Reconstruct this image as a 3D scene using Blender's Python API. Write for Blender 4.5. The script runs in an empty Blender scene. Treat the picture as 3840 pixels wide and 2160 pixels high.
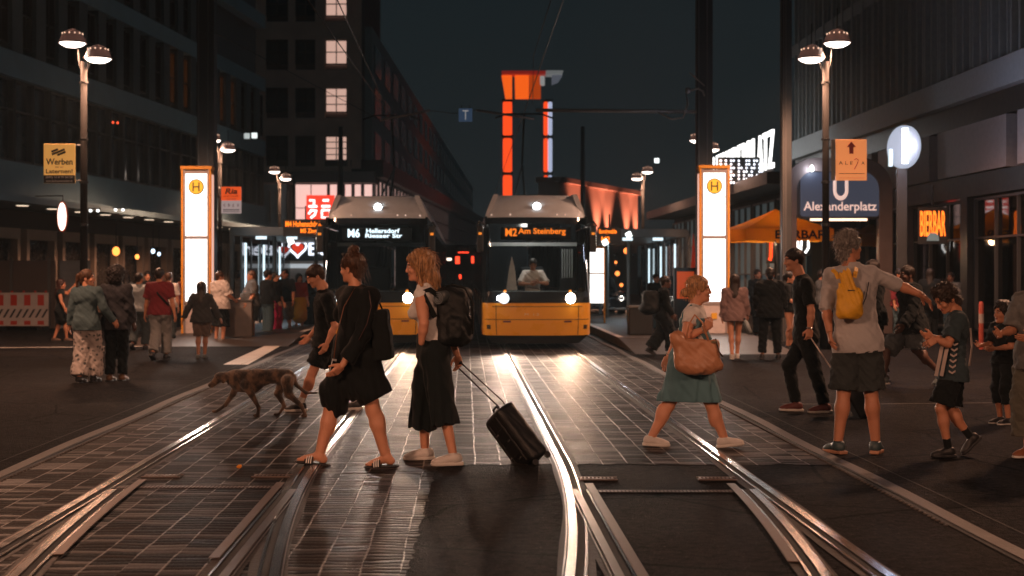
import bpy, math, random
import numpy as np
from mathutils import Vector, Matrix
random.seed(7)
R = math.radians
SC = bpy.context.scene
# ------------------------------------------------------------------ camera, sky, exposure
F = 5333.0            # focal length in pixels of a 3840 px wide picture (50 mm lens)
HZ = 1025.6           # row of the horizon
CH = 1.6              # eye height
TD = 0.0324           # the tracks lean this much to the left per metre
cam_d = bpy.data.cameras.new('camera'); cam_d.lens = 50; cam_d.sensor_width = 36
cam_d.shift_y = -(1080 - HZ) / 3840; cam_d.clip_end = 2000; cam_d.clip_start = 0.1
cam_d.dof.use_dof = True; cam_d.dof.focus_distance = 12.2; cam_d.dof.aperture_fstop = 2.6
cam = bpy.data.objects.new('camera', cam_d); SC.collection.objects.link(cam)
cam.location = (0, 0, CH); cam.rotation_euler = (R(90), 0, 0); SC.camera = cam
SC.render.resolution_x = 1024; SC.render.resolution_y = 576
w = bpy.data.worlds.new('World'); SC.world = w; w.use_nodes = True
wn = w.node_tree; bg = wn.nodes['Background']
tc = wn.nodes.new('ShaderNodeTexCoord'); sep = wn.nodes.new('ShaderNodeSeparateXYZ'); rmp = wn.nodes.new('ShaderNodeValToRGB')
wn.links.new(tc.outputs['Generated'], sep.inputs[0]); wn.links.new(sep.outputs['Z'], rmp.inputs[0]); wn.links.new(rmp.outputs[0], bg.inputs[0])
rmp.color_ramp.elements[0].position = 0.0; rmp.color_ramp.elements[0].color = (0.0105, 0.0138, 0.0150, 1)
rmp.color_ramp.elements[1].position = 0.35; rmp.color_ramp.elements[1].color = (0.0072, 0.0128, 0.0156, 1)
bg.inputs[1].default_value = 1.0
SC.view_settings.view_transform = 'Standard'; SC.view_settings.look = 'None'
SC.view_settings.exposure = 0; SC.view_settings.gamma = 1

def Wp(x, y, Y):      # picture point at depth Y
    return Vector(((x - 1920) * Y / F, Y, CH - (y - HZ) * Y / F))
def Vp(x, y, Y):      # the same, measured on the 2576 px wide view
    return Wp(x / .6708, y / .6708, Y)
def Gy(y): return F * CH / (y - HZ)
def G(x, y):          # picture point on the ground
    Y = Gy(y); return Vector(((x - 1920) * Y / F, Y, 0))
def U(u, Y, z=0): return Vector((u - TD * Y, Y, z))
# ------------------------------------------------------------------ materials
MATS = {}
def nodes_of(name):
    m = bpy.data.materials.new(name); m.use_nodes = True
    nt = m.node_tree; b = nt.nodes['Principled BSDF']
    return m, nt, b
def N(nt, t, **kw):
    n = nt.nodes.new('ShaderNode' + t)
    for k, v in kw.items():
        if isinstance(v, (int, float, str, bool)) and not k.startswith('i_'): setattr(n, k, v)
    return n
def L(nt, a, b): nt.links.new(a, b)
def c4(c): return (c[0], c[1], c[2], 1)
def mat(name, col, rough=.6, metal=0, var=.25, scale=8, bump=.15, bscale=60, spec=.5, sheen=0, coat=0):
    if name in MATS: return MATS[name]
    m, nt, b = nodes_of(name)
    t = N(nt, 'TexCoord'); n1 = N(nt, 'TexNoise'); n1.inputs['Scale'].default_value = scale; n1.inputs['Detail'].default_value = 6
    L(nt, t.outputs['Object'], n1.inputs['Vector'])
    mx = N(nt, 'MixRGB'); mx.inputs[1].default_value = c4([c * (1 - var) for c in col]); mx.inputs[2].default_value = c4([min(1, c * (1 + var)) for c in col])
    L(nt, n1.outputs['Fac'], mx.inputs[0]); L(nt, mx.outputs[0], b.inputs['Base Color'])
    mr = N(nt, 'MapRange'); mr.inputs['To Min'].default_value = max(0.02, rough - .08); mr.inputs['To Max'].default_value = min(1, rough + .1)
    L(nt, n1.outputs['Fac'], mr.inputs['Value']); L(nt, mr.outputs[0], b.inputs['Roughness'])
    b.inputs['Metallic'].default_value = metal; b.inputs['Specular IOR Level'].default_value = spec
    if sheen: b.inputs['Sheen Weight'].default_value = sheen
    if coat: b.inputs['Coat Weight'].default_value = coat
    if bump:
        n2 = N(nt, 'TexNoise'); n2.inputs['Scale'].default_value = bscale; n2.inputs['Detail'].default_value = 4; L(nt, t.outputs['Object'], n2.inputs['Vector'])
        bp = N(nt, 'Bump'); bp.inputs['Strength'].default_value = bump; bp.inputs['Distance'].default_value = .01
        L(nt, n2.outputs['Fac'], bp.inputs['Height']); L(nt, bp.outputs[0], b.inputs['Normal'])
    MATS[name] = m; return m
def emit(name, col, s, base=None):
    if name in MATS: return MATS[name]
    m, nt, b = nodes_of(name); b.inputs['Base Color'].default_value = c4(base or [c * .5 for c in col])
    b.inputs['Emission Color'].default_value = c4(col); b.inputs['Emission Strength'].default_value = s
    MATS[name] = m; return m
def cloth(name, col, rough=.88, var=.10, sheen=.06, bump=.35):
    return mat('cloth_' + name, col, rough, 0, var, 9, bump, 140, .25, sheen)
def glass(name, tint=(.8, .85, .85), through=.75, rough=.03):
    if name in MATS: return MATS[name]
    m, nt, b = nodes_of(name); out = nt.nodes['Material Output']
    tr = N(nt, 'BsdfTransparent'); tr.inputs[0].default_value = c4([c * through for c in tint])
    gl = N(nt, 'BsdfGlossy'); gl.inputs['Roughness'].default_value = rough
    fr = N(nt, 'Fresnel'); fr.inputs[0].default_value = 1.5; mx = N(nt, 'MixShader')
    L(nt, fr.outputs[0], mx.inputs[0]); L(nt, tr.outputs[0], mx.inputs[1]); L(nt, gl.outputs[0], mx.inputs[2]); L(nt, mx.outputs[0], out.inputs[0])
    MATS[name] = m; return m
# ------------------------------------------------------------------ objects
def link(o, parent=None):
    SC.collection.objects.link(o)
    if parent is not None: o.parent = parent
    return o
def tag(o, label=None, cat=None, group=None, kind=None):
    if label: o['label'] = label
    if cat: o['category'] = cat
    if group: o['group'] = group
    if kind: o['kind'] = kind
    return o
def thing(name, label, cat, loc=(0, 0, 0), rz=0, group=None):
    o = bpy.data.objects.new(name, None); o.location = loc; o.rotation_euler = (0, 0, rz); o.empty_display_size = .2
    link(o); return tag(o, label, cat, group)
def mesh_obj(name, verts, faces, mats, parent=None, smooth=False, mi=None, loc=None):
    me = bpy.data.meshes.new(name)
    if isinstance(verts, np.ndarray): 
        nv, nf = len(verts), len(faces)
        me.vertices.add(nv); me.vertices.foreach_set('co', verts.astype(np.float32).ravel())
        me.loops.add(nf * 4); me.loops.foreach_set('vertex_index', faces.astype(np.int32).ravel())
        me.polygons.add(nf); me.polygons.foreach_set('loop_start', np.arange(nf, dtype=np.int32) * 4)
        me.update(calc_edges=True)
    else:
        me.from_pydata(verts, [], faces)
    if not isinstance(mats, (list, tuple)): mats = [mats]
    for m in mats: me.materials.append(m)
    if mi is not None: me.polygons.foreach_set('material_index', np.asarray(mi, dtype=np.int32))
    if smooth: me.polygons.foreach_set('use_smooth', [True] * len(me.polygons))
    me.update()
    o = bpy.data.objects.new(name, me)
    if loc is not None: o.location = loc
    return link(o, parent)
def copy_tree(o, loc=None, rz=None, label=None):
    c = o.copy(); SC.collection.objects.link(c)
    if loc is not None: c.location = loc
    if rz is not None: c.rotation_euler = (0, 0, rz)
    if label: c['label'] = label
    for ch in o.children:
        d = copy_tree(ch); d.parent = c; d.matrix_parent_inverse = ch.matrix_parent_inverse.copy()
    return c
class MB:
    def __init__(s): s.v = []; s.f = []
    def add(s, vs, fs):
        n = len(s.v); s.v += [tuple(v) for v in vs]; s.f += [tuple(i + n for i in f) for f in fs]; return s
    def box(s, x0, x1, y0, y1, z0, z1, M=None):
        vs = [Vector((x, y, z)) for z in (z0, z1) for y in (y0, y1) for x in (x0, x1)]
        if M is not None: vs = [M @ v for v in vs]
        return s.add(vs, [(0, 2, 3, 1), (4, 5, 7, 6), (0, 1, 5, 4), (2, 6, 7, 3), (0, 4, 6, 2), (1, 3, 7, 5)])
    def prism(s, pts, d0, d1, axis='y', M=None):       # pts outline in the other two axes
        n = len(pts); vs = []
        for d in (d0, d1):
            for (a, b) in pts:
                v = {'y': (a, d, b), 'z': (a, b, d), 'x': (d, a, b)}[axis]; v = Vector(v)
                vs.append(M @ v if M is not None else v)
        fs = [tuple(range(n)), tuple(range(2 * n - 1, n - 1, -1))] + [(i, i + n, (i + 1) % n + n, (i + 1) % n) for i in range(n)]
        return s.add(vs, fs)
    def tube(s, pts, r, seg=8, cap=True):
        pts = [Vector(p) for p in pts]; rs = r if isinstance(r, (list, tuple)) else [r] * len(pts)
        n0 = len(s.v); prev = None
        for i, p in enumerate(pts):
            t = (pts[min(i + 1, len(pts) - 1)] - pts[max(i - 1, 0)]).normalized()
            if prev is None: a = t.orthogonal().normalized()
            else: a = (prev - t * prev.dot(t)).normalized()
            prev = a; b = t.cross(a)
            for k in range(seg):
                q = 2 * math.pi * k / seg; s.v.append(tuple(p + (a * math.cos(q) + b * math.sin(q)) * rs[i]))
        for i in range(len(pts) - 1):
            for k in range(seg):
                a0 = n0 + i * seg + k; a1 = n0 + i * seg + (k + 1) % seg
                s.f.append((a0, a1, a1 + seg, a0 + seg))
        if cap:
            s.f.append(tuple(n0 + k for k in range(seg))[::-1]); s.f.append(tuple(n0 + (len(pts) - 1) * seg + k for k in range(seg)))
        return s
    def lathe(s, prof, c=(0, 0, 0), seg=24, cap=False):
        n0 = len(s.v)
        for (r, z) in prof:
            for k in range(seg):
                q = 2 * math.pi * k / seg; s.v.append((c[0] + r * math.cos(q), c[1] + r * math.sin(q), c[2] + z))
        for i in range(len(prof) - 1):
            for k in range(seg):
                a0 = n0 + i * seg + k; a1 = n0 + i * seg + (k + 1) % seg; s.f.append((a0, a1, a1 + seg, a0 + seg))
        if cap: s.f.append(tuple(n0 + k for k in range(seg))[::-1]); s.f.append(tuple(n0 + (len(prof) - 1) * seg + k for k in range(seg)))
        return s
    def build(s, name, m, parent=None, smooth=False, bevel=0, loc=None):
        o = mesh_obj(name, s.v, s.f, m, parent, smooth, loc=loc)
        if bevel:
            b = o.modifiers.new('bevel', 'BEVEL'); b.width = bevel; b.segments = 2; b.limit_method = 'ANGLE'
        return o
def rrect(x0, x1, y0, y1, r, n=5):
    P = []
    for cx, cy, a in ((x1 - r, y1 - r, 0), (x0 + r, y1 - r, 90), (x0 + r, y0 + r, 180), (x1 - r, y0 + r, 270)):
        for k in range(n + 1):
            q = R(a + 90 * k / n); P.append((cx + r * math.cos(q), cy + r * math.sin(q)))
    return P
def text(s, name, m, parent, w, h, loc, rz=0, ext=.01, bold=.0, rx=90, shear=0, keep=False):
    """lettering w wide and h high, standing on loc (centre of its foot), facing -Y"""
    c = bpy.data.curves.new(name, 'FONT'); c.body = s; c.extrude = ext; c.offset = bold; c.shear = shear; c.resolution_u = 3
    o = bpy.data.objects.new(name, c); SC.collection.objects.link(o); bpy.context.view_layer.update()
    me = bpy.data.meshes.new_from_object(o.evaluated_get(bpy.context.evaluated_depsgraph_get()))
    SC.collection.objects.unlink(o); bpy.data.objects.remove(o)
    co = np.zeros(len(me.vertices) * 3); me.vertices.foreach_get('co', co); co = co.reshape(-1, 3)
    mn, mx = co.min(0), co.max(0)
    sx = w / (mx[0] - mn[0]); sy = h / (mx[1] - mn[1])
    if keep: sy = sx
    co[:, 0] = (co[:, 0] - (mn[0] + mx[0]) / 2) * sx; co[:, 1] = (co[:, 1] - mn[1]) * sy
    me.vertices.foreach_set('co', co.ravel()); me.materials.clear(); me.materials.append(m); me.update()
    o = bpy.data.objects.new(name, me); link(o, parent); o.location = loc; o.rotation_euler = (R(rx), 0, rz); return o
def lamp(name, kind, parent, loc, energy, col, size=.1, rot=None, cone=150, blend=.6):
    d = bpy.data.lights.new(name, kind); d.energy = energy; d.color = col; d.shadow_soft_size = size
    if kind == 'SPOT': d.spot_size = R(cone); d.spot_blend = blend
    o = bpy.data.objects.new(name, d); link(o, parent); o.location = loc
    if rot: o.rotation_euler = rot
    return o
WARM = (1, .50, .30); 
# ------------------------------------------------------------------ organic shapes: smooth unions meshed with surface nets
def A3(v): return np.array([v[0], v[1], v[2]], dtype=np.float32)
class S:
    def __init__(s, k=.03): s.p = []; s.k = k; s.cuts = []; s.disp = None; s.dm = 0
    def cone(s, a, b, ra, rb, k=None, flat=None, cap=None, sub=False):
        """tapered capsule; flat=(direction, factor) squeezes it; cap 'b' or 'ab' cuts its round ends off"""
        s.p.append(('c', A3(a), A3(b), ra, rb, k, (A3(flat[0]), flat[1]) if flat else None, cap, sub)); return s
    def ell(s, c, r, M=None, k=None, sub=False):
        s.p.append(('e', A3(c), A3(r), np.array(M, dtype=np.float32) if M is not None else None, k, None, None, None, sub)); return s
    def box(s, c, r, rd, M=None, k=None):
        s.p.append(('b', A3(c), A3(r), rd, np.array(M, dtype=np.float32) if M is not None else None, k, None, None, False)); return s
    def cut(s, p, n): s.cuts.append((A3(p), A3(Vector(n).normalized()))); return s
    def ev(s, P):
        d = None
        for q in s.p:
            if q[0] == 'c':
                _, a, b, ra, rb, k, fl, cap, sub = q
                ba = b - a; L2 = float(ba @ ba) + 1e-9; X = P - a
                if fl is not None:
                    n, f = fl; X = X + (X @ n)[:, None] * (1 / f - 1) * n
                    # the axis itself must not be squeezed
                    ba2 = ba + float(ba @ n) * (1 / f - 1) * n
                else: ba2 = ba
                L2 = float(ba2 @ ba2) + 1e-9; t = np.clip((X @ ba2) / L2, 0, 1)
                e = X - t[:, None] * ba2; dd = np.sqrt((e * e).sum(1)) - (ra + (rb - ra) * t)
                if fl is not None: dd = dd * min(1, fl[1] * 1.15)
                if cap:
                    u = ba / math.sqrt(float(ba @ ba) + 1e-9)
                    if 'b' in cap: dd = np.maximum(dd, (P - b) @ u)
                    if 'a' in cap: dd = np.maximum(dd, -((P - a) @ u))
            elif q[0] == 'e':
                _, c, r, M, k = q[:5]; sub = q[8]; X = P - c
                if M is not None: X = X @ M.T
                k0 = np.sqrt(((X / r) ** 2).sum(1)) + 1e-6; k1 = np.sqrt(((X / (r * r)) ** 2).sum(1)) + 1e-6; dd = k0 * (k0 - 1) / k1
            else:
                _, c, r, rd, M, k = q[:6]; sub = False; X = P - c
                if M is not None: X = X @ M.T
                Q = np.abs(X) - (r - rd); dd = np.sqrt((np.maximum(Q, 0) ** 2).sum(1)) + np.minimum(Q.max(1), 0) - rd
            if k is None: k = s.k
            if d is None: d = dd; continue
            if sub:
                dd = -dd; h = np.maximum(k - np.abs(d - dd), 0) / k; d = np.maximum(d, dd) + h * h * k * .25
            elif k < 1e-4: d = np.minimum(d, dd)
            else: h = np.maximum(k - np.abs(d - dd), 0) / k; d = np.minimum(d, dd) - h * h * k * .25
        if s.disp is not None: d = d + s.disp(P)
        for p, n in s.cuts: d = np.maximum(d, (P - p) @ n)
        return d
    def bounds(s):
        lo = np.full(3, 1e9); hi = -lo
        for q in s.p:
            if q[8]: continue
            if q[0] == 'c': r = max(q[3], q[4]); pts = [q[1] - r, q[1] + r, q[2] - r, q[2] + r]
            else: r = float(np.max(q[2])) * (1.0 if q[3 if q[0] == 'e' else 4] is None else 1.25); pts = [q[1] - r, q[1] + r]
            for p in pts: lo = np.minimum(lo, p); hi = np.maximum(hi, p)
        m = s.dm + s.k * .3 + .005
        return lo - m, hi + m
    def mesh(s, h):
        lo, hi = s.bounds(); B = 8
        n = np.ceil((hi - lo + 4 * h) / h / B).astype(int) + 0; n = np.maximum(n, 1); o = lo - 2 * h
        bi = np.stack(np.meshgrid(*[np.arange(k) for k in n], indexing='ij'), -1).reshape(-1, 3)
        bc = (o + (bi * B + (B - 1) / 2) * h).astype(np.float32)
        bv = s.ev(bc); act = np.abs(bv) < (B * h * .87) * 1.35 + s.dm
        V = np.where(bv.reshape(n) > 0, 1.0, -1.0).astype(np.float32)
        V = np.repeat(np.repeat(np.repeat(V, B, 0), B, 1), B, 2)
        g = np.stack(np.meshgrid(np.arange(B), np.arange(B), np.arange(B), indexing='ij'), -1).reshape(-1, 3)
        ab = bi[act]
        for c in range(0, len(ab), 400):
            idx = (ab[c:c + 400][:, None, :] * B + g[None]).reshape(-1, 3)
            val = s.ev((o + idx * h).astype(np.float32)); V[idx[:, 0], idx[:, 1], idx[:, 2]] = val
        neg = V < 0; nx, ny, nz = V.shape
        cnt = np.zeros((nx - 1, ny - 1, nz - 1), np.int8)
        for a in (0, 1):
            for b in (0, 1):
                for c in (0, 1): cnt += neg[a:nx - 1 + a, b:ny - 1 + b, c:nz - 1 + c]
        cell = (cnt > 0) & (cnt < 8); ci = np.argwhere(cell)
        if len(ci) == 0: return np.zeros((0, 3)), np.zeros((0, 4), int)
        ID = np.full(cell.shape, -1, np.int32); ID[cell] = np.arange(len(ci))
        acc = np.zeros((len(ci), 3)); num = np.zeros(len(ci))
        corners = [(a, b, c) for a in (0, 1) for b in (0, 1) for c in (0, 1)]
        for A_ in corners:
            for ax in range(3):
                if A_[ax]: continue
                B_ = list(A_); B_[ax] = 1
                ia = ci + A_; ib = ci + B_
                va = V[ia[:, 0], ia[:, 1], ia[:, 2]]; vb = V[ib[:, 0], ib[:, 1], ib[:, 2]]
                m = (va < 0) != (vb < 0); t = np.where(m, va / np.where(m, va - vb, 1), 0)
                p = np.array(A_, float)[None] + np.zeros((len(ci), 3)); p[:, ax] += t
                acc += p * m[:, None]; num += m
        P = o + (ci + acc / num[:, None]) * h
        quads = []
        for ax in range(3):
            a = [slice(None)] * 3; b = [slice(None)] * 3; a[ax] = slice(0, -1); b[ax] = slice(1, None)
            e = np.argwhere(neg[tuple(a)] != neg[tuple(b)]); u, v = (ax + 1) % 3, (ax + 2) % 3
            e = e[(e[:, u] > 0) & (e[:, v] > 0) & (e[:, u] < V.shape[u] - 1) & (e[:, v] < V.shape[v] - 1)]
            s0 = neg[e[:, 0], e[:, 1], e[:, 2]]
            def idx(du, dv):
                q = e.copy(); q[:, u] -= du; q[:, v] -= dv; return ID[q[:, 0], q[:, 1], q[:, 2]]
            Q = np.stack([idx(1, 1), idx(0, 1), idx(0, 0), idx(1, 0)], 1)
            Q[~s0] = Q[~s0][:, ::-1]; quads.append(Q)
        Q = np.concatenate(quads); Q = Q[(Q >= 0).all(1)]
        return P, Q
def merge(parts):
    vs, fs, ms, n = [], [], [], 0
    for v, f, m in parts:
        vs.append(v); fs.append(f + n); n += len(v); ms.append(np.full(len(f), m) if np.isscalar(m) else m)
    return np.concatenate(vs), np.concatenate(fs), np.concatenate(ms)
def wr(P, f, ph=0):   # cheap fold noise
    x, y, z = P[:, 0] * f, P[:, 1] * f, P[:, 2] * f
    return (np.sin(x * 1.3 + 1.7 * np.sin(z * .9 + ph) + y) + np.sin(z * 1.1 + 1.9 * np.sin(y * 1.2 + x * .7 + ph * 2)) + np.sin((x + z) * 2.1 + 1.3 * np.sin(y * 2.3 + ph))) / 3
def xf(P, o, X, Y, Z, s=1):
    M = np.array([list(X), list(Y), list(Z)], float); return (P * s) @ M + np.array(list(o))
# ------------------------------------------------------------------ canonical head, hand, foot, shoes (metres; +Y forward, +Z up)
def head_shape(female=False):
    s = S(.02); j = .92 if female else 1
    s.ell((0, -.012, .045), (.074, .094, .083)); s.ell((0, .028, -.02), (.060 * j, .066, .088), k=.03)
    s.ell((0, .052, -.078), (.036 * j, .036, .026), k=.03); s.ell((0, .082, -.092), (.017, .014, .013), k=.02)
    s.cone((-.035, .085, .034), (.035, .085, .034), .010, .010, k=.02)
    s.cone((0, .094, .018), (0, .107, -.022), .007, .0120, k=.012); s.ell((-.010, .098, -.027), (.008, .009, .007), k=.006); s.ell((.010, .098, -.027), (.008, .009, .007), k=.006)
    s.ell((0, .093, -.049), (.022, .010, .0055), k=.008); s.ell((0, .092, -.059), (.019, .010, .0055), k=.006)
    for x in (-1, 1):
        s.ell((x * .031, .094, .012), (.014, .012, .011), k=.012, sub=True)
        s.ell((x * .043, .066, -.022), (.020, .022, .020), k=.02)
        s.ell((x * .073, -.012, -.008), (.009, .020, .032), k=.008)
        s.ell((x * .083, -.006, -.008), (.006, .011, .019), k=.006, sub=True)
    for x in (-1, 1): s.ell((x * .031, .083, .012), (.0125, .0125, .0125), k=.002)
    s.cone((0, -.015, -.05), (0, -.03, -.14), .052 * j, .055 * j, k=.03)
    return s
def head_mats(v, f):
    c = v[f].mean(1); m = np.zeros(len(f), int); x, y, z = c[:, 0], c[:, 1], c[:, 2]; ax = np.abs(x)
    m[(y > .09) & (ax < .021) & (z < -.044) & (z > -.064)] = 1
    m[(y > .070) & (ax > .012) & (ax < .048) & (z > .028 - (ax - .03) * .3) & (z < .039 - (ax - .03) * .3)] = 2
    m[(y > .086) & (np.abs(ax - .031) < .011) & (np.abs(z - .012) < .0065)] = 3
    m[(y > .086) & (np.abs(ax - .031) < .0052) & (np.abs(z - .012) < .0065)] = 2
    return m
CACHE = {}
def head_mesh(female, h):
    k = ('head', female, h)
    if k not in CACHE: v, f = head_shape(female).mesh(h); CACHE[k] = (v, f, head_mats(v, f))
    return CACHE[k]
def hand_mesh(curl, h=.0042):
    k = ('hand', curl, h)
    if k in CACHE: return CACHE[k]
    s = S(.012); s.cone((0, -.03, 0), (0, .02, 0), .024, .026, flat=((0, 0, 1), .75))
    s.box((0, .045, 0), (.040, .042, .015), .013)
    for i, (x, ln, y0) in enumerate(((.030, .068, .082), (.0105, .078, .087), (-.0105, .073, .085), (-.030, .056, .076))):
        p = Vector((x, y0 - .012, 0)); a = .15 + .05 * i
        for j, fr in enumerate((.45, .32, .23)):
            a2 = curl * (.75 + .12 * i) * (1, 1.9, 2.6)[j] * .55 + .05; d = Vector((x * .8, math.cos(a2), -math.sin(a2))).normalized()
            q = p + d * ln * fr; s.cone(p, q, .0088 - .0006 * j, .0082 - .0006 * j, k=.003 if j == 0 else .004); p = q
    p = Vector((.030, .015, -.006)); q = Vector((.058, .045, -.014 - .01 * curl)); s.cone(p, q, .014, .011, k=.012)
    r = q + Vector((.010 - .015 * curl, .030, -.008 - .012 * curl)); s.cone(q, r, .0105, .0085, k=.004)
    CACHE[k] = s.mesh(h); return CACHE[k]
def foot_mesh(h=.005):
    if 'foot' in CACHE: return CACHE['foot']
    s = S(.03); s.cone((0, 0, .12), (0, -.005, .07), .036, .036); s.ell((0, -.035, .035), (.032, .036, .034)); s.cone((0, 0, .06), (0, .10, .028), .036, .026)
    s.ell((0, .11, .022), (.044, .05, .019))
    for x, y, r in ((.030, .165, .014), (.010, .168, .0105), (-.008, .160, .0098), (-.023, .150, .0092), (-.036, .138, .0088)): s.cone((x, y - .04, .016), (x, y, .013), r, r, k=.006)
    s.cut((0, 0, .002), (0, 0, -1)); CACHE['foot'] = s.mesh(h); return CACHE['foot']
def shoe_meshes(kind):
    if kind in CACHE: return CACHE[kind]
    up = S(.03); hi = .115 if kind == 'boot' else .095
    up.ell((0, -.035, .055), (.037, .042, .042)); up.cone((0, -.012, .06), (0, -.015, hi), .043, .040, cap='b'); up.cone((0, 0, .065), (0, .10, .042), .042, .036)
    up.ell((0, .125, .036), (.046, .062, .030)); 
    if kind != 'plain':
        for y, z in ((.035, .091), (.055, .083), (.075, .075), (.095, .068)): up.cone((-.024, y, z - .006), (.024, y + .008, z - .006), .0045, .0045, k=.004)
        up.cone((0, .0, .10), (0, .02, .115), .03, .022, flat=((0, 1, 0), .35), k=.01)
    up.cut((0, 0, .024), (0, 0, -1)); u = up.mesh(.006)
    so = S(.03); so.box((0, -.03, .015), (.038, .055, .016), .008); so.box((0, .04, .015), (.036, .06, .016), .008); so.ell((0, .115, .02), (.049, .078, .035)); 
    so.cut((0, 0, .001), (0, 0, -1)); so.cut((0, 0, .030), (0, 0, 1)); CACHE[kind] = (u, so.mesh(.006)); return CACHE[kind]
def hair_shape(style):
    s = S(.02); F1 = 260
    strand = lambda P: .0022 * np.sin(P[:, 0] * F1 + 3 * np.sin(P[:, 2] * 18)) * np.cos(P[:, 1] * F1 * .8 + 2 * np.sin(P[:, 2] * 25)) + .003 * wr(P, 45)
    s.disp = strand; s.dm = .006
    cap = lambda g: (s.ell((0, -.016, .052), (.079 + g, .099 + g, .086 + g)))
    def face_cut(y=.075, z=.045): s.ell((0, y + .045, z - .095), (.075, .085, .125), k=.012, sub=True)
    if style in ('short', 'buzz'):
        g = .001 if style == 'buzz' else .008; cap(g); s.cone((0, -.055, .02), (0, -.055, -.045), .058, .045, k=.03); face_cut()
        for x in (-1, 1): s.ell((x * .085, .01, -.03), (.02, .035, .04), k=.006, sub=True)
        s.cut((0, 0, -.075), (0, -.2, -1))
    elif style == 'side':
        cap(.010); s.cone((-.02, .05, .115), (.03, -.03, .125), .03, .03); s.cone((0, -.055, .02), (0, -.06, -.05), .062, .048); face_cut()
    elif style == 'curly':
        s.disp = lambda P: .010 * np.sin(P[:, 0] * 115 + 2 * np.sin(P[:, 2] * 60)) * np.sin(P[:, 1] * 105 + 1.5 * np.sin(P[:, 0] * 70)) * np.sin(P[:, 2] * 110) + .006 * wr(P, 90); s.dm = .018
        cap(.018); s.cone((0, -.06, .04), (0, -.065, -.06), .075, .055); s.ell((0, .04, .12), (.06, .05, .035)); face_cut(.082, .06)
    elif style == 'afro':
        s.disp = lambda P: .014 * np.sin(P[:, 0] * 90 + 2 * np.sin(P[:, 2] * 50)) * np.sin(P[:, 1] * 95) * np.sin(P[:, 2] * 85 + P[:, 0] * 30) + .008 * wr(P, 80); s.dm = .024
        s.ell((0, -.03, .065), (.135, .13, .125)); s.ell((0, -.05, -.03), (.12, .09, .09)); face_cut(.09, .045)
    elif style == 'bun':
        cap(.008); s.cone((0, -.05, .03), (0, -.05, -.05), .064, .046); face_cut(.07, .05)
        for x in (-1, 1): s.ell((x * .085, .0, -.045), (.02, .03, .03), k=.006, sub=True)
    elif style == 'lowbun':
        cap(.010); s.cone((0, -.05, .02), (0, -.06, -.045), .065, .05); face_cut(.07, .05); s.ell((0, -.135, -.015), (.040, .038, .043), k=.015)
        for x in (-1, 1): s.ell((x * .085, .005, -.045), (.02, .03, .03), k=.006, sub=True)
    elif style == 'long':
        cap(.014); s.cone((0, -.05, .03), (0, -.085, -.26), .083, .085, flat=((0, 1, 0), .7), k=.04); s.cone((0, -.085, -.24), (0, -.09, -.36), .08, .045, flat=((0, 1, 0), .55), k=.04); face_cut(.07, .04)
        for x in (-1, 1): s.cone((x * .075, -.01, .02), (x * .085, -.01, -.18), .022, .022, k=.03)
    elif style == 'bob':
        s.disp = lambda P: .0045 * np.sin(P[:, 0] * 130 + 4 * np.sin(P[:, 2] * 14) + P[:, 1] * 150) + .0035 * np.sin(P[:, 1] * 210 + 3 * np.sin(P[:, 2] * 20)) + .009 * wr(P, 28); s.dm = .018
        cap(.016); s.cone((0, -.055, .03), (0, -.085, -.13), .088, .075, k=.04); s.cone((0, -.085, -.11), (0, -.10, -.22), .07, .03, k=.04); face_cut(.075, .045)
        for x in (-1, 1): s.cone((x * .076, .012, .03), (x * .080, .0, -.12), .024, .020, k=.03); s.cone((x * .080, .0, -.11), (x * .070, -.01, -.19), .022, .006, k=.02)
    elif style == 'pony':
        cap(.008); s.cone((0, -.05, .02), (0, -.055, -.05), .063, .046); face_cut(.07, .05); s.ell((0, -.118, .05), (.024, .024, .024), k=.01); s.cone((0, -.135, .045), (0, -.155, -.12), .034, .014, k=.02)
    return s
def hair_mesh(style, h):
    k = ('hair', style, h)
    if k not in CACHE: CACHE[k] = hair_shape(style).mesh(h)
    return CACHE[k]
# ------------------------------------------------------------------ people
def skin(name, col):
    if 'skin_' + name in MATS: return MATS['skin_' + name]
    m = mat('skin_' + name, col, .5, 0, .12, 14, .12, 120, .4); b = m.node_tree.nodes['Principled BSDF']
    b.inputs['Subsurface Weight'].default_value = .12; b.inputs['Subsurface Radius'].default_value = (.01, .004, .002); b.inputs['Subsurface Scale'].default_value = 1.0
    return m
def hairmat(name, col):
    k = 'hair_' + name
    if k in MATS: return MATS[k]
    m, nt, b = nodes_of(k); t = N(nt, 'TexCoord'); mp = N(nt, 'Mapping'); mp.inputs['Scale'].default_value = (110, 110, 9)
    n = N(nt, 'TexNoise'); n.inputs['Scale'].default_value = 1; n.inputs['Detail'].default_value = 3; L(nt, t.outputs['Object'], mp.inputs[0]); L(nt, mp.outputs[0], n.inputs['Vector'])
    r = N(nt, 'ValToRGB'); r.color_ramp.elements[0].position = .35; r.color_ramp.elements[0].color = c4([c * .35 for c in col]); r.color_ramp.elements[1].position = .65; r.color_ramp.elements[1].color = c4([min(1, c * 1.35) for c in col])
    L(nt, n.outputs['Fac'], r.inputs[0]); L(nt, r.outputs[0], b.inputs['Base Color']); b.inputs['Roughness'].default_value = .45
    bp = N(nt, 'Bump'); bp.inputs['Strength'].default_value = .8; bp.inputs['Distance'].default_value = .01; L(nt, n.outputs['Fac'], bp.inputs['Height']); L(nt, bp.outputs[0], b.inputs['Normal'])
    MATS[k] = m; return m
SK = {'fair': (.62, .29, .175), 'tan': (.50, .22, .125), 'dark': (.10, .05, .035), 'mid': (.30, .14, .085)}
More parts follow.
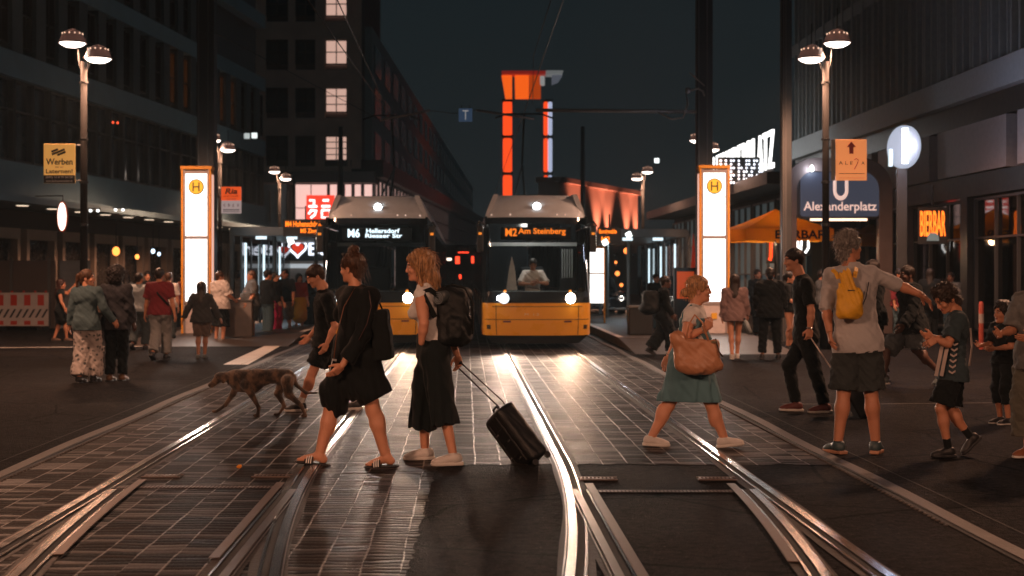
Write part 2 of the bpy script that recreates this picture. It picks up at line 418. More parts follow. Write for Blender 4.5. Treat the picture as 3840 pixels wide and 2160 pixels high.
LIP = mat('lips', (.28, .09, .07), .4, 0, .1, 10, 0); BROW = mat('brow', (.03, .02, .015), .7, 0, .1, 10, 0); EYEW = mat('eye_white', (.5, .48, .45), .2, 0, .05, 10, 0)
class Pose:
    """joints in world metres. L and R are the person's own left and right."""
    pass
def pose_std(base, H, face, stride=0, arms=((0, .08, .15), (0, .08, .15)), lean=0, width=1, headyaw=0, headpitch=0, spread=.09, lead='R', kneeb=.05):
    """face: degrees, 0 looks at the camera, 90 to the picture's right, 180 away. arms: (swing fwd, abduct, elbow bend) radians for L, R"""
    p = Pose(); g = H / 1.75; a = R(face); p.g = g
    f = Vector((math.sin(a), -math.cos(a), 0)); r = Vector((-math.cos(a), -math.sin(a), 0)); up = Vector((0, 0, 1)); b = Vector(base)   # r: person's right
    p.f = f; p.r = r
    hipz = .92 * g - stride * stride * .22 - .0; hip = b + up * hipz
    tor = (up + f * lean).normalized()
    p.hip = {'L': hip - r * .095 * g, 'R': hip + r * .095 * g}
    p.neck = hip + tor * .53 * g; sh = hip + tor * .47 * g
    p.sh = {'L': sh - r * .185 * g * width, 'R': sh + r * .185 * g * width}
    p.head = p.neck + tor * .13 * g + f * (.02 + .03 * abs(headpitch)) * g
    p.an = {}; p.kn = {}; p.toe = {}
    for s_, sg in (('L', -1), ('R', 1)):
        q = 1 if s_ == lead else -1; fr = q * stride / 2
        an = b + f * fr + r * sg * spread * g * (1 if not stride else .6) + up * (.075 * g + (.05 * g if (stride > .3 and q < 0) else 0))
        h_ = p.hip[s_]; mid = (h_ + an) / 2; d = (h_ - an).length; L1 = .425 * g
        bend = math.sqrt(max(L1 * L1 - d * d / 4, 0)) if d < 2 * L1 else .0
        p.kn[s_] = mid + f * max(bend, .012) + up * .01; p.an[s_] = an
        p.toe[s_] = (f, -.5 if (stride > .3 and q < 0) else 0)
    p.el = {}; p.wr = {}
    for s_, sg, (sw, ab, eb) in (('L', -1, arms[0]), ('R', 1, arms[1])):
        d = (-up * math.cos(sw) * math.cos(ab) + f * math.sin(sw) + r * sg * math.sin(ab)).normalized()
        p.el[s_] = p.sh[s_] + d * .28 * g
        inner = -r * sg * .35; d2 = (d * math.cos(eb) + (f * math.cos(sw * .6) + up * max(0, math.sin(eb)) * .3 + inner * (eb > .6)).normalized() * math.sin(eb)).normalized()
        p.wr[s_] = p.el[s_] + d2 * .245 * g
    hy = a + R(headyaw); hf = Vector((math.sin(hy), -math.cos(hy), 0)); p.hf = (hf * math.cos(headpitch) - up * math.sin(headpitch)).normalized()
    p.base = b; return p
def pose_px(Y0, J, f, hf, g=1.0):
    """J: joint -> (x, y, depth offset) read off the picture"""
    p = Pose(); q = lambda n: Wp(J[n][0], J[n][1], Y0 + (J[n][2] if len(J[n]) > 2 else 0)); p.g = g
    p.f = Vector((f[0], f[1], 0)).normalized(); p.r = p.f.cross(Vector((0, 0, 1))); p.head = q('head'); p.neck = q('neck'); p.hf = Vector(hf).normalized()
    for k in ('sh', 'el', 'wr', 'hip', 'kn', 'an'): setattr(p, k, {s_: q(k + s_) for s_ in 'LR'})
    p.toe = {s_: (Vector(J['toe' + s_][:2] + (0,)).normalized(), J['toe' + s_][2]) for s_ in 'LR'}
    m = (p.an['L'] + p.an['R']) / 2; p.base = Vector((m.x, m.y, 0)); return p
def lerp(a, b, t): return a + (b - a) * t
def torso(s, p, e, bw=1, belly=0, bust=0, top=1, hem=None):
    g = p.g; P = (p.hip['L'] + p.hip['R']) / 2; up = (p.neck - P).normalized(); C = p.neck - up * .17 * g; f = p.f; r = (p.sh['R'] - p.sh['L']).normalized()
    s.cone(P, P + up * .14 * g, (.150 * bw + e) * g, (.135 * bw + e) * g, flat=(f, .72), k=.05)
    s.cone(P + up * .14 * g, C, (.135 * bw + e) * g, (.160 * bw + e) * g, flat=(f, .68), k=.06)
    s.cone(p.sh['L'] - up * .005, p.sh['R'] - up * .005, (.052 + e) * g, (.052 + e) * g, k=.06)
    s.cone(lerp(p.sh['L'], p.sh['R'], .2) - up * .09 * g, lerp(p.sh['L'], p.sh['R'], .8) - up * .09 * g, (.078 + e) * g, (.078 + e) * g, k=.06)
    for sd in 'LR': s.ell(p.hip[sd] - f * .045 * g - up * .02 * g, ((.085 * bw + e) * g,) * 3, k=.05)
    if belly: s.ell(P + up * .17 * g + f * .07 * g, ((.13 + e) * g, (.10 + belly + e) * g, .14 * g), M=[list(r), list(f), list(up)], k=.08)
    if bust:
        for q in (.3, .7): s.ell(lerp(p.sh['L'], p.sh['R'], q) - up * .15 * g + f * .085 * g, ((.055 + e) * g,) * 3, k=.04)
    return P, C, up
def person(label, p, skin_c='fair', hair=('short', (.04, .02, .012), 'dark'), female=False, top=None, bottom=None, shoes=('sneaker', (.5, .5, .5), 'white', None), bw=1, belly=0, bust=0, lod=1, hands=(.45, .45), group=None, extras=None, hs=1.0, leg=1.0):
    """top: (name, material, sleeve 0..2, hem below hip m, looseness); bottom: (name, material, length 0..2, looseness, flare)"""
    g = p.g; t = thing('person', label, 'person', p.base, 0, group); B = np.array(list(p.base)); up3 = Vector((0, 0, 1))
    hres = (.008, .011, .016)[lod]; sk = skin(skin_c, SK[skin_c])
    s = S(.03); P, C, up = torso(s, p, -.012, bw, belly, bust)
    s.cone(p.neck - up * .05 * g, p.head - p.hf * .03 - up3 * .02, .058 * g, .050 * g, k=.04)
    for sd in 'LR':
        a, b, c = p.sh[sd], p.el[sd], p.wr[sd]
        s.cone(a, b, .050 * g, .038 * g, k=.03); s.cone(lerp(a, b, .3), lerp(a, b, .7), .047 * g, .044 * g, k=.03)
        s.cone(b, lerp(b, c, .35), .038 * g, .040 * g, k=.02); s.cone(lerp(b, c, .35), c, .039 * g, .025 * g, k=.02)
        h, k, n = p.hip[sd], p.kn[sd], p.an[sd]; lg = leg * g
        s.cone(h, k, .084 * lg * bw ** .5, .052 * lg, k=.03); d = (n - k); back = -(p.toe[sd][0])
        s.cone(k, lerp(k, n, .3), .050 * lg, .054 * lg, k=.02); s.ell(lerp(k, n, .3) + back * .018 * g, (.046 * lg, .046 * lg, .10 * lg), k=.03); s.cone(lerp(k, n, .3), n, .052 * lg, .034 * lg, k=.02)
        s.ell(k - back * .022 * g, (.034 * lg, .030 * lg, .04 * lg), k=.02)
    parts = [s.mesh(hres) + (0,)]
    # head
    Z = (up3 - p.hf * up3.dot(p.hf)).normalized(); X = p.hf.cross(Z); hsz = hs * (g ** .4)
    hv, hf_, hm = head_mesh(female, (.0045, .0055, .008)[lod]); parts.append((xf(hv, p.head, X, p.hf, Z, hsz), hf_, hm))
    # hands
    for sd, cu in zip('LR', hands):
        if cu is None: continue
        hv, hf_ = hand_mesh(cu, (.004, .005, .007)[lod]); d = (p.wr[sd] - p.el[sd]).normalized()
        if hasattr(p, 'hd') and sd in p.hd: d = Vector(p.hd[sd]).normalized()
        n = (C - p.wr[sd]); n = (n - d * n.dot(d)).normalized()
        if hasattr(p, 'pn') and sd in p.pn: n = Vector(p.pn[sd]); n = (n - d * n.dot(d)).normalized()
        Zh = -n; Xh = d.cross(Zh); fwd = p.f if abs(d.dot(p.f)) < .8 else up3
        fl = Xh.dot(fwd) < 0
        if fl: Xh = -Xh; ff = hf_[:, ::-1]
        else: ff = hf_
        parts.append((xf(hv, p.wr[sd], Xh, d, Zh, g * 1.0), ff, 0))
    # feet
    soles = []
    for sd in 'LR':
        f2, pt = p.toe[sd]; fy = (f2 * math.cos(pt) + up3 * math.sin(pt)).normalized(); z2 = (up3 - fy * up3.dot(fy)).normalized(); x2 = fy.cross(z2)
        o = p.an[sd] - z2 * .085 * g + fy * .0; soles.append((o, x2, fy, z2))
        if shoes[0] in ('slide', 'bare'):
            fv, ff = foot_mesh(); m = -1 if sd == 'R' else 1
            fv2 = fv * [m, 1, 1]; ff2 = ff if m > 0 else ff[:, ::-1]; parts.append((xf(fv2 + [0, 0, .018], o, x2, fy, z2, g), ff2, 0))
    v, f_, m_ = merge(parts); b_ = mesh_obj('body', v - B, f_, [sk, LIP, BROW, EYEW], t, True, m_)
    # shoes
    for sd, (o, x2, fy, z2) in zip('LR', soles):
        if shoes[0] == 'slide':
            mb = S(.01); mb.box((0, .045, .010), (.043, .135, .012), .008); mb.ell((0, -.05, .01), (.042, .06, .014)); mb.ell((0, .13, .01), (.047, .07, .014)); so = mb.mesh(.006)
            sh = mesh_obj('slide_sandal', xf(so[0], o, x2, fy, z2, g) - B, so[1], shoes[1], t, True)
            st = MB(); n = 14
            for k in range(n + 1):
                q = math.pi * k / n; w_ = .056 * math.cos(q); h_ = .012 + .058 * math.sin(q) ** .8
                st.v += [tuple(xf(np.array([[w_, .045, h_ * 1.12], [w_, .115, h_ * .86]]), o, x2, fy, z2, g)[i] - B) for i in (0, 1)]
            st.f = [(2 * k, 2 * k + 1, 2 * k + 3, 2 * k + 2) for k in range(n)]
            so_ = st.build('strap', shoes[2], sh, True); md = so_.modifiers.new('thick', 'SOLIDIFY'); md.thickness = .006
            for j in range(3):
                y0 = .056 + j * .018; sb = MB()
                for k in range(n + 1):
                    q = math.pi * k / n; w_ = .0605 * math.cos(q); h_ = .012 + .062 * math.sin(q) ** .8
                    sb.v += [tuple(xf(np.array([[w_, y0, h_ * (1.12 - (y0 - .045) * 3.7)], [w_, y0 + .009, h_ * (1.12 - (y0 - .036) * 3.7)]]) * [1, 1, 1.02] + [0, 0, .002], o, x2, fy, z2, g)[i] - B) for i in (0, 1)]
                sb.f = [(2 * k, 2 * k + 1, 2 * k + 3, 2 * k + 2) for k in range(n)]; sb.build('stripe', shoes[3], so_, True)
        elif shoes[0] != 'bare':
            u, so = shoe_meshes(shoes[0]); sh = mesh_obj('shoe', xf(u[0], o, x2, fy, z2, g) - B, u[1], shoes[1], t, True)
            mesh_obj('sole', xf(so[0], o, x2, fy, z2, g) - B, so[1], shoes[2], sh, True)
        if len(shoes) > 4 and shoes[4] is not None:
            k = S(.01); a = p.an[sd]; dd = (p.kn[sd] - a).normalized(); k.cone(a - dd * .02, a + dd * shoes[5], .040 * g, .043 * g, cap='b'); kv, kf = k.mesh(.008); mesh_obj('sock', kv - B, kf, shoes[4], t, True)
    # hair
    if hair:
        hv, hf_ = hair_mesh(hair[0], (.0045, .006, .009)[lod]); hx = xf(hv, p.head, X, p.hf, Z, hsz * 1.0)
        ho = mesh_obj('hair', hx - B, hf_, hairmat(hair[2], hair[1]), t, True)
        if lod == 0 and hair[0] != 'buzz':
            rg = random.Random(len(label)); cen = np.array(list(p.head + up3 * .03)); mb = MB(); cur = hair[0] in ('curly', 'afro'); ln = {'short': .018, 'curly': .028, 'bun': .035, 'lowbun': .035, 'bob': .06, 'pony': .04}.get(hair[0], .03)
            for i in range(420 if cur else 330):
                q = Vector(hx[rg.randrange(len(hx))]); n_ = (q - Vector(cen)).normalized(); dn = (Vector((0, 0, -1)) - n_ * -n_.z); d_ = (dn - p.hf * .5).normalized() if dn.length > .05 else -p.hf
                rr = Vector((rg.uniform(-1, 1), rg.uniform(-1, 1), rg.uniform(-1, 1))); k1 = q + (n_ * (.25 if not cur else .5) + d_ * .6 + rr * (.15 if not cur else .5)) * ln * .5; k2 = q + (n_ * (.12 if not cur else .55) + d_ + rr * (.2 if not cur else .6)) * ln
                mb.tube([q - n_ * .004 - Vector(B), k1 - Vector(B), k2 - Vector(B)], [.0024, .0019, .0006], 3, False)
            mb.build('hair_strands', hairmat(hair[2], hair[1]), ho)
    # garments
    gres = (.008, .011, .016)[lod]; ph = random.random() * 6
    if bottom:
        nm, m, ln, e, fl = bottom; s = S(.03); e2 = e + .012
        s.cone(P - up * .02 * g, P + up * .10 * g, (.152 * bw + e * .5 + .004) * g, (.138 * bw + .008) * g, flat=(p.f, .74), k=.04)
        for sd in 'LR': s.ell(p.hip[sd] - p.f * .045 * g - up * .02 * g, ((.088 * bw + e) * g,) * 3, k=.04)
        if nm == 'skirt':
            z = min(p.kn['L'].z, p.kn['R'].z); end = {}
            for sd in 'LR':
                k_ = p.kn[sd]; e_ = lerp(p.hip[sd], k_, ln) if ln <= 1 else lerp(k_, p.an[sd], ln - 1); end[sd] = e_
                s.cone(p.hip[sd], e_, (.09 * bw + e2) * g, (.075 + e2 + fl) * g, k=.10)
            mid = (end['L'] + end['R']) / 2; w_ = (end['L'] - end['R']).length * .3
            s.cone(P, mid, (.13 * bw + e) * g, (.08 + e + fl + w_) * g, k=.10); zc = (end['L'].z + end['R'].z) / 2
            s.cut((0, 0, zc), (.12 * p.f.x, 0, -1))
        else:
            for sd in 'LR':
                h, k_, n = p.hip[sd], p.kn[sd], p.an[sd]
                if ln <= 1: s.cone(h, lerp(h, k_, ln), (.088 * bw ** .5 + e) * g, (.058 + .03 * (1 - ln) + e2 + fl) * g, cap='b', k=.02)
                else:
                    q = ln - 1; s.cone(k_ + p.toe[sd][0] * .012 * g, k_ + p.toe[sd][0] * .013 * g, (.052 + e) * g, (.052 + e) * g, k=.03); e += .006; s.cone(h, k_, (.088 * bw ** .5 + e) * g, (.056 + e + fl * .5) * g, k=.02); s.cone(k_, lerp(k_, n, q), (.058 + e + fl * .5) * g, (.042 + e2 + fl) * g, cap='b', k=.03); e -= .006
        s.cut(P + up * (.115 if not top or top[3] < .04 else .015 - top[3]) * g, up); am = (.004 + e * .22)
        s.disp = lambda X_: am * wr(X_, 26, ph) + am * .6 * wr(X_, 55, ph + 1); s.dm = am * 2
        v, f_ = s.mesh(gres); mesh_obj({'pants': 'trousers'}.get(nm, nm), v - B, f_, m, t, True)
    if top:
        nm, m, sl, hem, e = top; s = S(.035); torso(s, p, e * .5 + .004, bw * 1.02, belly, bust)
        if hem > 0:
            for q in (-1, 0, 1): s.cone(P + p.r * .04 * q, P - up * (hem + .1) * g + p.r * .055 * q, (.138 * bw + e) * g, (.140 * bw + e * 1.5) * g, flat=(p.f, .80), k=.06)
        s.cone(p.neck - up * .06 * g, p.neck + up * .012 * g, .075 * g, .063 * g, cap='b', k=.04)
        for sd in 'LR':
            a, b, c = p.sh[sd], p.el[sd], p.wr[sd]
            if sl <= 0: continue
            if sl <= 1: s.cone(a, lerp(a, b, sl), (.058 + e * .5) * g, (.052 + e * 1.1) * g, cap='b', k=.03)
            else: s.cone(a, b, (.058 + e * .5) * g, (.047 + e * .7) * g, k=.03); s.cone(b, lerp(b, c, sl - 1), (.047 + e * .7) * g, (.036 + e * .8) * g, cap='b', k=.015)
        s.cut(P - up * hem * g, -up); am = (.004 + e * .20)
        s.disp = lambda X_: am * wr(X_, 22, ph + 2) + am * .6 * wr(X_, 50, ph + 3); s.dm = am * 2
        v, f_ = s.mesh(gres); mesh_obj(nm, v - B, f_, m, t, True)
    if extras: extras(t, p, B)
    return t
# ------------------------------------------------------------------ ground
def math_(nt, op, a, b=None, clamp=False):
    n = N(nt, 'Math'); n.operation = op; n.use_clamp = clamp
    for i, v in enumerate((a, b)):
        if v is None: continue
        if isinstance(v, (int, float)): n.inputs[i].default_value = v
        else: L(nt, v, n.inputs[i])
    return n.outputs[0]
def asphalt():
    m, nt, b = nodes_of('asphalt'); t = N(nt, 'TexCoord'); v = t.outputs['Object']
    def nz(sc, det=6, ro=.6):
        n = N(nt, 'TexNoise'); n.inputs['Scale'].default_value = sc; n.inputs['Detail'].default_value = det; n.inputs['Roughness'].default_value = ro; L(nt, v, n.inputs['Vector']); return n.outputs['Fac']
    def mr(x, a0, a1, b0, b1):
        q = N(nt, 'MapRange'); L(nt, x, q.inputs['Value']); q.inputs['From Min'].default_value = a0; q.inputs['From Max'].default_value = a1; q.inputs['To Min'].default_value = b0; q.inputs['To Max'].default_value = b1; return q.outputs[0]
    big = nz(.35, 8, .7); grain = nz(15, 8, .86); mid = nz(4.5, 6, .7)
    vo = N(nt, 'TexVoronoi'); vo.inputs['Scale'].default_value = 70; L(nt, v, vo.inputs['Vector'])
    spots = N(nt, 'TexVoronoi'); spots.inputs['Scale'].default_value = 2.6; L(nt, v, spots.inputs['Vector']); gum = mr(spots.outputs['Distance'], .035, .05, 1.9, 1)
    k = math_(nt, 'MULTIPLY', mr(big, .3, .7, .55, 1.35), mr(grain, .36, .66, .12, 2.3)); k = math_(nt, 'MULTIPLY', k, mr(mid, .3, .7, .75, 1.25)); k = math_(nt, 'MULTIPLY', k, gum); sp = N(nt, 'TexVoronoi'); sp.inputs['Scale'].default_value = 17; L(nt, v, sp.inputs['Vector']); k = math_(nt, 'ADD', k, mr(sp.outputs['Distance'], .05, .16, 3.2, 0)); ck = N(nt, 'TexVoronoi'); ck.feature = 'DISTANCE_TO_EDGE'; ck.inputs['Scale'].default_value = .55; wv = N(nt, 'MixRGB'); wv.inputs[0].default_value = .12; nzc = N(nt, 'TexNoise'); nzc.inputs['Scale'].default_value = 2.2; nzc.inputs['Detail'].default_value = 5; L(nt, v, nzc.inputs['Vector']); L(nt, v, wv.inputs[1]); L(nt, nzc.outputs['Color'], wv.inputs[2]); L(nt, wv.outputs[0], ck.inputs['Vector']); k = math_(nt, 'MULTIPLY', k, mr(ck.outputs['Distance'], .004, .010, .25, 1))
    c = N(nt, 'MixRGB'); c.blend_type = 'MULTIPLY'; c.inputs[0].default_value = 1; c.inputs[1].default_value = (.0165, .015, .0148, 1); L(nt, k, c.inputs[2]); L(nt, c.outputs[0], b.inputs['Base Color'])
    L(nt, mr(big, .3, .7, .55, .85), b.inputs['Roughness']); b.inputs['Specular IOR Level'].default_value = .02
    h = math_(nt, 'ADD', grain, math_(nt, 'MULTIPLY', vo.outputs['Distance'], .8)); bp = N(nt, 'Bump'); bp.inputs['Strength'].default_value = .9; bp.inputs['Distance'].default_value = .012; L(nt, h, bp.inputs['Height']); L(nt, bp.outputs[0], b.inputs['Normal'])
    return m
def setts():
    """rows of narrow setts laid across the tracks, running joints along them"""
    m, nt, b = nodes_of('setts'); g = N(nt, 'NewGeometry'); sp = N(nt, 'SeparateXYZ'); L(nt, g.outputs['Position'], sp.inputs[0])
    u = math_(nt, 'ADD', sp.outputs['X'], math_(nt, 'MULTIPLY', sp.outputs['Y'], TD)); y = sp.outputs['Y']
    nz = N(nt, 'TexNoise'); nz.inputs['Scale'].default_value = 2.2; nz.inputs['Detail'].default_value = 3; L(nt, g.outputs['Position'], nz.inputs['Vector'])
    wob = math_(nt, 'MULTIPLY', math_(nt, 'SUBTRACT', nz.outputs['Fac'], .5), .030); u = math_(nt, 'ADD', u, wob)
    us = math_(nt, 'DIVIDE', math_(nt, 'ADD', u, 10.005), .2145); wc = N(nt, 'TexWhiteNoise'); wc.noise_dimensions = '1D'; L(nt, math_(nt, 'FLOOR', us), wc.inputs['W']); nz2 = N(nt, 'TexNoise'); nz2.inputs['Scale'].default_value = 2.2; nz2.inputs['Detail'].default_value = 5; L(nt, g.outputs['Position'], nz2.inputs['Vector']); ys = math_(nt, 'ADD', math_(nt, 'DIVIDE', math_(nt, 'ADD', y, math_(nt, 'MULTIPLY', nz2.outputs['Fac'], .16)), .088), math_(nt, 'MULTIPLY', wc.outputs['Value'], .45))
    uf = math_(nt, 'FRACT', us); yf = math_(nt, 'FRACT', ys)
    ju = math_(nt, 'ABSOLUTE', math_(nt, 'SUBTRACT', uf, .5)); jy = math_(nt, 'ABSOLUTE', math_(nt, 'SUBTRACT', yf, .5))      # .5 at a joint
    JU = N(nt, 'MapRange'); JU.inputs['From Min'].default_value = .458; JU.inputs['From Max'].default_value = .49; jn = N(nt, 'TexNoise'); jn.inputs['Scale'].default_value = 3.5; jn.inputs['Detail'].default_value = 6; L(nt, g.outputs['Position'], jn.inputs['Vector']); L(nt, math_(nt, 'SUBTRACT', ju, math_(nt, 'MULTIPLY', math_(nt, 'MAXIMUM', math_(nt, 'SUBTRACT', jn.outputs['Fac'], .5), 0), .22)), JU.inputs['Value'])
    JY = N(nt, 'MapRange'); JY.inputs['From Min'].default_value = .36; JY.inputs['From Max'].default_value = .48; L(nt, jy, JY.inputs['Value'])
    cid = N(nt, 'CombineXYZ'); L(nt, math_(nt, 'FLOOR', us), cid.inputs[0]); L(nt, math_(nt, 'FLOOR', ys), cid.inputs[1])
    wn_ = N(nt, 'TexWhiteNoise'); L(nt, cid.outputs[0], wn_.inputs['Vector'])
    cid2 = N(nt, 'CombineXYZ'); L(nt, math_(nt, 'FLOOR', math_(nt, 'DIVIDE', us, 7)), cid2.inputs[0]); L(nt, math_(nt, 'FLOOR', ys), cid2.inputs[1])
    wn2 = N(nt, 'TexWhiteNoise'); L(nt, cid2.outputs[0], wn2.inputs['Vector'])
    n2 = N(nt, 'TexNoise'); n2.inputs['Scale'].default_value = 1.3; n2.inputs['Detail'].default_value = 6; L(nt, g.outputs['Position'], n2.inputs['Vector'])
    n3 = N(nt, 'TexNoise'); n3.inputs['Scale'].default_value = 55; n3.inputs['Detail'].default_value = 4; L(nt, g.outputs['Position'], n3.inputs['Vector'])
    r = N(nt, 'ValToRGB'); e = r.color_ramp.elements; e[0].position = .25; e[1].position = .75; e[0].color = (.005, .0042, .0040, 1); e[1].color = (.044, .032, .027, 1)
    L(nt, math_(nt, 'ADD', math_(nt, 'MULTIPLY', wn_.outputs['Value'], .6), math_(nt, 'MULTIPLY', n2.outputs['Fac'], .4)), r.inputs[0])
    c2 = N(nt, 'MixRGB'); c2.inputs[2].default_value = (.15, .125, .11, 1); L(nt, r.outputs[0], c2.inputs[1]); L(nt, math_(nt, 'MULTIPLY', JU.outputs[0], .9), c2.inputs[0])
    c3 = N(nt, 'MixRGB'); c3.inputs[2].default_value = (.02, .018, .018, 1); L(nt, c2.outputs[0], c3.inputs[1])
    L(nt, math_(nt, 'MULTIPLY', JY.outputs[0], math_(nt, 'SUBTRACT', .9, JU.outputs[0])), c3.inputs[0]); L(nt, c3.outputs[0], b.inputs['Base Color'])
    # worn glossy tops
    rg = math_(nt, 'ADD', .30, math_(nt, 'MULTIPLY', n3.outputs['Fac'], .30)); rg = math_(nt, 'ADD', rg, math_(nt, 'MULTIPLY', wn_.outputs['Value'], .14))
    rg = math_(nt, 'SUBTRACT', rg, math_(nt, 'MULTIPLY', JU.outputs[0], .10)); L(nt, rg, b.inputs['Roughness']); gl = N(nt, 'MapRange'); gl.inputs['From Min'].default_value = .62; gl.inputs['From Max'].default_value = .95; gl.inputs['To Min'].default_value = .02; gl.inputs['To Max'].default_value = .55; L(nt, wn_.outputs['Value'], gl.inputs['Value']); L(nt, math_(nt, 'ADD', gl.outputs[0], math_(nt, 'MULTIPLY', JU.outputs[0], .30)), b.inputs['Specular IOR Level'])
    dome = math_(nt, 'MULTIPLY', math_(nt, 'POWER', jy, 2), -2.2)
    tilt = math_(nt, 'MULTIPLY', math_(nt, 'SUBTRACT', wn_.outputs['Value'], .5), math_(nt, 'SUBTRACT', yf, .5))
    hgt = math_(nt, 'ADD', dome, math_(nt, 'MULTIPLY', tilt, 1.3)); hgt = math_(nt, 'ADD', hgt, math_(nt, 'MULTIPLY', wn2.outputs['Value'], .35))
    hgt = math_(nt, 'ADD', hgt, math_(nt, 'MULTIPLY', n3.outputs['Fac'], .22)); hgt = math_(nt, 'SUBTRACT', hgt, math_(nt, 'MULTIPLY', JY.outputs[0], .5)); hgt = math_(nt, 'ADD', hgt, math_(nt, 'MULTIPLY', JU.outputs[0], .35))
    bp = N(nt, 'Bump'); bp.inputs['Strength'].default_value = 1; bp.inputs['Distance'].default_value = .0085; L(nt, hgt, bp.inputs['Height']); L(nt, bp.outputs[0], b.inputs['Normal'])
    return m
M_ASPH = asphalt(); M_SETT = setts()
M_CONC = mat('kerb_concrete', (.06, .048, .042), .65, 0, .35, 3, .5, 40); M_STEEL = mat('rail_steel', (.62, .58, .55), .20, 1, .18, 6, .06, 30)
M_STEELR = mat('rail_worn', (.20, .15, .125), .35, .8, .15, 5, .06, 60); M_DARK = mat('groove_dark', (.008, .008, .008), .8, 0, .1, 5, 0)
M_BORD = mat('rail_bedding', (.040, .031, .027), .6, 0, .5, 9, .8, 30, .3); M_PLATE = mat('point_plate', (.17, .12, .10), .42, .35, .25, 5, .15, 40)
M_MARK = mat('road_marking', (.60, .55, .50), .55, 0, .2, 2.5, .3, 50); M_BLK = mat('black_metal', (.022, .024, .026), .4, .3, .2, 6, .05)
def sheet(name, pts, z, m, kind='structure'):
    o = mesh_obj(name, [(p[0], p[1], z) for p in pts], [tuple(range(len(pts)))], m); return tag(o, kind=kind)
sheet('ground', [(-400, -60), (400, -60), (400, 700), (-400, 700)], 0, M_ASPH)
KL, KR = -3.62, 3.09
rg_ = random.Random(4); ea = [U(u_, 11.87 + rg_.uniform(-.03, .03) + (.06 if rg_.random() < .2 else 0), .004) for u_ in np.arange(-.24, 3.08, .107)]; eb = []
for Y_ in np.arange(2, 11.8, .088): eb.append(U(-.42 + (Y_ - 2) * .018 + (.02 if rg_.random() < .3 else 0) + rg_.uniform(-.004, .004), Y_, .004))
tag(mesh_obj('track_paving', [U(KL, 75, .004), U(KL, 2, .004)] + eb + ea + [U(KR, 11.87, .004), U(KR, 75, .004)], [tuple(range(4 + len(ea) + len(eb)))], M_SETT), kind='structure')
def strip(name, line, w, z, m, h=0.0):     # a flat bar following points, w wide
    mb = MB(); n = len(line); a = []; b_ = []
    for i, p in enumerate(line):
        t = (Vector(line[min(i + 1, n - 1)]) - Vector(line[max(i - 1, 0)])); t.z = 0; t.normalize(); s_ = Vector((-t.y, t.x, 0)) * w / 2; p = Vector(p)
        a.append(p + s_); b_.append(p - s_)
    top = [(p.x, p.y, z + h) for p in a] + [(p.x, p.y, z + h) for p in b_]; mb.v = top; mb.f = [(i, i + 1, n + i + 1, n + i) for i in range(n - 1)]
    if h: 
        mb.v += [(p.x, p.y, z) for p in a] + [(p.x, p.y, z) for p in b_]
        mb.f += [(i, 2 * n + i, 2 * n + i + 1, i + 1) for i in range(n - 1)] + [(n + i, n + i + 1, 3 * n + i + 1, 3 * n + i) for i in range(n - 1)] + [(0, n, 3 * n, 2 * n), (n - 1, 3 * n - 1, 4 * n - 1, 2 * n - 1)]
    return mb.build(name, m)
def bend(Y, amt=.235): return 0 if Y > 12.3 else amt * ((12.3 - Y) / 4.75) ** 2
Ys = [2.5 + .45 * i for i in range(23)] + [14, 17, 22, 30, 45, 75]
# rail heads with groove and lip: side = +1 when the groove is on the right of the head
RZ = [0.0]
def rail(u0, side, fn=None, ys=Ys, label=None, worn=False):
    f = fn or (lambda Y: 0); pt = lambda Y, d: U(u0 + f(Y) + d, Y); RZ[0] += .0007; q = RZ[0]
    t = tag(bpy.data.objects.new('tram_rail', None), kind='structure'); link(t)
    strip('bedding', [pt(Y, side * .035 + .012 * math.sin(Y * 2.1)) for Y in ys], .21, .0062 + q, M_BORD).parent = t
    strip('rail_groove', [pt(Y, side * .050) for Y in ys], .040, .0115 + q, M_DARK).parent = t
    strip('rail_head', [pt(Y, 0) for Y in ys], .052, .0121 + q, M_STEELR if worn else M_STEEL, .008).parent = t
    strip('rail_lip', [pt(Y, side * .082) for Y in ys], .016, .0121 + q, M_STEEL, .006).parent = t
    strip('rail_edge', [pt(Y, -side * .040) for Y in ys], .008, .0121 + q, M_STEELR, .003).parent = t
    return t
rail(-2.70, 1); rail(2.22, -1)                       # outer stock rails
far = [Y for Y in Ys if Y > 10.9]
rail(-1.25, -1, lambda Y: bend(Y)); rail(.79, 1, lambda Y: -bend(Y))       # inner rails, turning away at the points
nr = [2.5 + .4 * i for i in range(20)] + [10.4]
for u0, sd, sg in ((-2.615, 1, 1), (2.135, -1, -1)): rail(u0, sd, lambda Y, sg=sg: sg * max(0, bend(Y, .24) - .0), nr, worn=False)
for u0, sd in ((-1.262, -1), (.80, 1)): rail(u0, sd, None, nr, worn=True)
# cover plates beside the points
for u0, sg, y0, y1, c in ((-2.50, 1, 8.0, 10.9, .25), (2.02, -1, 7.8, 10.7, .25), (-1.40, 0, 7.9, 10.75, 0), (.925, 0, 7.4, 10.7, 0)):
    ys = [y0 + (y1 - y0) * i / 10 for i in range(11)]; tag(strip('point_cover', [U(u0 + sg * bend(Y, c), Y) for Y in ys], .060, .0182, M_PLATE, .005), kind='structure')
for y_, x0, x1 in ((10.62, -2.62, -1.32), (10.42, .93, 2.12)):
    tag(strip('cable_cover', [U(x0, y_), U(x1, y_)], .10, .0052, M_PLATE, .002), kind='structure')
    mb = MB()
    for i in range(int((x1 - x0) / .028)): 
        p = U(x0 + .014 + i * .028, y_); mb.box(p.x - .004, p.x + .004, y_ - .055, y_ + .055, .0072, .0095)
    tag(mb.build('cover_ribs', M_BORD), kind='structure')
gr0 = None
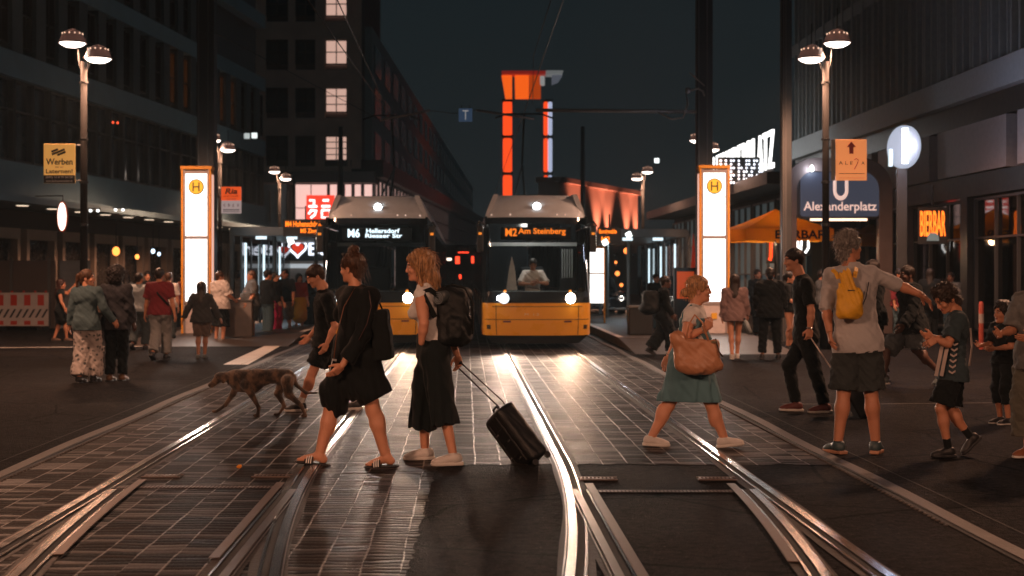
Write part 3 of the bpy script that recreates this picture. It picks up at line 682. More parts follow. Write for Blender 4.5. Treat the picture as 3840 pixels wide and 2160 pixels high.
for i, (u0, y_) in enumerate(((-2.38, 11.15), (-1.52, 11.15), (1.02, 11.0), (1.94, 11.0))):
    if gr0 is None:
        gr0 = thing('drain_grate', 'x', 'drain grate', (0, 0, 0), 0, 'small drain grates between the rails')
        MB().box(-.15, .15, -.07, .07, .005, .012).build('pan', M_BORD, gr0); mb = MB()
        for k in range(9): mb.box(-.135 + k * .03, -.120 + k * .03, -.055, .055, .0122, .020)
        mb.box(-.15, .15, -.07, -.056, .0122, .0185); mb.box(-.15, .15, .056, .07, .0122, .0185); mb.build('bars', M_PLATE, gr0); o = gr0
    else: o = copy_tree(gr0)
    p = U(u0, y_); o.location = p
    o['label'] = ['ribbed drain grate beside the left track\'s outer rail', 'ribbed drain grate left of the sandal, beside the left track\'s inner rail', 'bright ribbed drain grate right of the curving rail in front of the suitcase', 'ribbed drain grate just left of the far right rail, in the asphalt'][i]
# kerb lines with their rows of studs
for nm, u0, sd, z0 in (('kerb', KL - .07, 1, 0), ('kerb', KR + .07, -1, 0)):
    tag(strip('kerb', [U(u0 + .015 * math.sin(Y * 1.3), Y) for Y in [2 + .6 * i for i in range(60)] + [60]], .11, .001, M_CONC, .014), kind='structure')
    tag(strip('kerb_joint', [U(u0 + sd * .085, Y) for Y in (2, 12, 26, 60)], .035, .006, M_DARK), kind='structure')
    tag(strip('kerb_edge', [U(u0 - sd * .26, Y) for Y in (2, 12, 26, 60)], .012, .005, M_DARK), kind='structure')
    mb = MB(); Y = 9.0
    while Y < 22:
        p = U(u0 + sd * .125, Y); mb.lathe([(.014, 0), (.012, .008), (.0, .011)], (p.x, p.y, .006), 6); Y += .075 + .02 * random.random()
    tag(mb.build('kerb_studs', M_CONC), kind='structure')
# white guidance bars on the left pavement, thin lines across both sides
def quad(name, pts, z, m=M_MARK): return sheet(name, [tuple(G(*p))[:2] for p in pts], z, m)
quad('road_marking', [(837, 1368), (930, 1368), (1065, 1290), (1010, 1290)], .005)
quad('road_marking', [(1030, 1278), (1165, 1278), (1178, 1272), (1040, 1272)], .005)
tag(strip('pavement_line', [(-16, 29.5, 0), (-5.2, 31.8, 0)], .16, .004, M_MARK), kind='structure')
tag(strip('pavement_line', [(3.3, 17.4, 0), (4.4, 17.4, 0), (9, 17.9, 0)], .045, .004, M_CONC), kind='structure')
# raised platform ends beside the trams
def platform(x0, x1, y0, y1, nm='platform'):
    mb = MB(); ins = .9
    a = [U(x0, y0), U(x1, y0), U(x1, y1), U(x0, y1)]; b_ = [U(x0, y0 + 3.2, .18), U(x1, y0 + 3.2, .18), U(x1, y1, .18), U(x0, y1, .18)]
    mb.add(a + b_, [(0, 1, 5, 4), (4, 5, 6, 7), (0, 4, 7, 3), (1, 2, 6, 5)]); return tag(mb.build(nm, mat('platform_paving', (.045, .034, .028), .5, 0, .4, 2, .4, 30)), kind='structure')
platform(KR + .28, 6.6, 28.2, 75); platform(-7.6, KL - .28, 31.2, 75)
for u0, y0 in ((KR + .35, 31.6), (KL - .35, 34.6)): tag(strip('platform_edge', [U(u0, y0, 0), U(u0, 75, 0)], .14, .184, M_MARK, .004), kind='structure')
tag(strip('platform_lip', [U(3.4, 31.5), U(4.6, 31.5)], .35, .184, mat('tactile', (.14, .125, .12), .5), .004), kind='structure')
# small orange peel on the setts
p = G(896, 1757); s = S(.01); s.ell((0, 0, .014), (.020, .016, .013)); s.ell((.008, .004, .022), (.014, .012, .010)); s.disp = lambda P: .003 * wr(P, 200); s.dm = .004
v, f = s.mesh(.002); tag(mesh_obj('litter', v, f, mat('orange_litter', (.85, .30, .02), .5), None, True, loc=p), 'small crumpled orange scrap lying on the setts between the left rails', 'litter')
# ------------------------------------------------------------------ buildings
def frame_of(A, B_):   # local frame: x along the facade, y out of it towards the street, z up
    d = (B_ - A).normalized(); n = Vector((d.y, -d.x, 0)); return Matrix((( d.x, n.x, 0, A.x), (d.y, n.y, 0, A.y), (0, 0, 1, 0), (0, 0, 0, 1))), (B_ - A).length
M_STONE = mat('grey_stone', (.24, .38, .45), .7, 0, .2, 1.2, .3, 20); M_STONE2 = mat('brown_stone', (.66, .50, .41), .75, 0, .3, .8, .4, 14)
M_WIN = mat('dark_pane', (.05, .065, .07), .15, 0, .3, 2, 0, spec=.9); M_FR = mat('window_frame', (.10, .10, .098), .5, 0, .2, 5, 0); M_FRD = mat('window_frame_dark', (.045, .045, .045), .5, 0, .2, 5, 0)
M_AMB = emit('amber_room', (1, .30, .07), .55); M_WARMW = emit('warm_room', (1, .62, .50), .62); M_PINK = emit('shop_light', (1, .62, .55), .95); M_SOFF = mat('soffit', (.09, .085, .08), .6)
M_DL = emit('downlight', (1, .72, .50), 1.5)
def win(parent, x, z, w_, h, pane, cols=1, rows=1, fr=M_FRD, dep=.06, t_=.05, nm='window', y=0, tr=None, out=1):
    mb = MB(); y0, y1 = sorted((y - dep * out, y + .012 * out)); p0, p1 = sorted((y - out * (dep + .03), y - out * (dep + .002)))
    mb.box(x, x + t_, y0, y1, z, z + h); mb.box(x + w_ - t_, x + w_, y0, y1, z, z + h); mb.box(x + t_, x + w_ - t_, y0, y1, z, z + t_); mb.box(x + t_, x + w_ - t_, y0, y1, z + h - t_, z + h)
    for k in range(1, cols): xx = x + w_ * k / cols; mb.box(xx - t_ * .4, xx + t_ * .4, y0 + .01, y1 - .004, z + t_, z + h - t_)
    for k in range(1, rows): zz = z + h * (tr if (tr and rows == 2) else k / rows); mb.box(x + t_, x + w_ - t_, y0 + .012, y1 - .006, zz - t_ * .4, zz + t_ * .4)
    o = mb.build(nm, fr, parent); MB().box(x + .01, x + w_ - .01, p0, p1, z + .01, z + h - .01).build('pane', pane, o); return o
# --- A: long grey office block on the left
A0, A1 = Vector((-17.95, 30, 0)), Vector((-13.67, 79, 0))
A0 = Vector((-16.56 - .087 * 16, 30, 0)); A1 = Vector((-16.56 + .087 * 33, 79, 0))
Mx, LA = frame_of(A0, A1); bA = thing('office_building', 'long dark grey office block with ribbon windows and arcaded ground floor on the left', 'building'); bA.matrix_world = Mx
rot = Matrix.Identity(4)
def A(z0, z1, y0, y1, nm, m, x0=0, x1=None): return MB().box(x0, x1 if x1 is not None else LA, y0, y1, z0, z1).build(nm, m, bA)
# outward direction: towards +X of the world
sgn = 1 if (Mx.to_3x3() @ Vector((0, 1, 0))).x > 0 else -1
A(0, 24, -.6 * 1 - 8, -.55, 'core', mat('wall_core', (.16, .17, .18), .8))
A(8.10, 8.95, -.6, .0, 'sill_band', M_STONE); A(4.20, 5.30, -.6, .03, 'lower_band', M_STONE); A(11.7, 12.4, -.6, .0, 'floor_band', M_STONE); A(15.2, 15.9, -.6, 0, 'floor_band', M_STONE); A(18.6, 24, -.6, 0, 'parapet', M_STONE)
n = 34; wA = (LA) / n
for i in range(n):
    win(bA, i * wA + .05, 5.34, wA - .10, 2.72, M_WIN, 1, 2, M_FR, .18, .05, 'ribbon_window', -.10, .62)
for fl, z in enumerate((8.99, 12.44)):
    nn = 26; ww = LA / nn
    for i in range(nn):
        if z > 12 and i > 20: continue
        MB().box(i * ww, i * ww + ww * .42, -.5, -.02, z, z + 2.69).build('pier', mat('pier_grey', (.12, .15, .16), .8), bA)
        lit = (fl == 0 and i in (17, 18, 21, 22)) or (fl == 1 and i in (3,))
        win(bA, i * ww + ww * .44, z + .2, ww * .52, 2.3, M_AMB if lit else M_WIN, 2, 2, M_FRD, .2, .05, 'window', -.15)
A(3.75, 3.95, -.6, 2.0, 'canopy', M_STONE, 0, LA); A(3.95, 4.20, -.6, .5, 'canopy_upstand', M_STONE)
for i in range(16):
    x = 8 + i * 2.35; mb = MB(); mb.lathe([(.0, -.012), (.17, -.012), (.20, .0)], (x, 1.2, 3.74), 14); mb.build('downlight', M_DL, bA)
# ground floor openings with pale surrounds
M_SURR = mat('surround', (.34, .26, .20), .6, 0, .25, 2, .2); M_SHOPD = mat('shop_dark', (.05, .045, .04), .25)
for i in range(13):
    x = 6 + i * 3.0; mb = MB(); mb.box(x, x + .22, -.2, .05, .1, 3.1); mb.box(x + 2.28, x + 2.5, -.2, .05, .1, 3.1); mb.box(x + .22, x + 2.28, -.2, .05, 2.75, 3.1)
    o = mb.build('shop_opening', M_SURR, bA); MB().box(x + .22, x + 2.28, -.35, -.30, .8 if i < 3 else .1, 2.75).build('pane', M_SHOPD, o); MB().box(x + .22, x + 2.28, -.28, -.2, .1, 1.0).build('riser', mat('riser_brown', (.22, .14, .095), .6), o)
A(0, 3.75, -.55, -.36, 'arcade_wall', mat('arcade_wall', (.07, .055, .048), .7))
# --- lit oval sign and small lamps on A's front
def oval(c, w_, h, d, m, seg=20, axis='y', M=None):
    pts = [(c[0] + w_ / 2 * math.cos(2 * math.pi * k / seg), c[2] + h / 2 * math.sin(2 * math.pi * k / seg)) for k in range(seg)]; return MB().prism(pts, c[1] - d / 2, c[1] + d / 2, 'y')
c = Vp(157, 545, 42); t = thing('oval_sign', 'glowing white oval sign projecting over the arcade at the far left', 'sign', (c.x, c.y, c.z))
oval((0, 0, 0), .24, .82, .10, None).build('sign_face', emit('oval_white', (1, .80, .68), 3.2), t); oval((0, .03, 0), .32, .92, .10, None).build('rim', mat('sign_rim_red', (.5, .08, .03), .5), t)
MB().tube([(0, .05, .45), (0, .05, .62), (-.9, .3, .62)], .02, 6).build('bracket', M_BLK, t)
for k, (x, y, r_, col, lb) in enumerate(((292, 632, .11, (1, .28, .05), 'large orange globe lamp behind the dark haired man on the left'), (345, 646, .065, (1, .30, .06), 'small orange globe lamp right of the larger one, under the arcade'), (385, 632, .06, (.6, .8, 1), 'small bluish lamp glowing inside the arcade left of the yellow pillar'), (400, 639, .05, (.6, .8, 1), 'tiny bluish lamp nearest the yellow pillar inside the arcade'))):
    c = Vp(x, y, 43); s = S(.02); s.ell((0, 0, 0), (r_, r_, r_ * 1.25)); v, f = s.mesh(.02); t = thing('globe_lamp', lb, 'lamp', c, 0, 'small globe lamps in the left arcade')
    mesh_obj('globe', v, f, emit('globe%d' % k, col, 3.0), t, True); MB().tube([(0, 0, r_), (0, 0, r_ + .8)], .012, 6).build('stem', M_BLK, t)
for k, (x, y) in enumerate(((237, 530), (300, 528))):
    c = Vp(x, y, 46); t = thing('floodlight', ['pair of tiny white lamps under the grey canopy, left cluster', 'pair of tiny white lamps under the grey canopy, right cluster'][k], 'lamp', c, 0, 'clusters of tiny lamps under the canopy')
    for q in (-.12, .12): MB().lathe([(.0, -.05), (.05, -.03), (.05, .03), (.0, .05)], (q, 0, 0), 10).build('lamp_head', emit('tiny_white', (.9, .9, .85), 2.5), t)
    MB().box(-.2, .2, -.02, .02, .05, .09).build('bar', M_BLK, t)
# --- B: tall stone block in the middle distance
def PB(x): return (x / .6708 - 1920) * 95 / F
def ZB(y): return CH - (y / .6708 - HZ) * 95 / F
bB = thing('stone_building', 'tall brown stone block with one lit window on every floor behind the left tram', 'building', (0, 95, 0))
def Bx(x0, x1, z0, z1, y0, y1, nm, m): return MB().box(x0, x1, y0, y1, z0, z1).build(nm, m, bB)
xl, xr = PB(622), PB(908)
Bx(xl, xr, 8.6, 34, .45, 14, 'core', mat('core_dark', (.16, .13, .12), .8)); Bx(xl, PB(645), 8.6, 34, 0, .45, 'corner_pier', M_STONE2); Bx(PB(884), xr, 8.6, 34, 0, .45, 'corner_pier', M_STONE2)
for k in range(8):
    zb = ZB(402) - .42 + k * 3.22; Bx(PB(645) + .01, PB(884) - .01, zb - 1.18, zb, .05, .44, 'spandrel', M_STONE2)
    for (a, b_, lit, cols) in ((668, 724, 0, 2), (742, 792, 0, 2), (817, 873, 1, 2)):
        win(bB, PB(a), zb + .38, PB(b_) - PB(a), 1.66, M_WARMW if (lit and k < 4) else M_WIN, cols, (4 if k == 0 else 3 if k == 1 else 2) if lit else 2, M_FRD, .12, .07, 'window', .20, None, -1)
    for a, b_ in ((645, 668), (724, 742), (792, 817), (873, 884)): Bx(PB(a) + .012, PB(b_) - .012, zb + .002, zb + 2.04, .08, .44, 'pier', M_STONE2)
Bx(PB(560), PB(945), ZB(462), ZB(434), -1.0, 3, 'cornice', mat('pale_cornice', (.30, .27, .255), .6)); Bx(PB(560), PB(742), 0, ZB(462), .3, 3, 'base_wall', M_STONE)
# lit shop on the ground and first floor
for i, (a, b_) in enumerate(((743, 827), (830, 852), (868, 888), (892, 912), (916, 940))): 
    win(bB, PB(a), ZB(585), PB(b_) - PB(a), ZB(463) - ZB(585), M_PINK, 2 if i == 0 else 1, 3 if i else 2, M_FR, .1, .06, 'shop_window', -.5, None, -1)
Bx(PB(742), PB(945), 0, ZB(590), -.6, 3, 'shop_base', M_STONE)
for i in range(4): Bx(PB(655 + i * 22) , PB(657 + i * 22), ZB(560), ZB(480), .2, .29, 'rail_post', M_FR)
# red shop emblem: four white characters on a red square
t = thing('shop_sign', 'glowing red square shop sign with four white characters, left of the left tram', 'sign', (PB(775), 94.2, ZB(553)))
W_ = PB(845) - PB(775); MB().box(0, W_, 0, .12, 0, W_ * .86).build('panel', emit('sign_red', (1, .05, .025), 1.25), t)
WH = emit('sign_white', (1, .95, .92), 2.2)
def stroke(pts, w_, ox, oz, sc, y=-.03):
    mb = MB(); mb.tube([(ox + x * sc, y, oz + z * sc) for x, z in pts], w_, 6); return mb
chars = [[[(.1, .8), (.65, .8), (.6, .1)], [(0, .1), (1, .1)]], [[(.15, .8), (.85, .8)], [(0, .12), (1, .12)]], [[(.35, 1), (.2, .7), (0, .45)], [(.35, .85), (.9, .85), (.7, .35), (.25, 0)]], [[(.05, .9), (.95, .9), (.95, .05), (.05, .05), (.05, .9)]]]
for i, ch in enumerate(chars):
    mb = MB(); ox, oz = (.16 + (i % 2) * .92) * W_ / 2, (1.0 - (i // 2) * .88) * W_ / 2 * .86
    for st in ch: q = stroke(st, .075, ox, oz, W_ * .31); mb.add(q.v, q.f)
    mb.build('character', WH, t)
# --- side wing: lit glass pavilion running off between the trams
P0, P1 = Vector((-9.1, 95, 0)), Vector((-4.1, 200, 0)); Mx2, LP = frame_of(P0, P1); bP = thing('glass_pavilion', 'glass fronted hall, lit pink then cold grey, running off between the two trams', 'building'); bP.matrix_world = Mx2
nb = 18
for i in range(nb):
    x = i * LP / nb; pane = emit('pav_pink', (1, .60, .52), .62) if i < 9 else emit('pav_teal', (.30, .42, .46), .13)
    win(bP, x, .6, LP / nb - .05, 7.4, pane, 3, 5, M_FRD, .2, .10, 'glazed_bay', 0)
MB().box(0, LP, -6, .5, 8.05, 9.2).build('fascia', M_FRD, bP); MB().box(0, LP, -6, -.4, 0, 8).build('core', mat('core2', (.02, .02, .02), .8), bP)
# dark slab behind it, its edge just visible against the sky
bS = thing('office_slab', 'dim long block receding to the right of the lit stone building', 'building', (0, 0, 0)); MB().prism([(-14, 97.5), (-9.6, 97.5), (-7.75, 280), (-14, 280)], 0, 18.5, 'z').build('wall', mat('slab_grey', (.34, .44, .46), .9, 0, .25, .15, 0), bS)
for fl in range(3):
    for k in range(26):
        y0 = 99 + k * 6.9; x0 = -9.6 + (y0 - 97.5) * .01014; MB().box(x0 - .3, x0 + .07, y0, y0 + 4.6, 9.6 + fl * 3.0, 11.5 + fl * 3.0).build('window', M_WIN, bS)
# --- C: tower with red lights
YC = 150; cC = Wp(1978, HZ, YC); tC = thing('light_tower', 'slim tower with glowing red and white columns under a lit orange drum', 'tower', (cC.x, YC, 0))
ORED = emit('tower_red', (1, .075, .012), 1.15); ORG = emit('tower_orange', (1, .13, .01), .95); CW = emit('tower_white', (.55, .62, .85), .75)
zc = lambda y: CH - (y / .6708 - HZ) * YC / F; xc = lambda x: (x / .6708 - 1920) * YC / F - cC.x
for (y0, y1) in ((341, 256), (433, 348), (525, 441)):
    for x0, x1, m in ((1265, 1288, ORED), (1367.5, 1378, ORED), (1378.2, 1389, CW)):
        w_ = xc(x1) - xc(x0); s = S(.02); s.box((0, 0, 0), (w_ / 2, .45, (zc(y1) - zc(y0)) / 2), .16); v, f = s.mesh(.14); mesh_obj('light_column', v, f, m, tC, True, loc=((xc(x0) + xc(x1)) / 2, 0, (zc(y0) + zc(y1)) / 2))
DK = mat('tower_dark', (.02, .022, .024), .6)
for y in (254, 344.5, 437):
    for a_, b_ in ((1263, 1290), (1366, 1391)): MB().box(xc(a_), xc(b_), -.5, .5, zc(y) - .12, zc(y) + .12).build('ring', DK, tC)
for (a, b_, ta) in ((1263, 1288, 1), (1296, 1330, 0), (1332, 1360, 0)):
    mb = MB(); x0, x1 = xc(a), xc(b_); mb.prism([(x0 + (.35 if ta else 0), zc(248)), (x1, zc(248)), (x1, zc(191)), (x0 - .05, zc(191))], -.5, .5); mb.build('drum_panel', ORG if a != 1332 else emit('tower_dim', (1, .12, .01), .35), tC)
mb = MB(); mb.prism([(xc(1264), zc(190)), (xc(1372), zc(190)), (xc(1372), zc(182)), (xc(1262), zc(182))], -1.2, 1.2); mb.build('crown_slab', emit('crown_red', (.5, .03, .02), .35), tC)
mb = MB(); mb.prism([(xc(1373), zc(190)), (xc(1414), zc(190)), (xc(1416), zc(181)), (xc(1373), zc(181))], -1.2, 1.2); mb.build('crown_slab', emit('crown_grey', (.4, .42, .42), .3), tC)
mb = MB(); mb.prism([(xc(1388), zc(212)), (xc(1404), zc(206)), (xc(1414), zc(191)), (xc(1388), zc(191))], -.8, .8); mb.build('crown_wing', emit('crown_wing', (.12, .13, .16), .6), tC)
mb = MB(); mb.box(xc(1358), xc(1370), -.6, .6, zc(214), zc(193)); mb.build('crown_post', emit('crown_post', (.6, .62, .6), .4), tC)
# --- D: low hall washed by orange uplights
D0 = Vp(1405, 688, 92); D1 = Vp(1604, 688, 108); D0.z = D1.z = 0; Mx3, LD = frame_of(D0, D1); bD = thing('uplit_hall', 'low hall washed in orange by uplights, behind the right tram', 'building'); bD.matrix_world = Mx3
MB().box(0, LD, -1.4, 0, 0, 7.5).build('wall', mat('hall_wall', (.42, .30, .25), .7, 0, .1, .5, .2), bD); MB().box(-.2, LD + .2, -1.5, .25, 7.52, 7.85).build('coping', mat('hall_coping', (.30, .2, .17), .6), bD)
for i in range(8):
    x = .9 + i * (LD - 1.4) / 7
    u_ = MB().box(x - .12, x + .12, .5, .72, 2.9, 3.05).build('uplight', M_BLK, bD)
    if i in (1, 3, 4, 6, 7): lamp('uplight_beam', 'SPOT', u_, (x, .62, 3.1), 5200, (1, .30, .17), .05, (R(180 - 6), 0, 0), 62, .7)
# --- E: dark retail block on the right
XE0 = 12.6
E0, E1 = Vector((XE0 - TD * 16 + .25, 16, 0)), Vector((XE0 - TD * 56 + .25, 56, 0)); d_ = (E1 - E0).normalized(); nE = Vector((-d_.y, d_.x, 0))
LE = (E1 - E0).length; ME = Matrix(((d_.x, nE.x, 0, E0.x), (d_.y, nE.y, 0, E0.y), (0, 0, 1, 0), (0, 0, 0, 1))); bE = thing('retail_building', 'dark finned retail block with glass shopfronts along the right side', 'building'); bE.matrix_world = ME
def E(x0, x1, y0, y1, z0, z1, nm, m): return MB().box(x0, x1, y0, y1, z0, z1).build(nm, m, bE)
M_PAN = mat('panel_taupe', (.40, .34, .32), .6); M_FIN = mat('fin_dark', (.26, .29, .30), .55); M_TRIM = mat('trim_grey', (.42, .45, .47), .6)
E(0, LE, -12, -.7, 0, 22, 'core', mat('core_e', (.12, .13, .135), .8)); E(0, LE, -.68, .12, 6.05, 6.75, 'fascia', M_TRIM); E(0, LE, -.68, -.12, 5.45, 6.04, 'recess_band', M_BLK)
for i in range(7):
    x = 1.0 + i * 5.6; E(x, x + 4.9, -.6, .02, 4.15, 5.40, 'sign_panel', M_PAN)
E(0, LE, -.6, .05, 3.55, 4.10, 'transom', M_BLK)
for i in range(95):
    x = .2 + i * (LE - .4) / 95; E(x, x + .10, -.66, .0 + .04 * (i % 3), 6.8, 14.5 + (1.2 if i % 2 else 0), 'fin', M_FIN)
E(0, LE, -.66, .05, 10.1, 10.5, 'floor_band', M_FIN); 
M_SHOPG = glass('shop_glass', (.75, .8, .82), .5)
for i in range(8):
    x = .6 + i * 4.9; o = E(x, x + .5, -.6, .10, 0, 3.54, 'column', mat('col_brown', (.15, .125, .12), .6) if i % 2 else M_BLK)
    f_ = win(bE, x + .55, .15, 4.25, 3.35, M_SHOPG, 3, 2, M_FRD, .08, .06, 'shopfront', -.05, .7)
    MB().box(x + .55, x + 4.8, -.66, -.55, .2, 3.5).build('back_wall', mat('shop_back', (.12, .08, .06), .7), f_)
for (x, z, w_, h_, m) in ((21.6, 2.5, .9, .8, M_PINK), (22.9, 2.6, .5, .9, emit('shop_red', (1, .06, .04), .9)), (25.2, 1.9, .5, .35, emit('shop_cold', (.6, .8, 1), 1.2)), (27.3, 2.4, .8, .9, M_PINK), (14.6, 2.3, .9, 1.0, M_PINK), (16.3, 2.4, .14, .9, emit('shop_red', (1, .06, .04), .9)), (18.4, 1.6, .5, .18, emit('shop_cold', (.6, .8, 1), 1.2)), (11.4, 1.7, .6, .14, emit('shop_cold', (.6, .8, 1), 1.2)), (30.6, 1.7, .5, .9, emit('shop_amber', (1, .33, .08), .8)), (24.6, .9, .5, .8, emit('shop_amber', (1, .33, .08), .8))):
    E(x, x + w_, -.54, -.50, z, z + h_, 'interior_light', m)
# --- F: further block carrying the long lit name
F0 = U(11.1, 47); F1 = U(11.1, 78); dF = (F1 - F0).normalized(); MF = Matrix(((dF.x, -dF.y, 0, F0.x), (dF.y, dF.x, 0, F0.y), (0, 0, 1, 0), (0, 0, 0, 1))); bF = thing('corner_building', 'lower dark block with a glazed front below the long lit roof lettering', 'building'); bF.matrix_world = MF
LF = (F1 - F0).length
def Fb(x0, x1, y0, y1, z0, z1, nm, m): return MB().box(x0, x1, y0, y1, z0, z1).build(nm, m, bF)
Fb(0, LF, -6, -.35, 0, 5.0, 'core', mat('core_f', (.03, .03, .03), .8)); Fb(-.2, LF, -.34, 1.2, 4.55, 4.95, 'canopy', M_BLK)
for i in range(7): win(bF, .3 + i * 4.3, .2, 3.9, 4.1, emit('hall_grey', (.30, .42, .44), .085), 3, 3, M_FR, .1, .07, 'glazed_bay', -.1)
tS = thing('roof_lettering', 'long row of white neon capitals standing on the roof edge, spelling the square\'s name', 'sign'); NEON = emit('neon_white', (1, 1, .98), 2.6)
word = 'ALEXANDERPLATZ'; ua = 50.3; ub = 63.8; step = (ub - ua) / len(word)
for i, chx in enumerate(word):
    # reads left to right for someone on the tracks: nearest letter is the last one
    y = ub - (i + .5) * step; p = U(10.9, y)
    o = text(chx, 'neon_letter', NEON, tS, step * .78, 1.35, (p.x, p.y, 5.36), rz=math.atan2(-(-TD), -1) , ext=.04, bold=.0)
    o.rotation_euler = (R(90), 0, R(-90) + math.atan(TD)); 
MB().box(-.03, .03, ua, ub, 5.26, 5.32, M=Matrix.Translation((10.9, 0, 0)) @ Matrix(((1, -TD, 0, 0), (0, 1, 0, 0), (0, 0, 1, 0), (0, 0, 0, 1)))).build('rail', M_BLK, tS)
tL = thing('bulb_sign', 'dark board of white light bulbs hanging below the long roof lettering', 'sign', U(10.2, 52.5)); mb = MB(); bb = MB()
rows = ["#.#.##.#..##.##.#", "#.#.#..#..##.#.##", "#.#.##.##.#.##.#.", "###.#..#.##.#..##", "#.#.##.#.#.##.##.", "#.#.#..#.##.#.#.#", "#.#.##.#..##.##.#"]
for r_, row in enumerate(rows):
    for c_, ch in enumerate(row):
        if ch == '#': MB().lathe([(0, -.05), (.045, 0), (0, .05)], (c_ * .095 - .8, -.06, 4.95 + (6 - r_) * .135), 8).build('bulb', emit('bulbs', (.85, .9, 1), 2.2), tL)
mb.box(-.9, .85, 0, .1, 4.85, 5.9); mb.build('board', M_BLK, tL)
def translucent(name, col, mixf=.5, rough=.8):
    if name in MATS: return MATS[name]
    m = mat(name, col, rough, 0, .12, 2, .1); nt = m.node_tree; b = nt.nodes['Principled BSDF']; out = nt.nodes['Material Output']
    tr = N(nt, 'BsdfTranslucent'); tr.inputs[0].default_value = c4(col); mx = N(nt, 'MixShader'); mx.inputs[0].default_value = mixf
    L(nt, b.outputs[0], mx.inputs[1]); L(nt, tr.outputs[0], mx.inputs[2]); L(nt, mx.outputs[0], out.inputs[0]); return m
# ------------------------------------------------------------------ street lamps: two bowls on a steel pole
M_POLE = mat('pole_paint', (.05, .052, .053), .45, .3, .2, 3, .1); M_BOWL = translucent('lamp_bowl', (.26, .20, .19), .4, .3); M_LGT = emit('lamp_light', (1, .84, .72), 7.0); M_SLOT = emit('lamp_slot', (1, .62, .42), 1.6)
def street_lamp(loc, label, h1=6.75, h2=6.35, d1=-.28, d2=.28, e=1.0):
    t = thing('street_lamp', label, 'street lamp', loc, 0, 'twin bowl street lamps'); PH = h2 - .05
    MB().lathe([(.13, 0), (.13, .9), (.085, 1.0), (.075, 3.2), (.065, PH)], (0, 0, 0), 16, True).build('pole', mat('lamp_post_paint', (.012, .0115, .0115), .85, 0, .2, 3, .1, 60, .05), t, True)
    mb = MB(); 
    for z in (2.6, 3.5, 4.4, 5.6): mb.lathe([(.074, z), (.095, z + .005), (.095, z + .045), (.074, z + .05)], (0, 0, 0), 14)
    mb.build('clamp_band', M_BLK, t)
    for dx, h in ((d1, h1), (d2, h2)):
        a = MB(); a.tube([(0, 0, h2 - .35), (dx * .35, 0, h2 - .12), (dx * .5, 0, h - .05), (dx, 0, h + .0)], .022, 8); a.build('arm', M_POLE, t); MB().tube([(dx, 0, h + .31), (dx, 0, h + .75)], .012, 6).build('finial', M_POLE, t)
        b = MB(); b.lathe([(.285, 0), (.30, .012), (.285, .03), (.268, .06), (.235, .155), (.18, .235), (.10, .285), (.03, .31), (.0, .315)], (dx, 0, h), 28); o = b.build('lamp_bowl', M_BOWL, t, True)
        sm = o.modifiers.new('thick', 'SOLIDIFY'); sm.thickness = .006
        lamp('lamp_inside', 'POINT', o, (dx, 0, h + .14), 7, (1, .72, .56), .05)
        sl = MB()
        for k in range(12): q = 2 * math.pi * k / 12; sl.lathe([(0, -.02), (.017, 0), (0, .02)], (dx + .212 * math.cos(q), .212 * math.sin(q), h + .205), 6)
        sl.build('slots', M_SLOT, o)
        g_ = MB(); g_.lathe([(.0, -.085), (.14, -.07), (.22, -.035), (.268, .008)], (dx, 0, h), 24); g_.build('lamp_light', M_LGT, o, True)
        lamp('lamp_glow', 'SPOT', o, (dx, 0, h - .12), 1300 * e, WARM, .22, (0, 0, 0), 160, .5)
    return t
lp = street_lamp(Vp(211, HZ * .6708, 30) - Vector((0, 0, CH)), 'street lamp on the left carrying the yellow advertising banner', 6.45, 6.12, -.24, .30)
def lamp_at(x, Y, label, rz=0, mirror=False):
    p = Vp(x, HZ * .6708, Y); p.z = 0; return copy_tree(lp, p, rz, label)
rl = lamp_at(2077, 30, 'street lamp on the right carrying the orange arrow banner', R(180))
lamp_at(553, 52, 'lone looking street lamp right of the broad left mast, carrying the orange and white banner', R(25)); lamp_at(1770, 52, 'street lamp almost hidden behind the broad right mast', 0)
lamp_at(703, 68, 'farther street lamp left of the lit stone building', R(20)); lamp_at(1617, 68, 'farther street lamp beside the orange uplit hall', R(200))
for (x, Y, lb, e_) in ((-7.4, -2, 'street lamp behind the viewer on the left side', 2.3), (7.4, -3, 'street lamp behind the viewer on the right side', 1.5), (-8.0, 18.5, 'street lamp just outside the left edge of the picture', .8), (8.2, 19, 'street lamp just outside the right edge of the picture', 1.3)):
    q = copy_tree(lp, (x, Y, 0), 0, lb)  # lamps added out of view along the rows to light walkers and trams
    for b_ in q.children_recursive:
        if b_.type == 'LIGHT' and b_.name.startswith('lamp_glow'): b_.data = b_.data.copy(); b_.data.energy *= e_; b_.data.spot_size = R(172); b_.data.spot_blend = .25
# ------------------------------------------------------------------ banners
def banner(loc, w_, h, name, label, m, fr=M_FR):
    t = thing(name, label, 'banner', loc); MB().box(-w_ / 2, w_ / 2, -.015, .015, 0, h).build('panel', m, t, bevel=.004); return t
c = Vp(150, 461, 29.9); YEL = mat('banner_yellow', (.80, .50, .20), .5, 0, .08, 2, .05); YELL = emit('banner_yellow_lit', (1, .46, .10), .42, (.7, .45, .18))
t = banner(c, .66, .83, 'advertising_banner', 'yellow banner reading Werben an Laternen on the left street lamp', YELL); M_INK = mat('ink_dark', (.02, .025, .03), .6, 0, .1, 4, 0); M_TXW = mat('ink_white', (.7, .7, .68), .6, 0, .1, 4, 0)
MB().box(-.33, .33, -.017, -.013, 0, .17).build('footer', M_INK, t)
text('Werben', 'lettering', M_INK, t, .56, .135, (0, -.022, .385), ext=.003, bold=.02); text('bis zu', 'lettering', M_INK, t, .17, .035, (0, -.022, .325), ext=.003); text('Laternen!', 'lettering', M_INK, t, .56, .095, (0, -.022, .205), ext=.003, bold=.02)
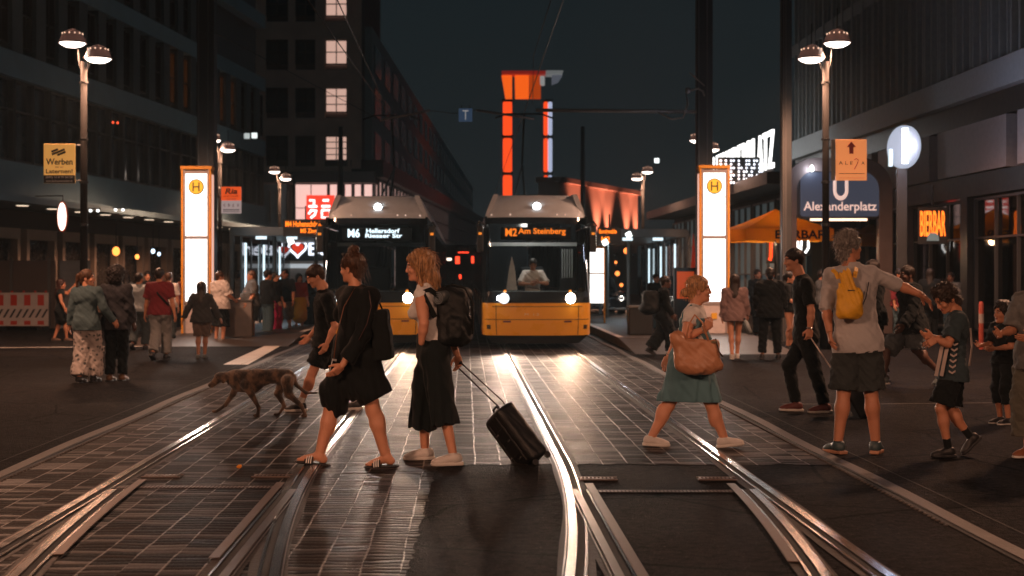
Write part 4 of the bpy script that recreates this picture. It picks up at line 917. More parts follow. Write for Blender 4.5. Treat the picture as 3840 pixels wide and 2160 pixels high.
text('(030) 33 8 99 50 50', 'lettering', M_TXW, t, .56, .055, (0, -.024, .095), ext=.003, bold=.01); text('www.diedraussenwerber.de', 'lettering', M_TXW, t, .56, .042, (0, -.024, .028), ext=.003)
mb = MB(); Mr = Matrix.Translation((-.02, 0, .64)) @ Matrix.Rotation(R(-22), 4, 'Y')
for k, (x0, x1) in enumerate(((-.13, .02), (-.14, .15), (-.04, .15))): mb.box(x0, x1, -.022, -.016, .05 - k * .055, .095 - k * .055, Mr)
mb.build('emblem', M_INK, t); MB().tube([(.33, .02, .80), (.44, .02, .80)], .012, 6).tube([(.33, .02, .06), (.44, .02, .06)], .012, 6).build('bracket', M_POLE, t)
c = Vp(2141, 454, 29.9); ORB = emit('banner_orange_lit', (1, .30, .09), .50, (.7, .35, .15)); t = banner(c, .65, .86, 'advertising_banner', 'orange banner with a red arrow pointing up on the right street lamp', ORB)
REDI = mat('ink_red', (.32, .015, .02), .6, 0, .1, 4, 0); GREI = mat('ink_olive', (.14, .11, .04), .6, 0, .1, 4, 0)
mb = MB(); mb.prism([(-.045, .56), (.045, .56), (.045, .70), (.10, .70), (0, .82), (-.10, .70), (-.045, .70)], -.021, -.016); mb.build('arrow', REDI, t)
text('A L E', 'lettering', GREI, t, .30, .075, (-.12, -.021, .33), ext=.003, bold=.01); text('A', 'lettering', GREI, t, .07, .075, (.245, -.021, .33), ext=.003, bold=.01)
MB().tube([(.06, -.02, .43), (.10, -.02, .46), (.15, -.02, .43), (.13, -.02, .36), (.06, -.02, .23)], .009, 6).build('flourish', REDI, t); MB().box(-.26, .28, -.021, -.016, .135, .15).box(-.26, .28, -.021, -.016, .05, .056).build('rule', GREI, t); MB().box(-.42, -.34, -.02, .02, 0, .86).build('side_rail', M_FR, t)
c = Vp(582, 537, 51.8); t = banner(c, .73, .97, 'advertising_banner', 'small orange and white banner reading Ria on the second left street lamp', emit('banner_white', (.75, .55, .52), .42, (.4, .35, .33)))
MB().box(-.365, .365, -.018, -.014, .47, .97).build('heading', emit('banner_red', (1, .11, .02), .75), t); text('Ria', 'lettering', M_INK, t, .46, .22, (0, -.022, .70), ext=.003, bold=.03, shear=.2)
text('MONEY TRANSFER', 'lettering', M_INK, t, .56, .06, (0, -.022, .60), ext=.003); text('& CHANGE', 'lettering', M_TXW, t, .36, .07, (0, -.022, .50), ext=.003)
for k in range(4): text('€$£¥'[k], 'lettering', REDI, t, .07, .12, (-.25 + k * .165, -.022, .24), ext=.003)
MB().box(-.3, .3, -.018, -.014, .12, .15).box(-.3, .3, -.018, -.014, .06, .08).build('rule', M_INK, t); MB().tube([(-.36, .02, .93), (-.46, .02, .93)], .012, 6).build('bracket', M_POLE, t)
# ------------------------------------------------------------------ yellow stop pillars
M_YFR = mat('stop_yellow', (.85, .36, .03), .35, 0, .08, 3, .05, coat=.3); M_GFR = mat('stop_grey', (.35, .30, .29), .4, .2, .1, 3, .05); LITW = emit('stop_light', (1, .97, .93), 2.3)
def pillar(loc, label, low=False):
    t = thing('stop_pillar', label, 'stop pillar', loc, 0, 'yellow framed stop pillars'); H, W_, D = 4.1, .72, .34
    mb = MB(); mb.box(-W_ / 2, -W_ / 2 + .05, -D / 2, D / 2, .0, H); mb.box(W_ / 2 - .05, W_ / 2, -D / 2, D / 2, 0, H); mb.box(-W_ / 2 - .02, W_ / 2 + .02, -D / 2 - .02, D / 2 + .02, H, H + .08); mb.build('frame', M_YFR, t, bevel=.008)
    mb = MB(); mb.box(-.308, -.262, -D / 2 + .01, D / 2 - .01, .05, H - .003); mb.box(.262, .308, -D / 2 + .01, D / 2 - .01, .05, H - .003)
    for z in (2.43, .86, H - .10): mb.box(-.26, .26, -D / 2 + .012, D / 2 - .012, z, z + .07)
    mb.build('inner_frame', M_GFR, t); mb = MB(); mb.box(-.26, .26, -D / 2 + .03, D / 2 - .03, 2.505, H - .105).build('light_panel', LITW, t)
    MB().box(-.26, .26, -D / 2 + .03, D / 2 - .03, .935, 2.425).build('light_panel', LITW, t); MB().box(-.26, .26, -D / 2 + .03, D / 2 - .03, .06, .855).build('base_panel', mat('stop_base', (.62, .54, .52), .4), t)
    for sx in (-1, 1): MB().box(sx * (W_ / 2 + .001), sx * (W_ / 2 + .012), -.10, .10, .95, H - .12).build('side_light', emit('side_light', (1, .55, .42), .9), t)
    y = -D / 2 + .028; mb = MB(); n = 30
    pts = [(.19 * math.cos(2 * math.pi * k / n), .19 * math.sin(2 * math.pi * k / n) + 3.68) for k in range(n)]
    e = MB().prism(pts, y - .012, y).build('emblem', mat('emblem_rim', (.03, .10, .07), .5, 0, .1, 3, 0), t); MB().prism([(x * .87, (z - 3.68) * .87 + 3.68) for x, z in pts], y - .018, y - .0125).build('emblem_disc', emit('emblem_yellow', (1, .50, .03), .85), e)
    h = MB(); h.box(-.085, -.055, y - .026, y - .0185, 3.57, 3.79).box(.055, .085, y - .026, y - .0185, 3.57, 3.79).box(-.055, .055, y - .026, y - .0185, 3.665, 3.695).build('letter', M_INK, e)
    mb = MB(); 
    for z in (3.42, 3.25, 3.10): mb.box(-.26, .26, y - .004, y, z, z + .012)
    mb.build('divider', mat('div_orange', (.7, .2, .05), .5), t); mb = MB(); random.seed(3)
    for z in np.arange(1.15, 2.1, .055):
        if random.random() < .55: mb.box(-.22, -.22 + .05 + random.random() * .08, y - .004, y, z, z + .02)
    mb.build('notice_print', mat('notice_red', (.75, .3, .22), .5), t)
    MB().box(-.07, .06, -D / 2 - .0, -D / 2 + .028, .52, .66).build('sticker', mat('sticker_yellow', (.9, .45, .03), .5), t)
    return t
p = Vp(497, HZ * .6708, 34.3); p.z = 0; pl = pillar(p, 'left yellow framed lit stop pillar with the round H emblem')
p = Vp(1795, HZ * .6708, 34); p.z = 0; copy_tree(pl, p, 0, 'right yellow framed lit stop pillar, behind the woman with the tan bag')
for x, lb in ((497, 0), (1795, 1)):
    q = Vp(x, HZ * .6708, 34); lamp('pillar_glow', 'AREA', [o for o in SC.objects if o.name.startswith('stop_pillar')][lb], (0, -.20, 2.4), 45, (1, .82, .70), .5, (R(-90), 0, 0))
# lit timetable case beside the right tram
p = Vp(1500, HZ * .6708, 41); p.z = 0; t = thing('timetable_case', 'white lit timetable case with orange edge just right of the right tram', 'timetable case', p)
for z0, z1 in ((1.62, 2.32), (.75, 1.58)): MB().box(-.3, .21, -.05, .05, z0, z1).build('light_panel', LITW, t)
MB().box(.215, .26, -.07, .07, 0, 2.4).box(-.35, -.305, -.07, .07, 0, 2.4).box(-.3, .21, -.06, .06, 2.33, 2.39).box(-.3, .21, -.06, .06, 1.59, 1.61).build('frame', M_YFR, t)
# ------------------------------------------------------------------ masts
def mast(x, Y, w_, d, h, label, box=True, taper=1, grp='overhead line masts'):
    p = Vp(x, HZ * .6708, Y); p.z = 0; t = thing('line_mast', label, 'mast', p, 0, grp)
    mb = MB()
    if box:
        mb.prism([(-w_ / 2, -d / 2), (w_ / 2, -d / 2), (w_ / 2, d / 2), (-w_ / 2, d / 2)], 0, h, 'z'); mb.build('shaft', M_POLE, t, bevel=.015)
        MB().box(-w_ / 2 + .03, -w_ / 2 + .06, -d / 2 - .02, -d / 2 - .002, 0, h).box(w_ / 2 - .16, w_ / 2 - .13, -d / 2 - .02, -d / 2 - .002, 0, h).build('edge_rail', M_FR, t)
    else: mb.lathe([(w_ / 2 * 1.15, 0), (w_ / 2, 3), (w_ / 2 * .72, h)], (0, 0, 0), 16, True); mb.build('shaft', M_POLE, t, True)
    MB().box(-w_ / 2 - .12, w_ / 2 + .12, -d / 2 - .12, d / 2 + .12, 0, .04).build('base_plate', M_POLE, t); return t
mL = mast(521, 36, .43, .40, 13, 'broad steel mast behind the left stop pillar'); mR = mast(1771, 36, .40, .36, 13, 'broad steel mast behind the right stop pillar')
mast(857, 62, .26, .26, 8.0, 'thin dark tapered mast above the left tram roof', False); mast(1466, 62, .24, .24, 8.0, 'thin tapered mast right above the right tram', False)
mast(1977, 33, .24, .22, 14, 'slim steel mast left of the blue station sign'); mast(740, 84, .22, .22, 7.4, 'far thin mast beside the farther left street lamp', False)
# ------------------------------------------------------------------ overhead wires
def wire(pts, r_, label, name='overhead_wire', m=None):
    c0 = Vector(pts[0]); t = MB().tube([Vector(p) - c0 for p in pts], r_, 6).build(name, m or mat('wire', (.10, .09, .085), .45, .6, .1, 5, 0), None, True, loc=c0); return tag(t, label, 'wire', 'overhead wires')
M_TUBE = mat('span_tube', (.30, .26, .24), .4, .4, .2, 5, .05)
wire([U(1.50, 4, 5.9), U(1.50, 34, 5.75), U(1.5, 75, 5.75)], .010, 'contact wire running over the right track'); wire([U(-1.98, 4, 5.9), U(-1.98, 34, 5.75), U(-1.98, 75, 5.75)], .010, 'contact wire running over the left track')
wire([Vp(760, -20, 20), Vp(968, 272, 35.6)], .010, 'thin stay wire crossing the lit windows of the stone building'); wire([Vp(1392, -20, 22), Vp(1342, 140, 34), Vp(1340, 262, 35.6)], .008, 'thin dropper wire hanging down to the joint over the right tram')
a = Vp(1348, 277, 35.6); b = Vp(1752, 281, 35.9); wire([a, lerp(a, b, .5), b], .045, 'rusty cantilever tube reaching from the right mast over the right track', 'cantilever_tube', M_TUBE)
a = Vp(957, 302, 35.8); b = Vp(1082, 278, 35.7); wire([a, b], .035, 'slanting tube over the left tram, left of the blue tram sign', 'cantilever_tube', M_TUBE); a = Vp(1198, 277, 35.6); b = Vp(1344, 299, 35.6); wire([a, b], .030, 'slanting tube right of the blue tram sign', 'cantilever_tube', M_TUBE)
a, b = Vp(1082, 278, 35.7), Vp(1198, 277, 35.6); wire([a, lerp(a, b, .5) - Vector((0, 0, .08)), b], .009, 'short stay wire holding the blue tram sign')
wire([Vp(500, 60, 36), Vp(957, 302, 35.8)], .007, 'long faint stay wire from the left mast'); wire([Vp(1655, 282, 35.7), Vp(1690, 300, 35.7), Vp(1718, 296, 35.7), Vp(1730, 262, 35.7), Vp(1727, 238, 35.7)], .022, 'drooping cable loop beside the right mast', 'cable', M_TUBE)
t = thing('insulator', 'small clamp with a curved arm on the right mast above the tube', 'insulator', Vp(1730, 228, 35.6)); MB().lathe([(0, -.09), (.07, -.05), (.05, 0), (.07, .05), (0, .09)], (0, 0, 0), 10).build('insulator_body', M_TUBE, t, True); MB().tube([(.05, 0, .0), (.25, 0, .05), (.38, 0, -.02), (.42, 0, -.14)], .025, 6).tube([(.42, 0, .12), (.05, 0, .45)], .018, 6).build('arm', M_TUBE, t)
c = Vp(1171, 306, 35.6); t = thing('tram_sign', 'small blue square sign with a white T hanging between the wires', 'sign', c); MB().box(-.17, .17, -.02, .02, -.0, .33).build('panel', emit('sign_blue', (.05, .085, .15), .42, (.05, .12, .25)), t); text('T', 'letter', emit('sign_t', (.6, .6, .6), .35), t, .15, .24, (0, -.022, .045), ext=.002, bold=.0); MB().tube([(-.1, 0, .33), (-.1, 0, .42)], .01, 6).tube([(.1, 0, .33), (.1, 0, .42)], .01, 6).build('hanger', M_BLK, t)
for k, (x, y) in enumerate(((1022, 303), (1073, 305))):
    t = thing('red_beacon', ['left one of two tiny red lights high beside the blue tram sign', 'right one of two tiny red lights high beside the blue tram sign'][k], 'beacon', Vp(x, y, 160), 0, 'tiny red lights'); MB().lathe([(0, -.14), (.13, 0), (0, .14)], (0, 0, 0), 8).build('lens', emit('beacon', (1, .09, .03), 2.0), t); MB().box(-.05, .05, .1, .2, -.12, .12).build('housing', M_BLK, t)
for k, (x, y) in enumerate(((284, 308), (296, 309))):  # glowing red lenses stand in for lamps mirrored in the office glazing
    t = thing('red_beacon', ['left one of two tiny red lamps reflected high in the office glazing', 'right one of two tiny red lamps high in the office glazing'][k], 'beacon', Vp(x, y, 48), 0, 'tiny red lights'); MB().lathe([(0, -.05), (.045, 0), (0, .05)], (0, 0, 0), 8).build('lens', emit('beacon', (1, .09, .03), 2.0), t)
# ------------------------------------------------------------------ station portal with the blue sign
Yu = 38; c = Vp(2105, HZ * .6708, Yu); c.z = 0; t = thing('station_portal', 'rounded steel portal framing the blue underground sign reading Alexanderplatz', 'station entrance', c)
sx = lambda x: (x - 2105) / .6708 * Yu / F; sz = lambda y: CH - (y / .6708 - HZ) * Yu / F
def portal(x0, x1, zt, w_, r_, d):
    out = [(x0, 0)]; out += [(x0 + r_ - r_ * math.cos(R(a)), zt - r_ + r_ * math.sin(R(a))) for a in range(0, 91, 10)]; out += [(x1 - r_ + r_ * math.sin(R(a)), zt - r_ + r_ * math.cos(R(a))) for a in range(0, 91, 10)]; out += [(x1, 0)]
    q = r_ - w_; inn = [(x1 - w_, 0)]; inn += [(x1 - w_ - q + q * math.cos(R(a)), zt - r_ + q * math.sin(R(a))) for a in range(0, 91, 10)]; inn += [(x0 + w_ + q - q * math.sin(R(a)), zt - r_ + q * math.cos(R(a))) for a in range(0, 91, 10)]; inn += [(x0 + w_, 0)]
    n = len(out); mb = MB(); P_ = out + inn[::-1]; mb.v = [(x, -d / 2, z) for x, z in P_] + [(x, d / 2, z) for x, z in P_]; N2 = 2 * n
    for i in range(n - 1):
        mb.f += [(i, i + 1, n + i + 1, n + i), (N2 + i, N2 + n + i, N2 + n + i + 1, N2 + i + 1), (i, N2 + i, N2 + i + 1, i + 1), (n + i, n + i + 1, N2 + n + i + 1, N2 + n + i)]
    return mb
portal(sx(1968), sx(2242), sz(398), .36, .85, .30).build('portal_frame', mat('portal_brown', (.16, .115, .10), .45, .3, .2, 3, .1), t, bevel=.01)
P_ = rrect(sx(2003), sx(2215), sz(551), sz(428), .14); MB().prism(P_, -.10, .12).build('sign_case', M_BLK, t)
P_ = rrect(sx(2011), sx(2208), sz(545), sz(434), .08); pn = MB().prism(P_, -.125, -.101).build('sign_panel', emit('u_blue', (.052, .058, .085), .72, (.008, .012, .025)), t); M_UT = emit('u_text', (1, .66, .56), .75)
mb = MB(); q = [(-.22, .62)] + [(-.22 + 0, .3)] + [(.22 * -math.cos(R(a)), .22 - .22 * math.sin(R(a))) for a in range(0, 181, 12)] + [(.22, .62)]
mb.tube([(x, 0, z) for x, z in q if True], .062, 8); o = mb.build('letter', M_UT, t, True, loc=(sx(2112), -.13, sz(505) + .06)); o.scale = (.72, .3, .95)
text('Alexanderplatz', 'lettering', M_UT, t, sx(2202) - sx(2019), (sz(508) - sz(537)), (sx(2110.5), -.13, sz(537)), ext=.006, bold=.012)
MB().tube([(sx(2036), -.12, sz(553)), (sx(2178), -.12, sz(553))], .032, 8).build('light_tube', emit('tube_warm', (1, .62, .42), 2.6), t); MB().lathe([(0, -.10), (.05, -.06), (.05, .06), (0, .10)], (sx(2038), -.2, sz(425)), 12).build('bulb', emit('bulb_white', (1, 1, 1), 4), t)
lamp('sign_wash', 'POINT', t, (sx(2038), -.35, sz(428)), 18, (.7, .8, 1), .1)
for k in range(3): MB().tube([(sx(2215) + .08 + k * .06, -.05, sz(560)), (sx(2215) + .08 + k * .06, -.05, sz(508))], .012, 6).build('rail_tube', M_GFR, t)
# ------------------------------------------------------------------ round lit sign on its post
p = Vp(2268, HZ * .6708, 33); p.z = 0; t = thing('round_sign', 'glowing round white sign seen almost edge on, on a grey post at the right', 'sign', p); zr = CH + (688 - 370) / 108.4
MB().box(-.115, .115, -.06, .06, 0, zr - .5).build('post', M_POLE, t, bevel=.01); mb = MB(); mb.lathe([(0, -.10), (.40, -.09), (.50, -.04), (.50, .04), (.40, .09), (0, .10)], (0, 0, 0), 32); o = mb.build('sign_drum', emit('round_glow', (.50, .56, .70), .85, (.05, .05, .06)), t, True, loc=(.05, 0, zr)); o.rotation_euler = (0, R(90), R(30)); 
mb = MB(); mb.tube([(0, 0, -.40), (0, 0, .40)], .075, 10); o = mb.build('light_tube', emit('round_tube', (.85, .95, 1), 6), t, True, loc=(.0, -.30, zr)); MB().box(-.3, -.22, -.05, .05, zr - .45, zr - .05).build('side_blade', emit('blade', (.5, .7, .75), .8), t)
lamp('sign_glow', 'POINT', t, (0, -.6, zr), 95, (.62, .70, 1), .35)
# ------------------------------------------------------------------ parasols and neon
def parasol(x, Y, w_, za, ze, zv, label, col, rz=0):
    p = Vp(x, HZ * .6708, Y); p.z = 0; t = thing('parasol', label, 'parasol', p, rz, 'beer garden parasols'); m = translucent('parasol_' + col[0], col[1], .55); lamp('parasol_lamp', 'POINT', t, (0, 0, ze - .35), 120 if col[0] == 'orange' else 60, (1, .62, .35), .12); h = w_ / 2
    mb = MB(); n = 6; vs = [(0, 0, za)]; C4 = [(-h, -h), (h, -h), (h, h), (-h, h)]
    for r_ in range(1, 7):
        q = r_ / 6
        for k in range(4):
            a, b_ = C4[k], C4[(k + 1) % 4]
            for j in range(4): vs.append((lerp(a[0], b_[0], j / 4) * q, lerp(a[1], b_[1], j / 4) * q, za + (ze - za) * q ** .9 - .05 * math.sin(math.pi * q) * (1 if j == 2 else .3)))
    mb.v = vs
    for k in range(16): mb.f.append((0, 1 + k, 1 + (k + 1) % 16))
    for r_ in range(5):
        for k in range(16): a = 1 + r_ * 16 + k; b_ = 1 + r_ * 16 + (k + 1) % 16; mb.f.append((a, a + 16, b_ + 16, b_))
    o = mb.build('canopy', m, t); sm = o.modifiers.new('t', 'SOLIDIFY'); sm.thickness = .01
    v = MB(); 
    for k in range(4):
        a, b_ = C4[k], C4[(k + 1) % 4]; n0 = len(v.v)
        for j in range(13): x_, y_ = lerp(a[0], b_[0], j / 12), lerp(a[1], b_[1], j / 12); wv = 1 + .006 * math.sin(j * 2.2); v.v += [(x_, y_, ze), (x_ * wv, y_ * wv, zv + .012 * math.sin(j * 1.7))]
        v.f += [(n0 + 2 * j, n0 + 2 * j + 1, n0 + 2 * j + 3, n0 + 2 * j + 2) for j in range(12)]
    vo = v.build('valance', m, o); sm = vo.modifiers.new('t', 'SOLIDIFY'); sm.thickness = .008
    text('BIERBAR', 'lettering', M_INK, o, w_ * .58, (ze - zv) * .72, (w_ * .12, -h - .03, zv + .06), ext=.006, bold=.03)
    MB().tube([(0, 0, 0), (0, 0, za - .02)], .032, 10).build('pole', M_POLE, t); mb = MB()
    for a in C4: mb.tube([(0, 0, za - .35), (a[0] * .97, a[1] * .97, ze - .03)], .014, 6)
    mb.build('rib', M_POLE, t); MB().box(-.4, .4, -.4, .4, 0, .08).build('base', M_BLK, t); return t
parasol(1950, 44, 2.75, 3.60, 2.95, 2.58, 'orange beer garden parasol between the right pillar and the station portal', ('orange', (.85, .48, .04)), R(8)); parasol(2226, 46, 2.4, 3.55, 2.85, 2.45, 'dim brownish parasol behind the station portal\'s right leg', ('brown', (.50, .20, .03)), R(6))
c = Vp(2346, 606, 36); t = thing('bar_sign', 'orange neon BIERBAR sign hanging over the right shop door', 'sign', c, R(-8)); OR = emit('neon_orange', (1, .17, .015), 2.6)
text('BIERBAR', 'lettering', OR, t, .62, .64, (0, -.04, .12), ext=.02, bold=.01); s = MB(); s.prism([(-.15, 0), (.15, 0), (.13, .13), (.06, .2), (-.06, .2), (-.13, .13)], -.09, -.03).build('badge', emit('badge', (.25, .3, .28), .5), t); MB().box(-.36, .36, .0, .06, -.08, .85).build('backing', M_BLK, t); MB().tube([(0, .05, .9), (0, .05, 1.4)], .03, 6).build('hanger', M_BLK, t)
for k, (x, y) in enumerate(((2108, 646),)): 
    t = thing('bar_neon', 'small white neon figure glowing under the orange parasol', 'sign', Vp(2016, 640, 45)); MB().tube([(-.12, 0, .5), (-.12, 0, .25), (-.02, 0, .12), (.0, 0, .5)], .035, 8).tube([(.10, 0, .5), (.22, 0, .5), (.22, 0, .2), (.12, 0, .05)], .035, 8).build('tube', NEON, t); MB().box(-.2, .3, .04, .08, -.05, .6).build('board', M_BLK, t)
t = thing('bar_neon', 'red vertical neon stroke under the orange parasol', 'sign', Vp(1936, 655, 46)); MB().tube([(0, 0, 0), (.04, 0, .12), (.05, 0, .62)], .05, 8).build('tube', emit('neon_red', (1, .06, .01), 2.2), t); MB().box(-.1, .16, .06, .1, -.1, .7).build('board', M_BLK, t)
# ------------------------------------------------------------------ shelters
M_SHG = glass('shelter_glass', (.75, .9, .92), .72); M_SHF = mat('shelter_frame', (.16, .18, .185), .4, .4, .15, 3, .05); TUBE_C = emit('tube_cold', (.62, .78, .85), 1.6)
def shelter(loc, W_, D, H, label, posts, rot=0, mir=1):
    t = thing('shelter', label, 'shelter', loc, rot, 'glass tram stop shelters'); 
    mb = MB(); mb.prism(rrect(-.0 if mir > 0 else -W_, W_ if mir > 0 else 0, H - .24, H, .10), 0, D); mb.build('roof', M_SHF, t, bevel=.01)
    X0, X1 = (0, W_) if mir > 0 else (-W_, 0)
    MB().box(X0 + (0 if mir > 0 else W_ - .12), X0 + (.12 if mir > 0 else W_), .003, .16, 0, H - .1).build('post', M_SHF, t, bevel=.02)
    for k, (x, y) in enumerate(posts):
        MB().tube([(x * mir, y, 0), (x * mir, y, H - .22)], .055, 10).build('post', M_SHF, t)
    n = 6
    for k in range(n):
        y0 = .3 + k * (D - .5) / n; xx = (.25 + .0 * k) * mir; o = MB().box(min(xx, xx + .012), max(xx, xx + .012), y0 + .05, y0 + (D - .5) / n - .05, .25, H - .4).build('glass_panel', M_SHG, t)
        MB().box(min(xx - .02, xx + .035), max(xx - .02, xx + .035), y0 - .01, y0 + .04, .1, H - .25).build('panel_frame', M_SHF, o)
        if k % 2 == 0: MB().box(xx + (.06 if mir > 0 else -.10), xx + (.10 if mir > 0 else -.06), y0 + .2, y0 + .32, .6, H - .42).build('light_strip', TUBE_C, t)
    for x in (W_ * .35, W_ * .7): MB().box(x * mir - .14, x * mir + .14, .12, .2, H - .33, H - .25).build('ceiling_lamp', TUBE_C, t)
    lamp('shelter_light', 'AREA', t, (W_ * .5 * mir, D * .5, H - .3), 35, (.75, .9, 1), 1.5, (0, 0, 0)); MB().box(min(.6 * mir, 2.0 * mir), max(.6 * mir, 2.0 * mir), D * .5, D * .5 + .4, .42, .48).build('bench', M_SHF, t); return t
p = Vp(577, HZ * .6708, 38); p.z = 0; shelter(p, 2.35, 9, 2.85, 'glass tram shelter on the left platform behind the waiting people', ((1.0, 1.2), (1.9, 3), (1.9, 6)))
p = Vp(1733, HZ * .6708, 40); p.z = 0; shelter(p, 2.45, 12, 2.86, 'glass tram shelter on the right platform beside the right tram', ((.65, .5), (1.5, 2.5), (1.9, 6), (1.9, 9.5)), 0, -1)
LEDO = emit('led_orange', (1, .20, .01), 1.9)
def ledboard(x, y, Y, w_, h, rows, label, lights):
    c = Vp(x, y, Y); t = thing('departure_board', label, 'departure board', c); MB().box(-w_ / 2, w_ / 2, 0, .12, -.03, h).build('case', M_BLK, t)
    for k, s_ in enumerate(rows): text(s_[0], 'lettering', LEDO, t, s_[1], h * .36, (s_[2], -.012, h - (k + 1) * h * .47), ext=.004, bold=.02)
    for (dx, dz) in lights: 
        o = MB().box(-.075, .075, -.05, .03, -.075, .075).build('lamp_head', emit('spot_white', (.92, 1, .97), 3.0), t, bevel=.02, loc=(dx, -.1, dz)); o.rotation_euler = (0, R(-25), 0)
    MB().tube([(0, .06, h), (0, .06, h + .35)], .02, 6).build('hanger', M_BLK, t); return t
ledboard(768, 592, 37, 1.15, .42, (('M4 Hohenschönh.', .95, -.04), ('M5 Zingster', .6, .18)), 'departure board with orange lines beside the left tram\'s mirror', ((-.36, -.16),))
ledboard(1533, 612, 37.5, .62, .42, (('Borsigwalde', .46, -.04), ('M2', .22, -.10)), 'small departure board with orange letters right of the right tram', ((.50, .22), (-.12, .02)))
# kiosk with the love sign
c = Vp(760, 655, 47); c.z = 0; t = thing('kiosk', 'low kiosk with a lit white counter line behind the waiting people', 'kiosk', (c.x, 47, 0)); MB().box(-1.0, 2.0, .3, 2.5, 0, 2.02).build('wall', mat('kiosk_wall', (.30, .25, .22), .6), t); MB().box(-1.05, 2.0, .1, .29, 1.78, 1.92).build('counter_light', emit('counter', (.7, .75, .8), .55), t); MB().box(-1.1, 2.1, .0, 2.6, 2.03, 2.75).build('roof', M_BLK, t)
t = thing('love_sign', 'white neon sign with a heart and the letters Be on the kiosk', 'sign', (c.x - .35, 46.9, 2.07)); MB().box(-.4, 2.3, .02, .06, .0, .66).build('board', M_BLK, t); LW = emit('love_white', (.82, .88, 1), 1.7)
text('I', 'letter', LW, t, .08, .42, (-.26, -.02, .12), ext=.02, bold=.01); hp = [(16 * math.sin(a) ** 3 / 34, (13 * math.cos(a) - 5 * math.cos(2 * a) - 2 * math.cos(3 * a) - math.cos(4 * a)) / 34) for a in [2 * math.pi * k / 28 for k in range(29)]]
MB().tube([(x * .62 + .22, -.03, z * .62 + .36) for x, z in hp], .038, 8).build('heart', LW, t); MB().prism([(x * .42 + .22, z * .42 + .36) for x, z in hp[:-1]], -.02, .018).build('heart_fill', emit('heart_red', (.8, .05, .02), .8), t); text('Berlin', 'lettering', LW, t, 1.5, .45, (1.33, -.02, .12), ext=.03, bold=.02)
# ------------------------------------------------------------------ site fence and hoarding at the far left
M_WB = mat('barrier_white', (.42, .37, .35), .55, 0, .2, 4, .1); M_RB = mat('barrier_red', (.40, .035, .02), .5, 0, .2, 4, .1)
def barrier(x0, label):
    c = Vp(x0, HZ * .6708, 40); t = thing('site_barrier', label, 'barrier', (c.x, 40, 0), 0, 'red and white site barriers'); w_ = 1.5; b = MB().box(0, w_, -.02, .02, .12, 1.06).build('panel', M_WB, t, bevel=.01)
    mb = MB(); 
    for k in range(4): mb.box(.06 + k * .38, .24 + k * .38, -.026, -.021, .70, 1.0); mb.box(.06 + k * .38, .24 + k * .38, -.026, -.021, .16, .27)
    mb.build('red_fields', M_RB, b); mb = MB()
    for k in range(8): mb.prism([(.04 + k * .18, .36), (.10 + k * .18, .36), (.24 + k * .18, .60), (.18 + k * .18, .60)], -.027, -.021)
    mb.build('hatching', M_INK, b); mb = MB(); 
    for x in (.12, .45, .78, 1.1, 1.4): mb.box(x, x + .05, -.02, .02, 1.06, 1.12)
    mb.build('knobs', M_RB, b); 
    for x in (.15, w_ - .15): MB().box(x - .06, x + .06, -.35, .35, 0, .10).build('foot', M_BLK, t)
    return t
b0 = barrier(-12, 'red and white site barrier panel at the left edge of the picture'); c = Vp(-12, HZ * .6708, 40); b1 = copy_tree(b0, (c.x - 1.54, 40, 0), 0, 'red and white site barrier cut off by the left edge')
c = Vp(0, HZ * .6708, 41.5); t = thing('site_hoarding', 'dark site hoarding behind the red and white barrier', 'hoarding', (c.x, 41.5, 0)); MB().box(-2, 1.6, 0, .08, 0, 1.98).build('board', mat('hoard_dark', (.10, .075, .065), .6, 0, .3, 1.5, .2), t); MB().box(1.7, 2.6, .1, .14, 0, 1.98).build('tarp', mat('tarp_grey', (.20, .21, .215), .6, 0, .4, 3, .5, 8), t)
for k in range(4): MB().box(-1.9 + k * 1.1, -1.82 + k * 1.1, -.05, -.002, 0, 2.05).build('stud', M_FR, t)
t = thing('bollard', 'slim red and white bollard in front of the right shopfront', 'bollard', Vp(2468, HZ * .6708, 30) - Vector((0, 0, CH))); MB().lathe([(.05, 0), (.05, .35), (.05, .95), (.035, 1.0), (0, 1.01)], (0, 0, 0), 14).build('post', mat('bollard_red', (.45, .08, .05), .4), t, True); MB().lathe([(.052, .55), (.052, .75)], (0, 0, 0), 14).build('band', M_WB, t)
t = thing('litter_bin', 'low dark bin box at the right platform beside the shelter post', 'bin', Vp(1610, HZ * .6708, 33) - Vector((0, 0, CH - .18))); MB().box(-.28, .28, -.25, .25, 0, .62).build('body', M_BLK, t, bevel=.03); MB().box(-.3, .3, -.27, .27, .62, .68).build('lid', M_FR, t, bevel=.015)
t = thing('luggage_box', 'low grey box beside the woman in the white tee', 'box', Vp(600, HZ * .6708, 33.5) - Vector((0, 0, CH))); MB().box(-.3, .35, -.2, .2, 0, .95).build('body', mat('box_grey', (.22, .19, .175), .6, 0, .3, 5, .3), t, bevel=.02); MB().box(-.32, .37, -.22, .22, .95, .99).build('lid', M_FR, t)
